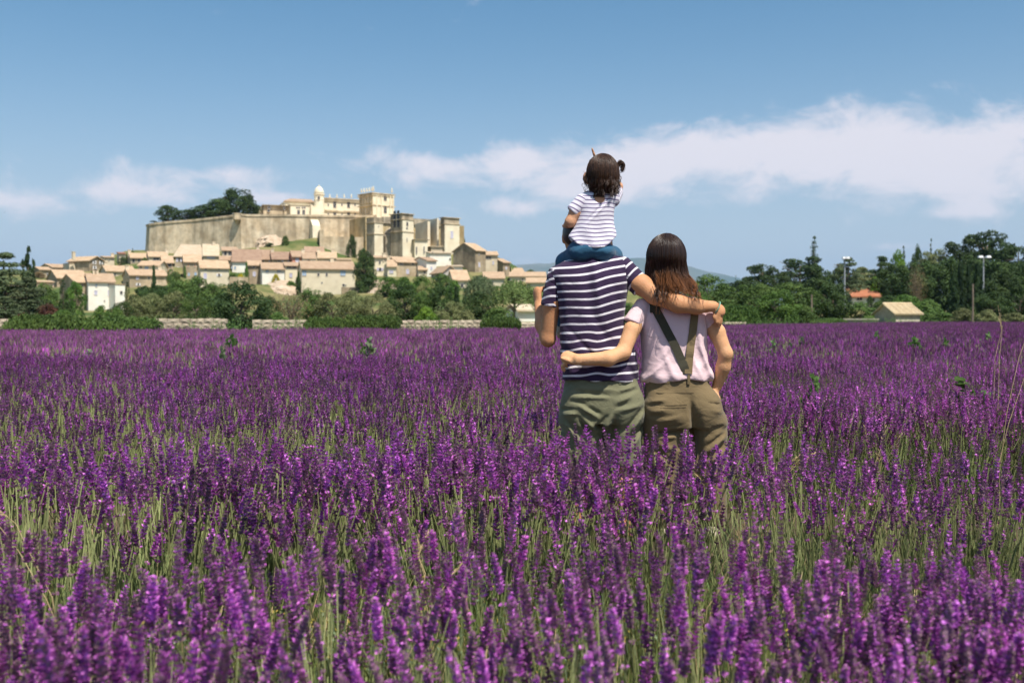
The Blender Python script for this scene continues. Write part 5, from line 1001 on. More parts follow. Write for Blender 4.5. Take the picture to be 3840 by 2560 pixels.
mat('bracelet_mint', (0.20, 0.42, 0.30), .5); mat('shoe_tan', (0.40, 0.17, 0.09), .7, base2=(0.46, 0.21, 0.12)); mat('button_dark', (0.05, 0.05, 0.06), .4); mat('sole_pale', (0.5, 0.42, 0.32), .8); mat('stitch', (0.09, 0.065, 0.035), .9); mat('sclera', (0.8, 0.78, 0.75), .3); mat('iris', (0.06, 0.035, 0.02), .3); mat('lips', (0.45, 0.16, 0.13), .5)

def hand(f, wrist, palm, pn, thumb_dir, fdirs, L=.075, rp=.036, curl=None):
    """palm from wrist to palm point (knuckles), five separate bent fingers; pn = normal out of the back of the hand"""
    wrist, palm, pn = np.array(wrist), np.array(palm), np.array(pn, float); ax = (palm - wrist) / np.linalg.norm(palm - wrist); pn -= ax * (pn @ ax); pn /= np.linalg.norm(pn); sd = np.cross(ax, pn)
    f.cone(wrist, palm, rp * .78, rp, .012, (pn, .55))
    for i, (l, o) in enumerate(((.92, -1.0), (1.06, -.36), (1.0, .30), (.78, .92))):
        k = palm + sd * o * rp * .78 - ax * abs(o) * .004; d = np.array(fdirs[min(i, len(fdirs) - 1)][0], float); e = np.array(fdirs[min(i, len(fdirs) - 1)][1], float); d /= np.linalg.norm(d); e /= np.linalg.norm(e)
        a = k + d * L * l * .5; b = a + (d * .4 + e * .6) / np.linalg.norm(d * .4 + e * .6) * L * l * .3; c = b + e * L * l * .22
        f.chain([k - ax * .01, a, b, c], [.0095, .0088, .0080, .0066], .003)
    td = np.array(thumb_dir, float); td /= np.linalg.norm(td); t0 = wrist + ax * .022 + np.sign(td @ sd) * sd * rp * .6; t1 = t0 + td * .032; t2 = t1 + (td * .6 + ax * .6) / np.linalg.norm(td * .6 + ax * .6) * .028
    f.chain([t0, t1, t2], [.0125, .0105, .0082], .008)

def strands(name, roots, m, root, rad=.0016, seg=9):
    """hair mesh: each strand a list of points; three-sided tapering tubes"""
    V = []; F = []; A = []; S = []; rg = np.random.default_rng(3)
    for pts in roots:
        pts = np.array(pts); n = len(pts); o = len(V); sh = rg.random()
        T = np.gradient(pts, axis=0); T /= np.linalg.norm(T, axis=1)[:, None] + 1e-9
        N = np.cross(T, [0.2, 1.0, 0.1]); N /= np.linalg.norm(N, axis=1)[:, None] + 1e-9; B = np.cross(T, N); r = rad * rg.uniform(.7, 1.4)
        for i in range(n):
            rr = r * (1 - .75 * (i / (n - 1)) ** 2)
            for a in (0, 2.09, 4.19): V.append(pts[i] + (N[i] * math.cos(a) + B[i] * math.sin(a)) * rr); A.append(i / (n - 1)); S.append(sh)
        for i in range(n - 1):
            for k in range(3): F.append((o + i * 3 + k, o + i * 3 + (k + 1) % 3, o + i * 3 + 3 + (k + 1) % 3, o + i * 3 + 3 + k))
    off = np.zeros(3); p = root
    while p is not None: off += np.array(p.location); p = p.parent
    me = np_mesh(name, np.array(V) - off, np.array(F), MATS[m], True); attr(me, 'along', A); attr(me, 'shade', S); return obj(name, me, root)

def creases(lst, front=False):
    """folds drawn as picture segments (x0, y0, x1, y1, width m, height m): positive = ridge; only on the side facing the camera"""
    L_ = [(P(x0, 1189, DP).x, P(1920, y0, DP).z, P(x1, 1189, DP).x, P(1920, y1, DP).z, w, a) for x0, y0, x1, y1, w, a in lst]
    def fn(X, Y, Z):
        d = 0 * X + 0 * Z; side = (Y < DP + .03)
        for x0, z0, x1, z1, w, a in L_:
            ux, uz = x1 - x0, z1 - z0; l2 = ux * ux + uz * uz; t = ((X - x0) * ux + (Z - z0) * uz) / l2; tc = np.clip(t, 0, 1)
            q = np.sqrt((X - x0 - tc * ux) ** 2 + (Z - z0 - tc * uz) ** 2); env = np.sin(np.pi * np.clip(t, .02, .98)) ** .5
            d = d - a * env * np.exp(-(q / w) ** 2)
        return d * side
    return fn
def folds(seed, dirs, amp, wl):
    """irregular drape creases: sum of warped ridges along given directions"""
    rg = np.random.default_rng(seed); W = [(np.array(d, float) / np.linalg.norm(d), rg.uniform(0, 6.28), rg.uniform(.75, 1.3)) for d in dirs]
    def fn(X, Y, Z):
        o = 0
        for d, ph, k in W:
            warp = .8 * np.sin((X * 9 + Z * 6 + ph)) + .4 * np.sin(Z * 13 - X * 7 + ph * 2)
            t = (X * d[0] + Y * d[1] + Z * d[2]) * 6.283 / (wl * k) + ph + warp
            mod = .5 + .5 * np.sin(X * 8.3 * k + Z * 6.1 + ph * 3)
            o = o + (1 - np.abs(np.sin(t * .5))) ** 2 * mod
        return o * amp / len(W) * 1.6
    return fn
def secs(rows, ry, dy=0.0, grow=0.0, dys=None):
    out = []
    for i, (py, l, r) in enumerate(rows):
        a, b = Q(l, py, dy), Q(r, py, dy); q = ry[i] if hasattr(ry, '__len__') else ry
        out.append((a[2], (a[0] + b[0]) / 2, DP + dy + (dys[i] if dys else 0), (b[0] - a[0]) / 2 + grow, q + grow))
    return out
def X_(px, dy=0.0): return Q(px, 1189, dy)[0]
def Z_(py, dy=0.0): return Q(1920, py, dy)[2]
def gpt(px, z, dy=0.0): return np.array([X_(px, dy), DP + dy, z])
def surf_y(f, x, z):
    """first y, coming from the camera side, where field f is solid"""
    i = int(round((x - f.lo[0]) / f.h)); k = int(round((z - f.lo[2]) / f.h)); col = f.g[min(max(i, 0), f.n[0] - 1), :, min(max(k, 0), f.n[2] - 1)]; j = np.argmax(col < 0)
    if col[j] >= 0: return None
    t = col[j - 1] / (col[j - 1] - col[j]) if j > 0 else 0; return f.lo[1] + f.h * (j - 1 + t)
def ribbon(name, pts, width, th, m, root, nrm=(0, -1, 0)):
    """flat strap swept along 3D points"""
    pts = np.array(pts); T = np.gradient(pts, axis=0); T /= np.linalg.norm(T, axis=1)[:, None]; N = np.array(nrm, float); mb = MB(); vs = []
    for p, t in zip(pts, T):
        s = np.cross(t, N); s /= np.linalg.norm(s); n = np.cross(s, t)
        vs += [p - s * width / 2, p + s * width / 2, p + s * width / 2 - n * th, p - s * width / 2 - n * th]
    fs = [(i * 4 + k, i * 4 + (k + 1) % 4, i * 4 + 4 + (k + 1) % 4, i * 4 + 4 + k) for i in range(len(pts) - 1) for k in range(4)] + [(3, 2, 1, 0), tuple(range(len(pts) * 4 - 4, len(pts) * 4))]
    mb.add(vs, fs); return mb.build(name, MATS[m], root, False)
def face_parts(root, c, fw, up, sc):
    """eyes and mouth on the far side of the head; fw = where the face looks"""
    fw = np.array(fw, float); fw /= np.linalg.norm(fw); up = np.array(up, float); sd = np.cross(fw, up); sd /= np.linalg.norm(sd)
    for s in (-1, 1):
        e = MB(); p = np.array(c) + fw * .088 * sc + sd * s * .031 * sc; e.lathe((p[0], p[1], p[2]), [(.001, -.011 * sc), (.009 * sc, -.006 * sc), (.0115 * sc, 0), (.009 * sc, .006 * sc), (.001, .011 * sc)], 8); ey = e.build('eye', MATS['sclera'], root, True)
        i = MB(); q = p + fw * .010 * sc; i.lathe((q[0], q[1], q[2]), [(.0005, -.005 * sc), (.0045 * sc, 0), (.0005, .005 * sc)], 8); i.build('iris', MATS['iris'], ey, True)
    m = MB(); p = np.array(c) + fw * .090 * sc - np.array([0, 0, .055 * sc]); m.tube([p - sd * .024 * sc, p + fw * .006 * sc, p + sd * .024 * sc], [.002, .006 * sc, .002], 6); m.build('mouth', MATS['lips'], root, True)

# ================================================================= the man
def build_man():
    root = empty('person', gpt(2255, 0.0), 'adult in navy striped T-shirt and khaki shorts carrying the child on the shoulders', 'person')
    f = Field([X_(1975) - .02, DP - .30, -.02], [X_(2735), DP + .36, 1.82], .0062)
    hd = Q(2166, 884, .13)
    f.ell(hd, (.074, .094, .112)); f.ell(hd + [0, .03, -.05], (.058, .066, .075)); f.cone(hd + [0, .095, -.012], hd + [0, .112, -.03], .010, .013, .01)
    for s in (-1, 1): f.ell(hd + [s * .076, .0, -.012], (.010, .022, .032), .006)
    f.cone(Q(2205, 1015, .02), hd - [0, .0, .05], .052, .052, .02)
    f.loft(secs([(1010, 2140, 2290), (1040, 2105, 2315), (1086, 2112, 2320), (1202, 2125, 2318), (1318, 2128, 2350), (1430, 2140, 2365), (1500, 2145, 2370)], .085), .03)
    el = Q(2055, 1272, .03); wr = Q(2021, 1142, .16)                                         # arm that holds the child's leg
    f.chain([Q(2096, 1045), Q(2068, 1135, .005), el], [.040, .046, .039], .02); f.chain([el, Q(2036, 1215, .080), wr], [.038, .041, .027], .02)
    hand(f, wr, Q(2014, 1098, .185), (-.9, -.4, .1), (.5, .6, .4), [((.45, .5, .6), (.95, .25, -.15))] * 4)
    e2 = Q(2456, 1108, -.085); w2 = Q(2676, 1149, -.115)                                     # arm round the woman's shoulders
    f.chain([Q(2320, 1018, -.005), Q(2405, 1068, -.045), e2], [.044, .053, .047], .02); f.chain([e2, Q(2545, 1140, -.15), Q(2610, 1149, -.155), w2], [.046, .045, .039, .028], .02)
    hand(f, w2, Q(2699, 1162, -.10), (.35, -.9, .5), (-.35, -.2, -.9), [((.28, .12, -.95), (.05, .30, -.95)), ((.22, .08, -.95), (.0, .25, -.95)), ((.15, .05, -.97), (-.05, .2, -.95)), ((.05, .0, -.97), (-.12, .15, -.95))], L=.078, rp=.036)
    for px, k in ((2180, -1), (2332, 1)):
        f.chain([gpt(px, .78), gpt(px + k * 6, .47, .02), gpt(px + k * 8, .30, -.015), gpt(px + k * 8, .09, -.01)], [.088, .056, .056, .036], .03)
        f.chain([gpt(px + k * 8, .06, -.01), gpt(px + k * 12, .035, .13)], [.036, .030], .02)
    skin_obj('body', f, MATS['skin_tan'], root)
    body = f
    hc = Field(hd - .17, hd + .17, .006); hc.ell(hd + [0, -.006, .014], (.083, .100, .112)); hc.cut_fn(lambda X, Y, Z: (Z * 0 + (Y - hd[1] - .045) * .8 - (Z - hd[2] - .03) * .9) * .8); hc.cut(hd - [0, 0, .06], (0, .35, -1)); hc.bump(folds(4, [(1, .2, .3), (.3, 1, .4)], .006, .02))
    V, F = hc.mesh(); V = relax(V, F, 1); me = np_mesh('hair', V - np.array(root.location), F, MATS['hair_black'], True); attr(me, 'along', np.zeros(len(V))); attr(me, 'shade', np.full(len(V), .5)); obj('hair', me, root)
    face_parts(root, hd, (0, 1, 0), (0, 0, 1), 1.0)
    # T-shirt: trunk and two sleeves
    s = Field([X_(2040), DP - .22, Z_(1445)], [X_(2440), DP + .22, Z_(930)], .0062)
    s.loft(secs([(985, 2120, 2330), (1005, 2078, 2352), (1040, 2074, 2362), (1086, 2084, 2358), (1135, 2094, 2350), (1202, 2100, 2344), (1268, 2096, 2354), (1318, 2099, 2382), (1370, 2106, 2390), (1440, 2108, 2396)], [.075, .095, .115, .122, .125, .122, .120, .122, .125, .128]), .02, 2.5)
    s.cone(Q(2205, 985, .01), Q(2330, 1002), .055, .056, .03); s.cone(Q(2205, 988, .01), Q(2092, 1030), .055, .050, .03); s.cone(Q(2206, 1000, .01), Q(2206, 968, .015), .066, .062, .02)
    xc = X_(2222); zk = Z_(1150)
    def drape(X, Y, Z):                                # long diagonal pull from the raised shoulder, hem flare, waist creases
        line = (X - X_(2195)) - (Z - Z_(980)) * -.12
        d = -.010 * np.exp(-((line - .035) / .022) ** 2) * np.clip((Z - Z_(1230)) / .2, 0, 1) + .007 * np.exp(-((line + .01) / .03) ** 2) * np.clip((Z - Z_(1230)) / .2, 0, 1)
        for (px, py, sl, w, a) in ((2300, 1100, .2, .030, .005), (2150, 1180, .05, .035, .004), (2260, 1260, .5, .022, .007), (2200, 1310, .9, .016, .007), (2150, 1330, 1.6, .013, .006), (2320, 1330, .6, .02, .005)):
            u = (X - X_(px)) - (Z - Z_(py)) * -sl; r2 = ((X - X_(px)) ** 2 + (Z - Z_(py)) ** 2)
            d = d + a * np.exp(-(u / w) ** 2) * np.exp(-r2 / .02)
        lo = np.clip((Z_(1290) - Z) / .10, 0, 1)
        return d + lo * .004 * np.sin(X * 70 + Z * 30) + .003 * np.sin(X * 26 - Z * 12 + 1.0)
    s.bump(drape); s.cut_fn(lambda X, Y, Z: Z_(1424) - .03 * (X - xc) + .004 * np.sin(X * 40) - Z + 0 * Y)
    def st(V):
        x = V[:, 0] - xc; z = V[:, 2]; sl = .055 + .05 * np.clip((z - zk) / .2, 0, 1)
        kink = np.maximum(x - .01, 0) * (.10 + .06 * np.clip((z - Z_(1250)) / .2, 0, 1)) * np.clip((z - Z_(1330)) / .1, 0, 1)
        return 3.0 - (z - sl * x - kink) + .004 * np.sin(x * 22 + z * 9) + .003 * np.sin(x * 47 - z * 20) * np.clip((Z_(1180) - z) / .1, 0, 1) + .018
    sh = skin_obj('shirt', s, MATS['shirt_navy'], root, 2, {'stripe': st})
    for nm, a, b, ra, rb in (('sleeve', Q(2092, 1022), Q(2062, 1150, .005), .054, .051), ('sleeve', Q(2328, 1000), Q(2412, 1083, -.04), .062, .057)):
        ax = (b - a) / np.linalg.norm(b - a); v = Field(np.minimum(a, b) - .10, np.maximum(a, b) + .10, .006)
        v.cone(a, b + ax * .05, ra, rb, .0); v.bump(folds(11 if ra < .06 else 17, [(ax[0], .3, ax[2])], .006 if ra < .06 else .003, .045)); v.cut(b, ax + np.array([0, 0, -.25 if ra > .06 else 0])); v.cut(a - ax * .012, -ax)
        inner = lambda X, Y, Z: -1.0
        def sst(V, a=a, ax=ax, k=ra): u = (V - a) @ ax; return u + .0145 + .010 * np.sin(V[:, 1] * 40) * (k < .06) + (V[:, 0] - a[0]) * (.25 if k < .06 else .12)
        skin_obj(nm, v, MATS['shirt_navy'], sh, 2, {'stripe': sst})
    # shorts
    p = Field([X_(2080), DP - .24, .36], [X_(2440), DP + .24, Z_(1395)], .0065)
    p.loft(secs([(1405, 2118, 2388), (1440, 2114, 2394), (1490, 2106, 2412), (1540, 2102, 2416), (1585, 2101, 2416)], [.112, .118, .130, .132, .125]), .03, 2.4)
    for px, k in ((2178, -1), (2337, 1)): p.chain([gpt(px, Z_(1570)), gpt(px + k * 3, .42, .01)], [.108, .104], .035); p.ell(Q(px, 1520, -.055), (.088, .075, .095), .05)
    p.bump(creases([(2160, 1448, 2300, 1456, .008, .009), (2150, 1463, 2290, 1478, .008, -.009), (2135, 1480, 2280, 1484, .010, .012), (2130, 1497, 2200, 1508, .009, -.010), (2300, 1462, 2380, 1440, .008, .009), (2305, 1478, 2385, 1455, .009, -.009), (2304, 1500, 2365, 1474, .010, .010), (2300, 1520, 2350, 1500, .010, -.012), (2310, 1532, 2400, 1510, .012, .012),
       (2160, 1510, 2240, 1560, .010, .014), (2185, 1512, 2250, 1545, .009, -.012), (2180, 1560, 2245, 1620, .012, .014), (2165, 1560, 2215, 1625, .010, -.014), (2110, 1575, 2180, 1665, .012, .014), (2125, 1570, 2190, 1640, .012, -.013), (2105, 1600, 2150, 1690, .010, -.012), (2108, 1550, 2165, 1540, .008, .010), (2105, 1530, 2150, 1526, .008, -.010), (2290, 1540, 2250, 1620, .014, .014), (2275, 1545, 2225, 1600, .012, -.014), (2300, 1560, 2290, 1680, .020, -.030),
       (2340, 1630, 2410, 1540, .012, .014), (2330, 1610, 2400, 1525, .011, -.014), (2355, 1660, 2412, 1580, .012, -.013), (2345, 1690, 2412, 1610, .013, .012), (2395, 1600, 2412, 1680, .01, -.01), (2320, 1700, 2330, 1760, .012, .01), (2200, 1690, 2190, 1760, .014, .012), (2140, 1690, 2150, 1770, .012, -.012), (2380, 1690, 2370, 1770, .014, .012)]))
    p.bump(folds(8, [(.8, .2, .6), (-.7, .1, .7)], .0035, .06)); p.cut((0, 0, .405), (0, 0, -1)); p.cut_fn(lambda X, Y, Z: Z - Z_(1416) + 0 * X + 0 * Y)
    so = skin_obj('shorts', p, MATS['cloth_khaki'], root)
    for (x0, y0, x1, y1) in ((2298, 1440, 2296, 1545), (2160, 1492, 2235, 1489), (2340, 1484, 2400, 1490), (2236, 1489, 2238, 1560), (2340, 1484, 2352, 1555)):
        pts = []
        for t in np.linspace(0, 1, 12):
            x, z = X_(x0 + (x1 - x0) * t), Z_(y0 + (y1 - y0) * t); y = surf_y(p, x, z)
            if y is not None: pts.append((x, y + .002, z))
        if len(pts) > 4: ribbon('seam', pts, .004, .003, 'cloth_khaki', so)
    for px in (2266, 2318):
        b = MB(); x, z = X_(px), Z_(1428); y = surf_y(p, x, z); b.box((x, y - .003, z - .010), .011, .007, .022); b.build('belt_loop', MATS['cloth_khaki'], so)
    for px, k in ((2180, -1), (2332, 1)):
        v = Field(gpt(px, -.02, -.15) - [.12, 0, 0], gpt(px, .16, .26) + [.12, 0, 0], .008); c = gpt(px + k * 8, .05, 0)
        v.chain([c + [0, -.05, -.005], c + [k * .006, .06, -.004], c + [k * .012, .15, -.012]], [.044, .047, .038], .03, ((0, 0, 1), .95)); v.cone(c + [0, -.035, .0], c + [0, -.035, .06], .045, .043, .02); v.cut((0, 0, .004), (0, 0, -1)); v.cut((0, 0, .112), (0, 0, 1))
        skin_obj('shoe', v, MATS['shoe_tan'], root)
    br = MB(); c = Q(2688, 1154, -.113); ax = np.array([.85, .1, -.42]); ax /= np.linalg.norm(ax); u = np.cross(ax, [0, 1, 0]); u /= np.linalg.norm(u); w = np.cross(ax, u)
    br.tube([c + (u * math.cos(t) * .034 + w * math.sin(t) * .030) for t in np.linspace(0, 6.283, 25)], .0032, 6); br.build('bracelet', MATS['bracelet_mint'], root, True)
    return root, s

# ================================================================= the woman
def build_woman():
    root = empty('person', gpt(2570, 0.0), 'adult with long brown hair in pink T-shirt and brown dungarees, arm round the other', 'person')
    f = Field([X_(2085), DP - .30, -.02], [X_(2765), DP + .30, 1.66], .0062)
    hd = Q(2497, 972, .015)
    f.ell(hd, (.072, .092, .108)); f.ell(hd + [0, .03, -.055], (.053, .06, .07)); f.cone(hd + [0, .092, -.014], hd + [0, .107, -.030], .009, .012, .01)
    for s in (-1, 1): f.ell(hd + [s * .073, .0, -.012], (.009, .020, .029), .006)
    f.cone(Q(2522, 1140, .0), hd - [0, 0, .06], .050, .046, .03)
    f.loft(secs([(1130, 2450, 2600), (1160, 2412, 2640), (1211, 2415, 2635), (1300, 2425, 2628), (1360, 2440, 2620), (1440, 2445, 2630), (1520, 2450, 2650)], [.06, .08, .088, .085, .08, .085, .085]), .03)
    el = Q(2336, 1322, -.12); wr = Q(2166, 1348, -.172)                                        # arm across the man's back
    f.chain([Q(2422, 1158, -.01), Q(2370, 1235, -.07), el], [.034, .043, .0385], .012); f.chain([el, Q(2280, 1344, -.165), wr], [.038, .0385, .028], .018)
    hand(f, wr, Q(2126, 1338, -.142), (-.1, -.85, .5), (-.85, -.05, .35), [((-.55, .15, -.8), (.55, .45, -.7)), ((-.45, .12, -.88), (.5, .45, -.75)), ((-.35, .1, -.92), (.45, .4, -.8)), ((-.2, .08, -.95), (.4, .4, -.8))], L=.066, rp=.037)
    e2 = Q(2721, 1326, -.055); w2 = Q(2690, 1446, .0)                                          # arm propped at the hip
    f.chain([Q(2628, 1166, -.01), Q(2688, 1245, -.035), e2], [.036, .044, .036], .012); f.chain([e2, Q(2712, 1375, -.035), w2], [.036, .037, .028], .018)
    hand(f, w2, Q(2668, 1490, .03), (.85, -.4, .2), (.2, .8, -.4), [((-.15, .5, -.8), (-.4, .6, -.6))] * 4, L=.068, rp=.034)
    for px, x2, k in ((2490, 2480, -1), (2655, 2668, 1)):
        f.chain([gpt(px, .74), gpt(x2, .45, .0), gpt(x2, .28, -.01), gpt(x2, .08, 0)], [.07, .05, .045, .034], .03); f.chain([gpt(x2, .055, 0), gpt(x2 + k * 8, .032, .12)], [.034, .027], .02)
    skin_obj('body', f, MATS['skin_fair'], root)
    face_parts(root, hd, (0, 1, 0), (0, 0, 1), .95)
    # T-shirt
    s = Field([X_(2370), DP - .22, Z_(1450)], [X_(2690), DP + .2, Z_(1085)], .0058)
    s.loft(secs([(1124, 2440, 2592), (1140, 2408, 2628), (1172, 2396, 2652), (1211, 2398, 2654), (1281, 2405, 2648), (1345, 2410, 2652), (1388, 2406, 2664), (1414, 2402, 2668), (1445, 2425, 2655)], [.060, .078, .098, .106, .106, .108, .118, .124, .108]), .02, 2.4)
    s.cone(Q(2520, 1128, .0), Q(2425, 1146, -.01), .045, .044, .03); s.cone(Q(2525, 1128, .0), Q(2630, 1158, -.01), .045, .046, .03)
    def drape(X, Y, Z):
        d = 0
        for (px, py, sl, w, a) in ((2470, 1340, .7, .018, .009), (2445, 1390, 1.0, .014, .008), (2500, 1375, -.4, .016, .008), (2620, 1300, -.25, .014, .008), (2640, 1360, -.45, .014, .009), (2600, 1370, -.5, .013, .008), (2420, 1250, .1, .02, .004), (2610, 1230, -.1, .015, .006), (2635, 1240, -.12, .013, .006)):
            u = (X - X_(px)) - (Z - Z_(py)) * sl; d = d - a * np.exp(-(u / w) ** 2) * np.exp(-(((X - X_(px)) ** 2 + (Z - Z_(py)) ** 2)) / .010)
        return d + np.clip((Z_(1340) - Z) / .08, 0, 1) * .005 * np.sin(X * 62 + np.sin(Z * 30) * 1.5)
    s.bump(drape); xm = X_(2567)
    waist = lambda X: Z_(1396) - .17 * np.maximum(xm - X, 0) - .16 * np.maximum(X - xm, 0)
    s.cut_fn(lambda X, Y, Z: waist(X) - .030 - Z + 0 * Y)
    sh = skin_obj('shirt', s, MATS['cloth_pink'], root)
    for a, b, ra, rb, tw in ((Q(2418, 1148, -.012), Q(2372, 1216, -.052), .055, .055, (0, 0, -.25)), (Q(2632, 1160, -.012), Q(2674, 1212, -.025), .053, .053, (.1, 0, .2))):
        ax = (b - a) / np.linalg.norm(b - a); v = Field(np.minimum(a, b) - .09, np.maximum(a, b) + .09, .0058); v.cone(a, b + ax * .05, ra, rb, 0); v.bump(folds(21, [(ax[2], .2, -ax[0])], .005, .05)); v.cut(b, ax + np.array(tw)); v.cut(a - ax * .01, -ax); skin_obj('sleeve', v, MATS['cloth_pink'], sh)
    # dungarees
    p = Field([X_(2385), DP - .26, .03], [X_(2745), DP + .22, Z_(1385)], .0065)
    p.loft(secs([(1392, 2424, 2656), (1440, 2418, 2660), (1502, 2414, 2684), (1560, 2412, 2708), (1600, 2414, 2714)], [.112, .114, .122, .126, .122]), .03, 2.4)
    p.ell(Q(2492, 1535, -.060), (.098, .085, .105), .04); p.ell(Q(2642, 1530, -.055), (.088, .080, .100), .04)
    p.chain([gpt(2488, Z_(1590)), gpt(2484, .45, .0), gpt(2482, .12, .0)], [.112, .092, .082], .02); p.chain([gpt(2656, Z_(1590)), gpt(2668, .45, .0), gpt(2676, .12, .0)], [.106, .086, .075], .02)
    p.bump(lambda X, Y, Z: .020 * np.exp(-((X - X_(2580) - (Z_(1520) - Z) * .10) / .014) ** 2) * np.clip((Z_(1470) - Z) / .08, 0, 1) * (Y < DP))
    p.bump(creases([(2425, 1500, 2480, 1490, .009, .009), (2422, 1515, 2475, 1505, .008, -.008), (2425, 1535, 2480, 1528, .010, .009), (2420, 1552, 2500, 1550, .009, -.006), (2440, 1575, 2540, 1555, .012, .006), (2450, 1600, 2550, 1585, .010, -.006), (2440, 1612, 2535, 1616, .009, -.020), (2445, 1630, 2540, 1632, .011, .012), (2450, 1650, 2540, 1690, .014, .010), (2440, 1670, 2520, 1730, .012, -.012), (2555, 1640, 2540, 1720, .012, .012),
       (2595, 1540, 2608, 1720, .022, -.030), (2650, 1600, 2705, 1590, .010, -.012), (2655, 1620, 2710, 1612, .012, .012), (2640, 1668, 2712, 1612, .012, -.016), (2635, 1690, 2712, 1630, .013, .015), (2630, 1720, 2715, 1650, .014, -.014), (2640, 1745, 2715, 1680, .014, .013), (2625, 1750, 2690, 1720, .012, -.012), (2620, 1780, 2690, 1770, .012, .012), (2640, 1500, 2690, 1512, .008, -.006), (2650, 1530, 2700, 1540, .010, .006), (2690, 1640, 2715, 1760, .012, -.01)]))
    p.bump(folds(33, [(.3, 0, 1), (-.4, 0, 1)], .0025, .07))
    def under(X, Y, Z):
        d = 0
        for px, py, w in ((2485, 1618, .075), (2680, 1612, .06)): d = d + .016 * np.exp(-((Z - Z_(py) - .25 * (X - X_(px))) / .016) ** 2) * np.exp(-((X - X_(px)) / w) ** 2) * (Y < DP)
        return d
    p.bump(under); p.cut_fn(lambda X, Y, Z: Z - waist(X) + 0 * Y); p.cut((0, 0, .075), (0, 0, -1))
    po = skin_obj('dungarees', p, MATS['cloth_brown'], root)
    def on(fl, pts, lift):
        out = []
        for px, py in pts:
            x, z = X_(px), Z_(py); y = surf_y(fl, x, z)
            if y is None: y = out[-1][1] + .01 if out else DP - .1
            out.append((x, y - lift, z))
        o = np.array(out); o[1:-1, 1] = np.minimum(o[1:-1, 1], (o[:-2, 1] + o[2:, 1]) / 2 + .004); return o
    def path(pts, n=22):
        pts = np.array(pts, float); t = np.linspace(0, len(pts) - 1, n); return [(np.interp(q, range(len(pts)), pts[:, 0]), np.interp(q, range(len(pts)), pts[:, 1])) for q in t]
    ribbon('strap', on(s, path([(2440, 1128), (2452, 1165), (2490, 1240), (2522, 1300), (2548, 1360), (2560, 1396)]), .006), .044, .006, 'strap_shaded', po)  # left strap darker than its twin: shade put into the cloth colour
    ribbon('strap', on(s, path([(2594, 1135), (2592, 1178), (2584, 1250), (2576, 1300), (2571, 1345), (2567, 1396)]), .010), .040, .006, 'cloth_brown', po)
    bk = MB(); c = on(s, [(2448, 1158)], .012)[0]; bk.box((c[0], c[1], c[2] - .02), .056, .008, .04); bk.build('buckle', MATS['strap_shaded'], po)
    def wb(x0, x1, off0, n=30):
        o = []
        for t in np.linspace(0, 1, n):
            x = X_(x0 + (x1 - x0) * t); z = waist(x) - off0; y = surf_y(p, x, z - .01)
            if y is not None: o.append((x, y - .003, z))
        return o
    ribbon('waistband', wb(2430, 2652, .016), .034, .004, 'cloth_brown', po)
    lp = MB(); x = X_(2569); z = Z_(1420); y = surf_y(p, x, z); lp.box((x, y - .008, z - .02), .014, .008, .05); lp.build('belt_loop', MATS['cloth_brown'], po)
    for line in ([(2458, 1512), (2562, 1510)], [(2462, 1521), (2558, 1519)], [(2450, 1468), (2588, 1467)], [(2640, 1500), (2690, 1505)]):
        ribbon('stitching', on(p, path(line, 14), .0015), .0035, .002, 'stitch', po)
    for x2, k in ((2480, -1), (2668, 1)):
        v = Field(gpt(x2, -.02, -.13) - [.1, 0, 0], gpt(x2, .14, .24) + [.1, 0, 0], .008); c = gpt(x2, .045, 0)
        v.chain([c + [0, -.04, -.005], c + [k * .006, .05, -.004], c + [k * .010, .13, -.012]], [.038, .040, .033], .03); v.cone(c + [0, -.03, 0], c + [0, -.03, .05], .039, .037, .02); v.cut((0, 0, .004), (0, 0, -1)); v.cut((0, 0, .09), (0, 0, 1)); skin_obj('shoe', v, MATS['sole_pale'], root)
    # hair: cap plus hanging strands, lighter towards the ends
    cap = Field(hd - .24, hd + .2, .007); cap.ell(hd + [0, -.008, .012], (.094, .109, .113)); cap.loft([(hd[2] - .125, hd[0] + .008, hd[1] - .045, .075, .034), (hd[2] - .08, hd[0] + .004, hd[1] - .036, .086, .055), (hd[2] - .01, hd[0], hd[1] - .012, .092, .095)], .03); cap.cut_fn(lambda X, Y, Z: (Y - hd[1] - .03) - np.maximum(Z - hd[2] - .06, 0) * 2)
    V, F = cap.mesh(); V = relax(V, F, 2); me = np_mesh('hair', V - np.array(root.location), F, MATS['hair_brown'], True); attr(me, 'along', np.clip((hd[2] + .1 - V[:, 2]) / .36, 0, 1)); attr(me, 'shade', np.full(len(V), .2)); hair = obj('hair', me, root)
    rg = np.random.default_rng(12); S = []; hw = np.array(root.location)
    locks = {}
    for i in range(2300):
        ph = rg.uniform(-math.pi * .98, -math.pi * .02) if rg.random() < .86 else rg.uniform(-.02, .45) * (1 if rg.random() < .5 else -1) + (0 if rg.random() < .5 else math.pi)
        li = (int((ph + 4) * 9), int(rg.integers(0, 3)))
        if li not in locks: locks[li] = (rg.normal(1086, 13), rg.uniform(.002, .006), rg.uniform(0, 6.28), rg.uniform(-.004, .020), rg.random(), rg.uniform(-.02, .02))
        ze, wv, pz, fl, lng, sx = locks[li]
        off = rg.uniform(.0, .012); a = np.array([.095, .110, .114]) + off; dx, dy = math.cos(ph), math.sin(ph)
        pts = []; th0 = rg.uniform(.05, 1.2); side = dx
        for t in np.linspace(0, 1, 6):
            th = th0 + (1.72 - th0) * t; pts.append(hd + [0, -.008, .012] + a * np.array([math.sin(th) * dx, math.sin(th) * dy, math.cos(th)]))
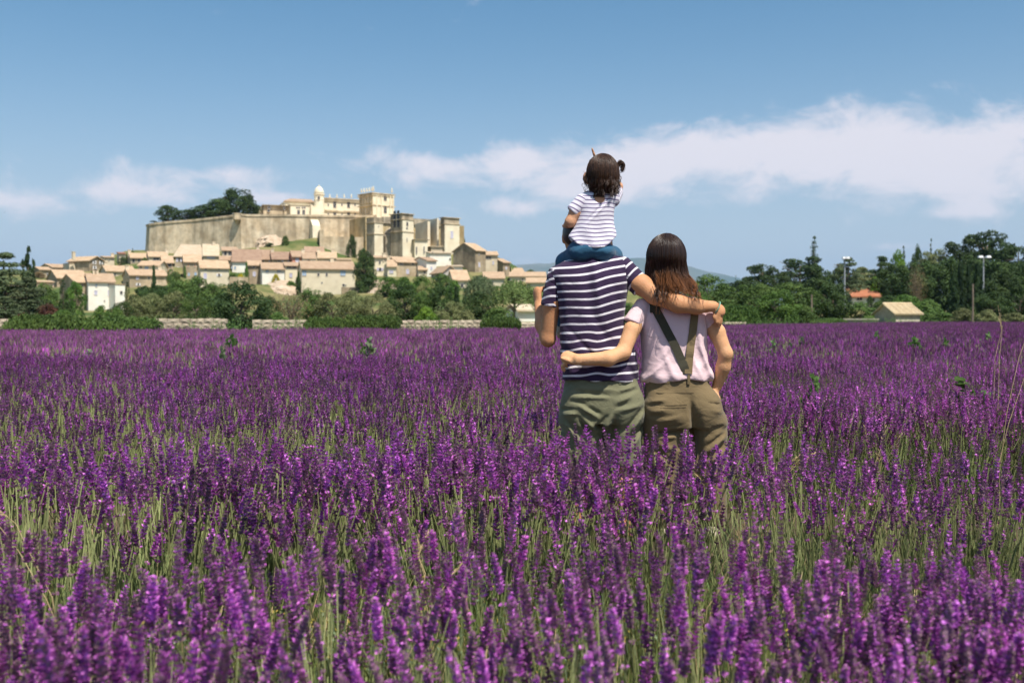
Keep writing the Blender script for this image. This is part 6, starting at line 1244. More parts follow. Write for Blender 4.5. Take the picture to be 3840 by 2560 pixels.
        zend = Z_(ze + rg.normal(0, 8) + 10 * side + (36 if side < -.35 and lng < .45 else 0)); last = pts[-1]; ln = last[2] - zend; fl = fl + (.03 if side > .55 else 0) + (.008 if side < -.3 else 0)
        nseg = 10; jx, jy = rg.normal(0, .008, 2)
        for j in range(1, nseg + 1):
            t = j / nseg; inn = (1 + .05 * math.sin(min(1, t * 1.2) * 2.6)) * (1 - .10 * t ** 2 * (side < 0)); x = hd[0] + (last[0] - hd[0]) * inn + (.010 + sx) * t * t + math.copysign(fl, side) * t ** 3 + wv * math.sin(pz + t * 7) * t + jx * t; z = last[2] - ln * t
            y = last[1] + .022 * math.sin(min(1, t * 1.3) * 3.14) * (1 if last[1] < hd[1] else 0) - .055 * max(0, (t - .5) * 2) ** 1.5 + wv * math.cos(pz * 2 + t * 7) * t + jy * t
            kx = max(0.0, min(1.0, (t - .45) / .4)); x = x + kx * (min(max(x, X_(2446) + .02 * rg.random()), X_(2608) - .02 * rg.random()) - x)
            if z < Z_(1118): y = min(y, DP - .212 + rg.uniform(-.006, .004))
            elif z < Z_(1100): y = min(y, DP - .165)
            pts.append(np.array([x, y, z]))
        S.append(pts)
    for i in range(30):                                # flyaway locks over the arm and the shoulder
        px = rg.choice([2462, 2478, 2490, 2545, 2600, 2625], p=[.28, .26, .16, .1, .1, .1]) + rg.normal(0, 9); y0 = rg.uniform(1060, 1090); y1 = rg.uniform(1120, 1182) if px < 2510 else rg.uniform(1105, 1150); sw = rg.normal(4, 12)
        S.append([Q(px + sw * t * t + 4 * math.sin(t * 6 + i), y0 + (y1 - y0) * t, -.13 - .085 * min(1, t * 2.2)) for t in np.linspace(0, 1, 12)])
    strands('strands', S, 'hair_brown', hair, .0017)
    return root

# ================================================================= the child
def build_child():
    root = empty('person', Q(2212, 975, .0), 'small child in white and navy striped shirt and jeans riding on the shoulders', 'person')
    f = Field([X_(2070), DP - .25, Z_(1260)], [X_(2370), DP + .36, Z_(540)], .0056)
    hd = Q(2256, 656, .0)
    f.ell(hd, (.072, .084, .085)); f.ell(Q(2206, 667, .045), (.030, .036, .036), .02); f.ell(hd + [-.01, .05, -.03], (.05, .05, .05)); f.cone(hd + [-.04, .085, -.01], hd + [-.045, .10, -.015], .007, .009, .01); f.ell(Q(2199, 655, .0), (.007, .014, .019), .005)
    f.cone(Q(2242, 760, .0), hd - [0, 0, .03], .036, .034, .025)
    f.loft(secs([(745, 2190, 2298), (780, 2184, 2290), (842, 2180, 2288), (900, 2168, 2296), (955, 2160, 2300)], .062), .02)
    e1 = Q(2139, 832, -.015); f.chain([Q(2186, 757), Q(2158, 796, -.01), e1], [.032, .032, .029], .015); w1 = Q(2124, 848, .125); f.chain([e1, w1], [.029, .020], .012); hand(f, w1, Q(2126, 846, .165), (0, 0, 1), (.8, .4, 0), [((.1, .9, -.15), (.1, .7, -.6))] * 4, L=.04, rp=.022)
    e2 = Q(2316, 700, .13); f.chain([Q(2292, 757), e2], [.031, .028], .015); w2 = Q(2246, 632, .15); f.chain([e2, w2], [.027, .019], .012)
    hand(f, w2, Q(2234, 604, .145), (0, -1, .1), (.5, .7, .3), [((.2, .8, .3), (.2, .5, -.7)), ((.2, .85, .2), (.2, .4, -.8)), ((.2, .85, .1), (.1, .4, -.8)), ((.2, .85, 0), (.1, .4, -.8))], L=.038, rp=.021)
    f.chain([Q(2233, 604, .135), Q(2228, 580, .11), Q(2220, 557, .10)], [.0085, .0078, .0062], .003)
    for L_ in ((Q(2172, 950), Q(2112, 992, .15), Q(2112, 1235, .22)), (Q(2262, 948), Q(2306, 975, .15), Q(2312, 1235, .22))): f.chain(L_, [.045, .036, .026], .02)
    skin_obj('body', f, MATS['skin_child'], root); face_parts(root, hd, (-.35, 1, .1), (0, 0, 1), .85)
    s = Field([X_(2085), DP - .2, Z_(960)], [X_(2350), DP + .2, Z_(690)], .0052)
    s.loft(secs([(722, 2205, 2308), (736, 2186, 2314), (765, 2172, 2309), (804, 2167, 2304), (842, 2154, 2302), (886, 2132, 2311), (915, 2120, 2319), (950, 2110, 2326)], [.052, .062, .070, .076, .080, .088, .096, .104]), .015, 2.3)
    s.cone(Q(2230, 735, 0), Q(2188, 752), .040, .036, .02); s.cone(Q(2265, 735, 0), Q(2302, 748, .0), .040, .034, .02)
    kc = (X_(2245), Z_(748))
    def dr(X, Y, Z):
        u = (X - X_(2270)) + (Z - Z_(760)) * -.95; m = np.clip((Z - Z_(850)) / .05, 0, 1) * np.clip((Z_(740) - Z) / .02, 0, 1)
        return .006 * np.exp(-((u + .004) / .007) ** 2) * m - .005 * np.exp(-((u - .010) / .008) ** 2) * m + .004 * np.sin(X * 55 + Z * 12) * np.clip((Z_(850) - Z) / .06, 0, 1) + .0025 * np.sin(X * 38 - Z * 25)
    s.bump(dr); s.cut_fn(lambda X, Y, Z: Z_(934) + 1.2 * np.maximum(np.abs(X - X_(2222)) - .045, 0) ** 1.5 * 2.2 + (X > X_(2222)) * .12 * np.maximum(X - X_(2250), 0) - Z + 0 * Y)
    s.cut_fn(lambda X, Y, Z: np.where(Y < DP, .3 * (1 - ((X - kc[0]) / .026) ** 2 - ((Z - kc[1]) / .027) ** 2) * .03, -1.0))
    so = skin_obj('shirt', s, MATS['shirt_child'], root, 1, {'stripe': lambda V: 2.0 - V[:, 2] + .0032 * np.sin(V[:, 0] * 40) + .015 * np.clip(np.abs(V[:, 0] - X_(2222)) - .05, 0, 1) + .006})
    a, b = Q(2188, 750, -.005), Q(2146, 798, -.012); ax = (b - a) / np.linalg.norm(b - a); v = Field(np.minimum(a, b) - .07, np.maximum(a, b) + .07, .0052); v.cone(a, b + ax * .04, .041, .0395, 0); v.bump(folds(5, [(ax[0], 0, ax[2])], .004, .04)); v.cut(b, ax + np.array([-.25, 0, -.1])); v.cut(a - ax * .008, -ax); skin_obj('sleeve', v, MATS['shirt_child'], so, 2, {'stripe': lambda V: (V - a) @ ax + .004 + (V[:, 0] - a[0]) * .2})
    a2, b2 = Q(2296, 752, .0), Q(2312, 716, .075); ax2 = (b2 - a2) / np.linalg.norm(b2 - a2); v = Field(np.minimum(a2, b2) - .07, np.maximum(a2, b2) + .07, .0052); v.cone(a2, b2 + ax2 * .04, .040, .038, 0); v.cut(b2, ax2); v.cut(a2 - ax2 * .008, -ax2); skin_obj('sleeve', v, MATS['shirt_child'], so, 2, {'stripe': lambda V: (V - a2) @ ax2})
    bt = MB(); c = (X_(2247), (surf_y(s, X_(2268), Z_(729)) or DP - .06) - .003, Z_(728)); bt.lathe(c, [(.001, -.004), (.006, -.002), (.006, .002), (.001, .004)], 10); bt.build('button', MATS['button_dark'], so)
    j = Field([X_(2060), DP - .2, Z_(1260)], [X_(2370), DP + .36, Z_(895)], .006)
    j.ell(Q(2213, 935, -.005), (.112, .093, .062), .03); j.ell(Q(2172, 948, -.005), (.062, .085, .048), .03); j.ell(Q(2260, 945, -.005), (.060, .085, .048), .03)
    for L_ in ((Q(2170, 948, .0), Q(2120, 982, .11), Q(2112, 1010, .18), Q(2112, 1215, .22)), (Q(2262, 944, .0), Q(2298, 960, .10), Q(2306, 985, .18), Q(2312, 1215, .22))): j.chain(L_, [.056, .050, .046, .036], .02)
    j.bump(folds(9, [(.5, .3, .8), (-.5, .3, .8)], .0025, .07)); skin_obj('jeans', j, MATS['cloth_denim'], root)
    for q in (Q(2106, 1240, .225), Q(2318, 1240, .225)):
        v = Field(q - [.06, .06, .06], q + [.06, .13, .05], .007); v.chain([q + [0, -.02, -.01], q + [0, .07, -.02]], [.030, .027], .02); v.cone(q, q + [0, 0, .02], .03, .03, .01); skin_obj('shoe', v, MATS['sole_pale'], root)
    # curly bob with two bunches
    cap = Field(hd - .16, hd + .16, .006); cap.ell(hd + [.003, -.006, .008], (.080, .092, .094)); cap.loft([(Z_(738), X_(2262), DP - .012, .058, .044), (Z_(715), X_(2258), DP - .012, .070, .062), (Z_(670), X_(2257), DP - .006, .078, .085)], .02); cap.cut_fn(lambda X, Y, Z: (Y - hd[1] - .035) + (X_(2222) - X) * 1.2 - np.maximum(Z - hd[2] - .05, 0) * 2)
    V, F = cap.mesh(); V = relax(V, F, 2); me = np_mesh('hair', V - np.array(root.location), F, MATS['hair_child'], True); attr(me, 'along', np.zeros(len(V))); attr(me, 'shade', np.full(len(V), .15)); hair = obj('hair', me, root)
    rg = np.random.default_rng(22); S = []; lk = {}
    for i in range(1500):
        ph = rg.uniform(-math.pi * 1.05, .05 * math.pi); dx, dy = math.cos(ph), math.sin(ph); off = rg.uniform(.0, .008); a = np.array([.081, .093, .095]) + off; th0 = rg.uniform(.05, 1.3); pts = []
        if dx < -.5 and dy > -.25: continue
        for t in np.linspace(0, 1, 7): th = th0 + (1.75 - th0) * t; pts.append(hd + [.003, -.006, .008] + a * np.array([math.sin(th) * dx, math.sin(th) * dy, math.cos(th)]) + rg.normal(0, .0012, 3))
        li = int((ph + 4) * 11)
        if li not in lk: lk[li] = (rg.normal(726, 10), rg.uniform(.005, .013), rg.uniform(0, 6.28), rg.uniform(8, 14))
        ze, cu, p0, w = lk[li]; last = pts[-1]; zend = Z_(ze + rg.normal(0, 4)); ln = last[2] - zend; cu *= rg.uniform(.7, 1.2); p0 += rg.normal(0, .35)
        for k in range(1, 11):
            t = k / 10; inn = 1 - .20 * t; pts.append(np.array([hd[0] + (last[0] - hd[0]) * inn + .006 * t + cu * math.sin(p0 + t * w) * t, hd[1] + (last[1] - hd[1]) * (1 - .12 * t) + cu * math.cos(p0 + t * w) * t, last[2] - ln * t]))
        S.append(pts)
    for cxp, cyp, sgn, n in ((2328, 626, 1, 110),):   # bunches: loops of hair
        for i in range(n):
            c = Q(cxp, cyp, .0 if sgn > 0 else .05) + rg.normal(0, .004, 3); r1 = rg.uniform(.012, .019); tl = rg.normal(0, .3); pts = []
            for t in np.linspace(0, 1, 14): a = math.pi * (.95 - 1.35 * t) if sgn > 0 else math.pi * (.05 + 1.35 * t); pts.append(c + np.array([r1 * .75 * math.cos(a) + .004 * math.sin(t * 9 + i), tl * r1 * math.sin(a), r1 * 1.5 * math.sin(a)]))
            S.append(pts)
    for i in range(60):
        y0 = rg.uniform(640, 690); px = 2316 + rg.normal(0, 5) if rg.random() < .7 else 2200 + rg.normal(0, 4); p0 = rg.uniform(0, 6.28)
        S.append([Q(px + 7 * math.sin(p0 + t * 9), y0 + 45 * t, -.01 + .02 * math.cos(p0 + t * 9)) for t in np.linspace(0, 1, 14)])
    strands('strands', S, 'hair_child', hair, .0014)
    return root
build_man(); build_woman(); build_child()
# ------------------------------------------------------------------ field wall, hut, posts, weeds, birds
mat('wall_stone', (0.36, 0.285, 0.205), .95, .1, base2=(0.50, 0.41, 0.31), scale=3, bump=.3, rnd=.13); mat('wall_core', (0.34, 0.27, 0.195), .95, .1)
mat('hut_stone', (0.40, 0.34, 0.25), .95, .1, base2=(0.52, 0.45, 0.33), scale=2, bump=.2, rnd=.10); mat('hut_plaster', (0.55, 0.48, 0.36), .95, .1, base2=(0.62, 0.55, 0.42), scale=1.5)
mat('tile_pale', (0.54, 0.41, 0.25), .9, .1, base2=(0.64, 0.52, 0.34), scale=2.5, rnd=.12); mat('steel_grey', (0.36, 0.37, 0.38), .5, .4, metallic=.3); mat('lamp_white', (0.82, 0.82, 0.80), .35, .5); mat('wood_post', (0.20, 0.155, 0.115), .9, base2=(0.27, 0.21, 0.16), scale=5, stretch=(1, 1, .2))
def stone_mesh(seed):
    rd = random.Random(seed); vs = []
    for z in (0, 1):
        for a, b in ((-.5, -.5), (.5, -.5), (.5, .5), (-.5, .5)): vs.append((a * rd.uniform(.93, 1.03), b * rd.uniform(.85, 1.0), z * rd.uniform(.93, 1.05)))
    vs += [(rd.uniform(-.1, .1), -.56, .5), (0, 0, 1.06)]
    fs = [(3, 2, 1, 0), (1, 2, 6, 5), (2, 3, 7, 6), (3, 0, 4, 7), (0, 1, 8), (1, 5, 8), (5, 4, 8), (4, 0, 8), (4, 5, 9), (5, 6, 9), (6, 7, 9), (7, 4, 9)]
    return np_mesh('stone', vs, fs, MATS['wall_stone'])
STONES = [stone_mesh(i) for i in range(8)]
def stone_wall(label, px0, D0, px1, D1, ytop, courses, loose=False):
    a, b = P(px0, HOR, D0), P(px1, HOR, D1); a.z = tz(a.x, a.y); b.z = tz(b.x, b.y); L_ = (b - a).length; u = (b - a) / L_; H = zat(ytop, (D0 + D1) / 2) - a.z; th = .5; yaw = math.atan2(u.y, u.x)
    root = empty('stone_wall', (a + b) / 2, label, 'wall'); k = MB(); c = (a + b) / 2; k.box((c.x, c.y, c.z - .1), L_ * .99, th * .7, H * .93 + .1, yaw); k.build('core', MATS['wall_core'], root)
    ch = H / courses; rd = random.Random(int(px0)); base = .45 / ch      # only courses that rise above the lavender carry separate stones
    for r in range(courses):
        if (r + 1) * ch < .50: continue
        s = -.1 * rd.random()
        while s < L_:
            w = rd.uniform(.22, .52) * (1.25 if r == courses - 1 else 1); w = min(w, L_ - s + .05)
            if w < .1: break
            p = a + u * (s + w / 2); o = obj('stone', STONES[rd.randrange(8)], root); o.location = Vector((p.x, p.y, a.z + (b.z - a.z) * s / L_ + r * ch)) - c + Vector((0, 0, 0)); o.rotation_euler = (0, 0, yaw + rd.uniform(-.03, .03)); o.scale = (w * .99, th * rd.uniform(.93, 1.05), ch * rd.uniform(.97, 1.12 if r == courses - 1 else 1.03)); s += w
stone_wall('low dry-stone field wall left of the long clipped hedge', -30, 50, 44, 50.3, 1198, 5)
stone_wall('low dry-stone field wall from the long hedge to the oak', 590, 52, 850, 52.5, 1196, 5)
stone_wall('low dry-stone field wall from the oak to the short hedge', 955, 53, 1160, 53.3, 1200, 5)
stone_wall('low dry-stone field wall below the bright bush', 1495, 55, 1815, 56, 1202, 5)
stone_wall('broken dry-stone field wall below the whitewashed shed', 1940, 57, 2040, 58, 1208, 5)
stone_wall('short stone wall piece under the resting hand', 2712, 84, 2790, 86, 1208, 4)

def build_hut():
    D = 124; f = Face(3358, D, 33); ridge0, eave, base = 1140, 1176, 1214; dep = f.t(3447); w = f.t(3449)
    depth = 4.6; ze, zb = zat(eave, D, 3358), tz(f.c.x, f.c.y) - .1; zr = zat(1142, D + 2); A = lambda s, t, z: f.c + f.u * s + f.v * t + Vector((0, 0, z - f.c.z))
    root = empty('stone_hut', A(w / 2, depth / 2, zb), 'small stone hut with pale tiled roof at the far field edge', 'hut')
    mb = MB(); vs = [A(0, 0, zb), A(w, 0, zb), A(w, depth, zb), A(0, depth, zb), A(0, 0, ze), A(w, 0, ze), A(w, depth, ze), A(0, depth, ze), A(0, depth / 2, zr), A(w, depth / 2, zr)]
    mb.add(vs, [(3, 2, 1, 0), (0, 1, 5, 4), (1, 2, 6, 9, 5), (2, 3, 7, 6), (3, 0, 4, 8, 7), (4, 5, 9, 8), (8, 9, 6, 7)]); mb.build('wall', MATS['hut_stone'], root)
    pl = MB(); zp = zb + (ze - zb) * .62; pl.add([A(.03, -.05, zb), A(w - .03, -.05, zb), A(w - .03, .02, zb), A(.03, .02, zb), A(.03, -.05, zp), A(w - .03, -.05, zp), A(w - .03, .02, zp), A(.03, .02, zp)], [(3, 2, 1, 0), (4, 5, 6, 7), (0, 1, 5, 4), (1, 2, 6, 5), (2, 3, 7, 6), (3, 0, 4, 7)]); pl.build('plaster_panel', MATS['hut_plaster'], root)
    rf = MB(); oh = .35; sl = (zr - ze) / (depth / 2); slab(rf, [A(-oh, -oh, ze - sl * oh + .12), A(w + oh, -oh, ze - sl * oh + .12), A(w + oh, depth / 2, zr + .12), A(-oh, depth / 2, zr + .12)], .1); slab(rf, [A(-oh, depth / 2, zr + .12), A(w + oh, depth / 2, zr + .12), A(w + oh, depth + oh, ze - sl * oh + .12), A(-oh, depth + oh, ze - sl * oh + .12)], .1)
    ro = rf.build('roof', MATS['tile_pale'], root)
    n = 20; base_m = None
    for i in range(n):       # rows of curved tiles on the visible slope
        s = -oh + (w + 2 * oh) * (i + .5) / n; t = MB(); p0, p1 = A(s, -oh - .04, ze - sl * oh + .13), A(s, depth / 2, zr + .14); rr = (w + 2 * oh) / n * .36
        t.tube([p0, p0.lerp(p1, .5), p1], [rr, rr * .95, rr], 6); t.build('tile', MATS['tile_pale'], ro)
    rd_ = MB(); rd_.tube([A(-oh, depth / 2, zr + .16), A(w + oh, depth / 2, zr + .16)], .13, 6); rd_.build('ridge_tile', MATS['tile_pale'], ro)
build_hut()
a_ = P(3165, HOR, 128); b_ = P(3292, HOR, 126); c_ = (a_ + b_) / 2; w_ = MB(); w_.box((c_.x, c_.y, tz(c_.x, c_.y)), (b_ - a_).length, .5, zat(1199, 127) - tz(c_.x, c_.y), math.atan2(b_.y - a_.y, b_.x - a_.x)); cap_ = MB()
w0_ = empty('garden_wall', (c_.x, c_.y, 0), 'low pale wall with flat capping left of the stone hut', 'wall'); w_.build('wall', MATS['wall_core'], w0_); cap_.box((c_.x, c_.y, zat(1199, 127)), (b_ - a_).length + .2, .7, .16, math.atan2(b_.y - a_.y, b_.x - a_.x)); cap_.build('capping', MATS['hut_plaster'], w0_)

def lamp(px, ytop, D, heads, label):
    x = xat(px, D); g = tz(x, D); zt = zat(ytop, D, px); root = empty('lamp_post', (x, D, g), label, 'lamp post', 'sports ground lamps')
    mb = MB(); mb.tube([(x, D, g - .2), (x, D, g + (zt - g) * .5), (x, D, zt - .2)], [.17, .14, .10], 8); mb.build('pole', MATS['steel_grey'], root)
    ar = MB(); ar.tube([(x + min(heads) * 1.0, D, zt - .15), (x + max(heads) + .01, D, zt - .15)], .06, 6); ar.build('cross_arm', MATS['steel_grey'], root)
    for hx in heads:
        h = MB(); h.box((x + hx, D - .25, zt - .2), .75, .6, .32, 0, 0, .75); o = h.build('floodlight', MATS['lamp_white'], root); l = MB(); l.box((x + hx, D - .5, zt - .33), .8, .3, .08); l.build('lens', MATS['pane_dark'], o)
lamp(3166, 966, 150, (-.12, .25), 'tall grey lamp post with one pale floodlight left of the stone hut'); lamp(3686, 962, 158, (-.62, .62), 'lamp post with two pale floodlights above the dark trees')
for px, yt, D, lb in ((3043, 1104, 118, 'slim wooden post left of the lamp post'), (3647, 1064, 112, 'tall wooden post in front of the black-green cypresses')):
    x = xat(px, D); g = tz(x, D); m_ = MB(); m_.tube([(x, D, g - .1), (x + .03, D, (g + zat(yt, D)) / 2), (x, D, zat(yt, D))], [.11, .10, .085], 7); tag(m_.build('wooden_post', MATS['wood_post']), lb, 'post')

# leafy weeds between the lavender
mat('weed_leaf', (0.11, 0.20, 0.045), .55, .3, base2=(0.20, 0.31, 0.10), scale=30, rnd=.2, transl=.4); mat('weed_grey', (0.16, 0.21, 0.10), .6, .3, base2=(0.22, 0.27, 0.15), scale=30, rnd=.2, transl=.25); mat('dry_grass', (0.46, 0.34, 0.17), .8, .2, base2=(0.56, 0.43, 0.24), scale=20, transl=.2); mat('bedstraw', (0.36, 0.30, 0.05), .7, .2, base2=(0.30, 0.20, 0.045), scale=60, transl=.2)
def weed_mesh(seed, leaf, big):
    rd = random.Random(seed); mb = MB(); lv = MB()
    for k in range(rd.randint(3, 5)):
        a = rd.uniform(0, 6.28); h = rd.uniform(.55, 1.0); sp = rd.uniform(.02, .22); pts = [Vector((math.cos(a) * sp * t * t, math.sin(a) * sp * t * t, h * t)) for t in (0, .3, .6, .85, 1)]
        mb.tube(pts, [.008, .007, .005, .004, .002], 4, cap=False)
        for j in range(34):
            t = rd.uniform(.55, 1.0); p = pts[0].lerp(pts[-1], t); p = Vector((math.cos(a) * sp * t * t, math.sin(a) * sp * t * t, h * t)); b = rd.uniform(0, 6.28); d = Vector((math.cos(b), math.sin(b), rd.uniform(-.1, 1.1))).normalized(); ln = rd.uniform(.06, .12) * big; s = d.cross(Vector((rd.uniform(-.3, .3), -1, .6))).normalized() * ln * rd.uniform(.34, .5); dr = Vector((0, 0, -ln * .18)); up = Vector((0, 0, ln * .05))
            lv.add([p, p + d * ln * .35 + s + up, p + d * ln * .75 + s * .8, p + d * ln + dr, p + d * ln * .75 - s * .8, p + d * ln * .35 - s + up, p + d * ln * .55 - up], [(0, 1, 6), (1, 2, 6), (2, 3, 6), (3, 4, 6), (4, 5, 6), (5, 0, 6)])
    return np_mesh('stem', np.array(mb.v), mb.f, MATS['lavender_stem']), np_mesh('leaf_sprays', np.array(lv.v), lv.f, MATS[leaf])
WEEDS = {(l, k): weed_mesh(40 + k + len(l) * 3, l, 1.0) for l in ('weed_leaf', 'weed_grey') for k in range(3)}
def weed(px, ytop, D, leaf, k, label, wide=1.0):
    x = xat(px, D); z = zat(ytop, D, px); root = empty('leafy_weed', (x, D, 0), label, 'weed', 'leafy weeds in the lavender')
    for nm, me in zip(('stem', 'leaves'), WEEDS[(leaf, k % 3)]):
        o = obj(nm, me, root); o.scale = (z * wide, z * wide, z); o.rotation_euler = (0, 0, px * .37)
        if nm == 'leaves': o['kind'] = 'stuff'
W_ = [(3690, 1312, 8.3, 'weed_leaf', 0, 'big leafy sprout near the right picture edge beside the dry grass', 1.5), (3420, 1262, 19, 'weed_leaf', 1, 'dark leafy sprout below the stone hut', 1.0), (3555, 1262, 20, 'weed_leaf', 2, 'leafy sprout right of the dark one below the hut', 1.0), (3045, 1400, 9.0, 'weed_leaf', 1, 'small leafy sprout right of the propped elbow', .8), (2965, 1250, 22, 'weed_leaf', 0, 'dark sprout in the lavender right of the pink shirt', .9), (3015, 1258, 24, 'weed_grey', 2, 'pale sprout beside the dark one right of the pink shirt', .9),
 (325, 1262, 17, 'weed_grey', 0, 'pale green sprout at the far left under the clipped hedge', .9), (860, 1250, 21, 'weed_leaf', 1, 'leafy sprout in front of the oak', .9), (1390, 1262, 18, 'weed_grey', 1, 'pale green sprout below the taller dark hedge', .9), (1365, 1280, 16, 'weed_leaf', 2, 'small sprout in the lavender below the hedge', .8), (840, 1290, 15, 'weed_grey', 2, 'thin pale sprout left of centre', .7), (1135, 1420, 8.6, 'weed_grey', 0, 'small grey-green sprout in the middle of the lavender', .5), (3210, 1275, 17, 'weed_leaf', 0, 'tiny sprout below the capped wall', .7), (2900, 1262, 20, 'weed_leaf', 2, 'low sprout below the round field-edge tree', .8), (3290, 1240, 30, 'weed_leaf', 1, 'sprout right below the stone hut wall', 1.0), (3700, 1240, 28, 'weed_leaf', 2, 'sprout below the tall wooden post', 1.0)]
for w in W_: weed(*w)
# the fringe of weeds along the far edge of the lavender: uncountable
def fringe():
    V = []; F = []; rd = random.Random(77); x = -30.0
    while x < 100:
        x += rd.uniform(.04, .16) * (1 if x < 5 else 1.6); y = field_d(x) - rd.uniform(-.4, 5.0); n = mnoise.noise((x * .35, 3.3, 1.0))
        if n < -.05 or abs(x) > .57 * y + 3: continue
        h = .66 + (.42 + .35 * n) * rd.random()
        for j in range(7):
            t = rd.uniform(.5, 1); p = Vector((x + rd.uniform(-.10, .10), y + rd.uniform(-.1, .1), h * t)); b = rd.uniform(0, 6.28); d = Vector((math.cos(b), math.sin(b), rd.uniform(0, .9))) * rd.uniform(.08, .17); s = d.cross(Vector((.3, .2, 1))).normalized() * .035; i = len(V)
            V.extend([p, p + d * .5 + s, p + d, p + d * .5 - s]); F.append((i, i + 1, i + 2, i + 3))
        i = len(V); V.extend([(x - .01, y, 0), (x + .01, y, 0), (x + .01, y, h), (x - .01, y, h)]); F.append((i, i + 1, i + 2, i + 3))
    tag(obj('weeds', np_mesh('weeds', [tuple(v) for v in V], np.array(F), MATS['weed_leaf'])), 'fringe of green weeds along the far edge of the lavender', 'weeds', kind='stuff')
fringe()
# dry grasses
def dry_grass(label, px, D, heads, zt, lean, seed, n=3, spread=.06):
    rd = random.Random(seed); x = xat(px, D); root = empty('dry_grass', (x, D, 0), label, 'grass', 'dry grass stalks in the lavender')
    for k in range(n):
        h = zt * rd.uniform(.85, 1.05); sx, sy = lean[0] + rd.uniform(-spread, spread), lean[1] + rd.uniform(-spread, spread); pts = [Vector((x + rd.uniform(-.02, .02), D, 0)) + Vector((sx * t * t, sy * t * t, h * (t - .28 * heads * t ** 3))) for t in (0, .25, .5, .75, .9, 1)]
        s = MB(); s.tube(pts, [.0022, .0020, .0018, .0015, .0012, .0009], 4); so = s.build('stalk', MATS['dry_grass'], root)
        sp = MB(); d = (pts[-1] - pts[-2]).normalized()
        for j in range(26):
            t = rd.random(); q = pts[-2].lerp(pts[-1], t) + d * .04 * t; o = Vector((rd.uniform(-1, 1), rd.uniform(-1, 1), rd.uniform(-.4, .8))).normalized() * rd.uniform(.004, .02) * (1.1 - t * .6); e = q + d * rd.uniform(.01, .03) + o; w = d.cross(o + Vector((.01, 0, .003))).normalized() * .0028
            sp.add([q, (q + e) / 2 + w, e, (q + e) / 2 - w], [(0, 1, 2, 3)])
        sp.build('seed_head', MATS['dry_grass'], root)['kind'] = 'stuff'
dry_grass('tall feathery dry grass near the right picture edge', 3735, 6.6, .12, 1.40, (.06, .1), 3, 2, .09); dry_grass('long leaning straw stalks at the right picture edge', 3745, 5.6, .12, 1.26, (.30, .1), 9, 2, .03)
dry_grass('bent straw stalks right of the dungarees', 2860, 4.5, .55, .66, (.16, .0), 5, 5, .08); dry_grass('straw stalks at the dungaree leg', 2690, 4.55, .5, .58, (-.12, -.05), 6, 4, .08); dry_grass('dry stalk bundle in the gap below the dungarees', 2640, 3.25, .3, .52, (.05, -.05), 8, 5, .1); dry_grass('long dead stalk lying across the lavender at the lower left', 260, 2.95, .65, .78, (-.26, .05), 12, 2, .03)
dry_grass('pale straw stalks right of centre in the lavender', 3270, 5.0, .3, .62, (.03, .0), 14, 6, .1); dry_grass('straw stalks behind the front lavender row', 1600, 3.15, .6, .5, (.1, .0), 15, 5, .15)
# yellow-flowered bedstraw in the gap between the front rows: uncountable
def bedstraw():
    rd = random.Random(4); V = []; F = []; M_ = []
    for (cx, cy, r, n, hh) in ((-.40, 3.05, .34, 900, .33), (-1.05, 3.05, .22, 350, .30), (-.75, 3.1, .3, 400, .26), (.1, 3.15, .25, 380, .30), (.42, 3.2, .3, 420, .32), (-1.45, 2.95, .25, 300, .3), (.85, 3.2, .3, 300, .28), (-.2, 3.2, .4, 500, .36), (1.3, 3.1, .25, 250, .3)):
        for i in range(n):
            a = rd.uniform(0, 6.28); q = r * math.sqrt(rd.random()); p = Vector((cx + math.cos(a) * q, cy + math.sin(a) * q * .7, rd.uniform(.05, hh) * (1 - .5 * (q / r) ** 2) + .02)); d = Vector((rd.uniform(-1, 1), rd.uniform(-1, 1), rd.uniform(0, 1.2))).normalized() * rd.uniform(.008, .02); s = d.cross(Vector((.2, .4, 1))).normalized() * rd.uniform(.003, .006); k = len(V); V.extend([p, p + d * .5 + s, p + d, p + d * .5 - s]); F.append((k, k + 1, k + 2, k + 3)); M_.append(0 if rd.random() < .45 else 1)
            if rd.random() < .3: k = len(V); b = Vector((p.x + rd.uniform(-.05, .05), p.y + rd.uniform(-.05, .05), 0)); V.extend([b, b + Vector((.002, 0, 0)), p + Vector((.002, 0, 0)), p]); F.append((k, k + 1, k + 2, k + 3)); M_.append(1)
    tag(obj('bedstraw', np_mesh('bedstraw', [tuple(v) for v in V], np.array(F), [MATS['bedstraw'], MATS['weed_grey']], False, M_)), 'yellowish bedstraw tangled in the gap behind the front lavender row', 'weeds', kind='stuff')
bedstraw()
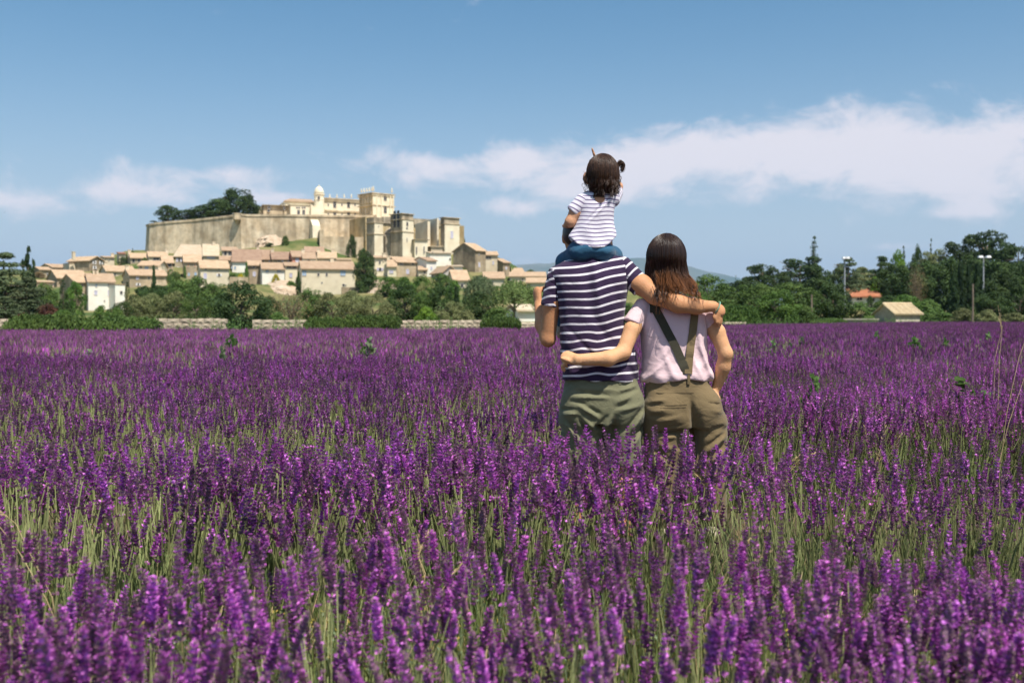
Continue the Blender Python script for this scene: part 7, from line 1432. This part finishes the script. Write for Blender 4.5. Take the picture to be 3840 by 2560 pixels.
# grass in the gaps between the near rows: uncountable
mat('gap_grass', (0.10, 0.15, 0.035), .7, .2, base2=(0.20, 0.22, 0.07), scale=9, transl=.2)
def gap_grass():
    rd = random.Random(21); V = []; F = []; M_ = []
    for i in range(15000):
        if i % 5: x, y = rd.uniform(-2.6, 2.6), rd.uniform(2.35, 3.75)
        else: x, y = rd.uniform(-3.4, 3.6), rd.uniform(4.3, 6.1)
        if mnoise.noise((x * 2.2, y * 2.2, 4.4)) < -.35: continue
        h = rd.uniform(.10, .34); a = rd.uniform(0, 6.28); ln = Vector((math.cos(a), math.sin(a), 0)) * h * rd.uniform(.1, .5); s = Vector((-math.sin(a + .6), math.cos(a + .6), 0)) * rd.uniform(.0016, .0032); b = Vector((x, y, 0)); k = len(V)
        V.extend([b - s, b + s, b + ln * .4 + Vector((0, 0, h * .6)) + s * .8, b + ln * .4 + Vector((0, 0, h * .6)) - s * .8, b + ln + Vector((0, 0, h))]); F.append((k, k + 1, k + 2, k + 3)); F.append((k + 3, k + 2, k + 4)); m = 1 if rd.random() < .12 else 0; M_ += [m, m]
    tag(obj('grass', np_mesh('grass', [tuple(v) for v in V], F, [MATS['gap_grass'], MATS['dry_grass']], False, M_)), 'green and straw grass in the gaps between the lavender rows', 'grass', kind='stuff')
gap_grass()
# swifts
mat('bird_dark', (0.03, 0.028, 0.03), .7)
def bird(px, py, D, span, bank, label):
    c = P(px, py, D); mb = MB(); r = bank; s = span / 2
    def W(x, y, z): return c + Vector((x * math.cos(r) - z * math.sin(r), y, x * math.sin(r) + z * math.cos(r)))
    mb.tube([W(-.0, -s * .5, 0), W(0, -s * .2, 0), W(0, s * .2, 0), W(0, s * .55, 0)], [s * .03, s * .12, s * .10, s * .02], 6)
    for k in (-1, 1): mb.add([W(0, -s * .2, .02), W(k * s * .5, -s * .22, s * .22), W(k * s, s * .18, s * .12), W(k * s * .5, s * .02, s * .20), W(0, s * .12, .02), W(0, -s * .05, s * .08)], [(0, 1, 5), (1, 3, 5), (3, 4, 5), (1, 2, 3)])
    tag(mb.build('bird', MATS['bird_dark']), label, 'bird', 'small dark birds in the sky')
bird(1102, 539, 130, .42, .3, 'small dark bird above the castle, largest of the birds'); bird(47, 647, 150, .42, -.2, 'small dark bird high above the cedars'); bird(17, 797, 160, .38, .1, 'small dark bird low at the left picture edge'); bird(512, 711, 190, .38, .2, 'tiny dark bird left of the castle in front of the cloud'); bird(2818, 682, 220, .36, .15, 'tiny dark bird right of the child')
# ------------------------------------------------------------------ air
def build_haze():
    m = bpy.data.materials.new('haze_air'); m.use_nodes = True; nt = m.node_tree; nt.nodes.clear()
    out = nn(nt, 'ShaderNodeOutputMaterial'); pv = nn(nt, 'ShaderNodeVolumePrincipled')
    pv.inputs['Color'].default_value = (0.46, 0.70, 1.0, 1); pv.inputs['Density'].default_value = 4.6e-5; pv.inputs['Anisotropy'].default_value = 0.0
    nt.links.new(pv.outputs[0], out.inputs['Volume'])
    mb = MB(); mb.box((0, 8000, -8), 32000, 24400, 1150.0)
    o = mb.build('haze', m); tag(o, 'pale blue summer haze in front of the far mountains', 'haze', kind='stuff')
build_haze()
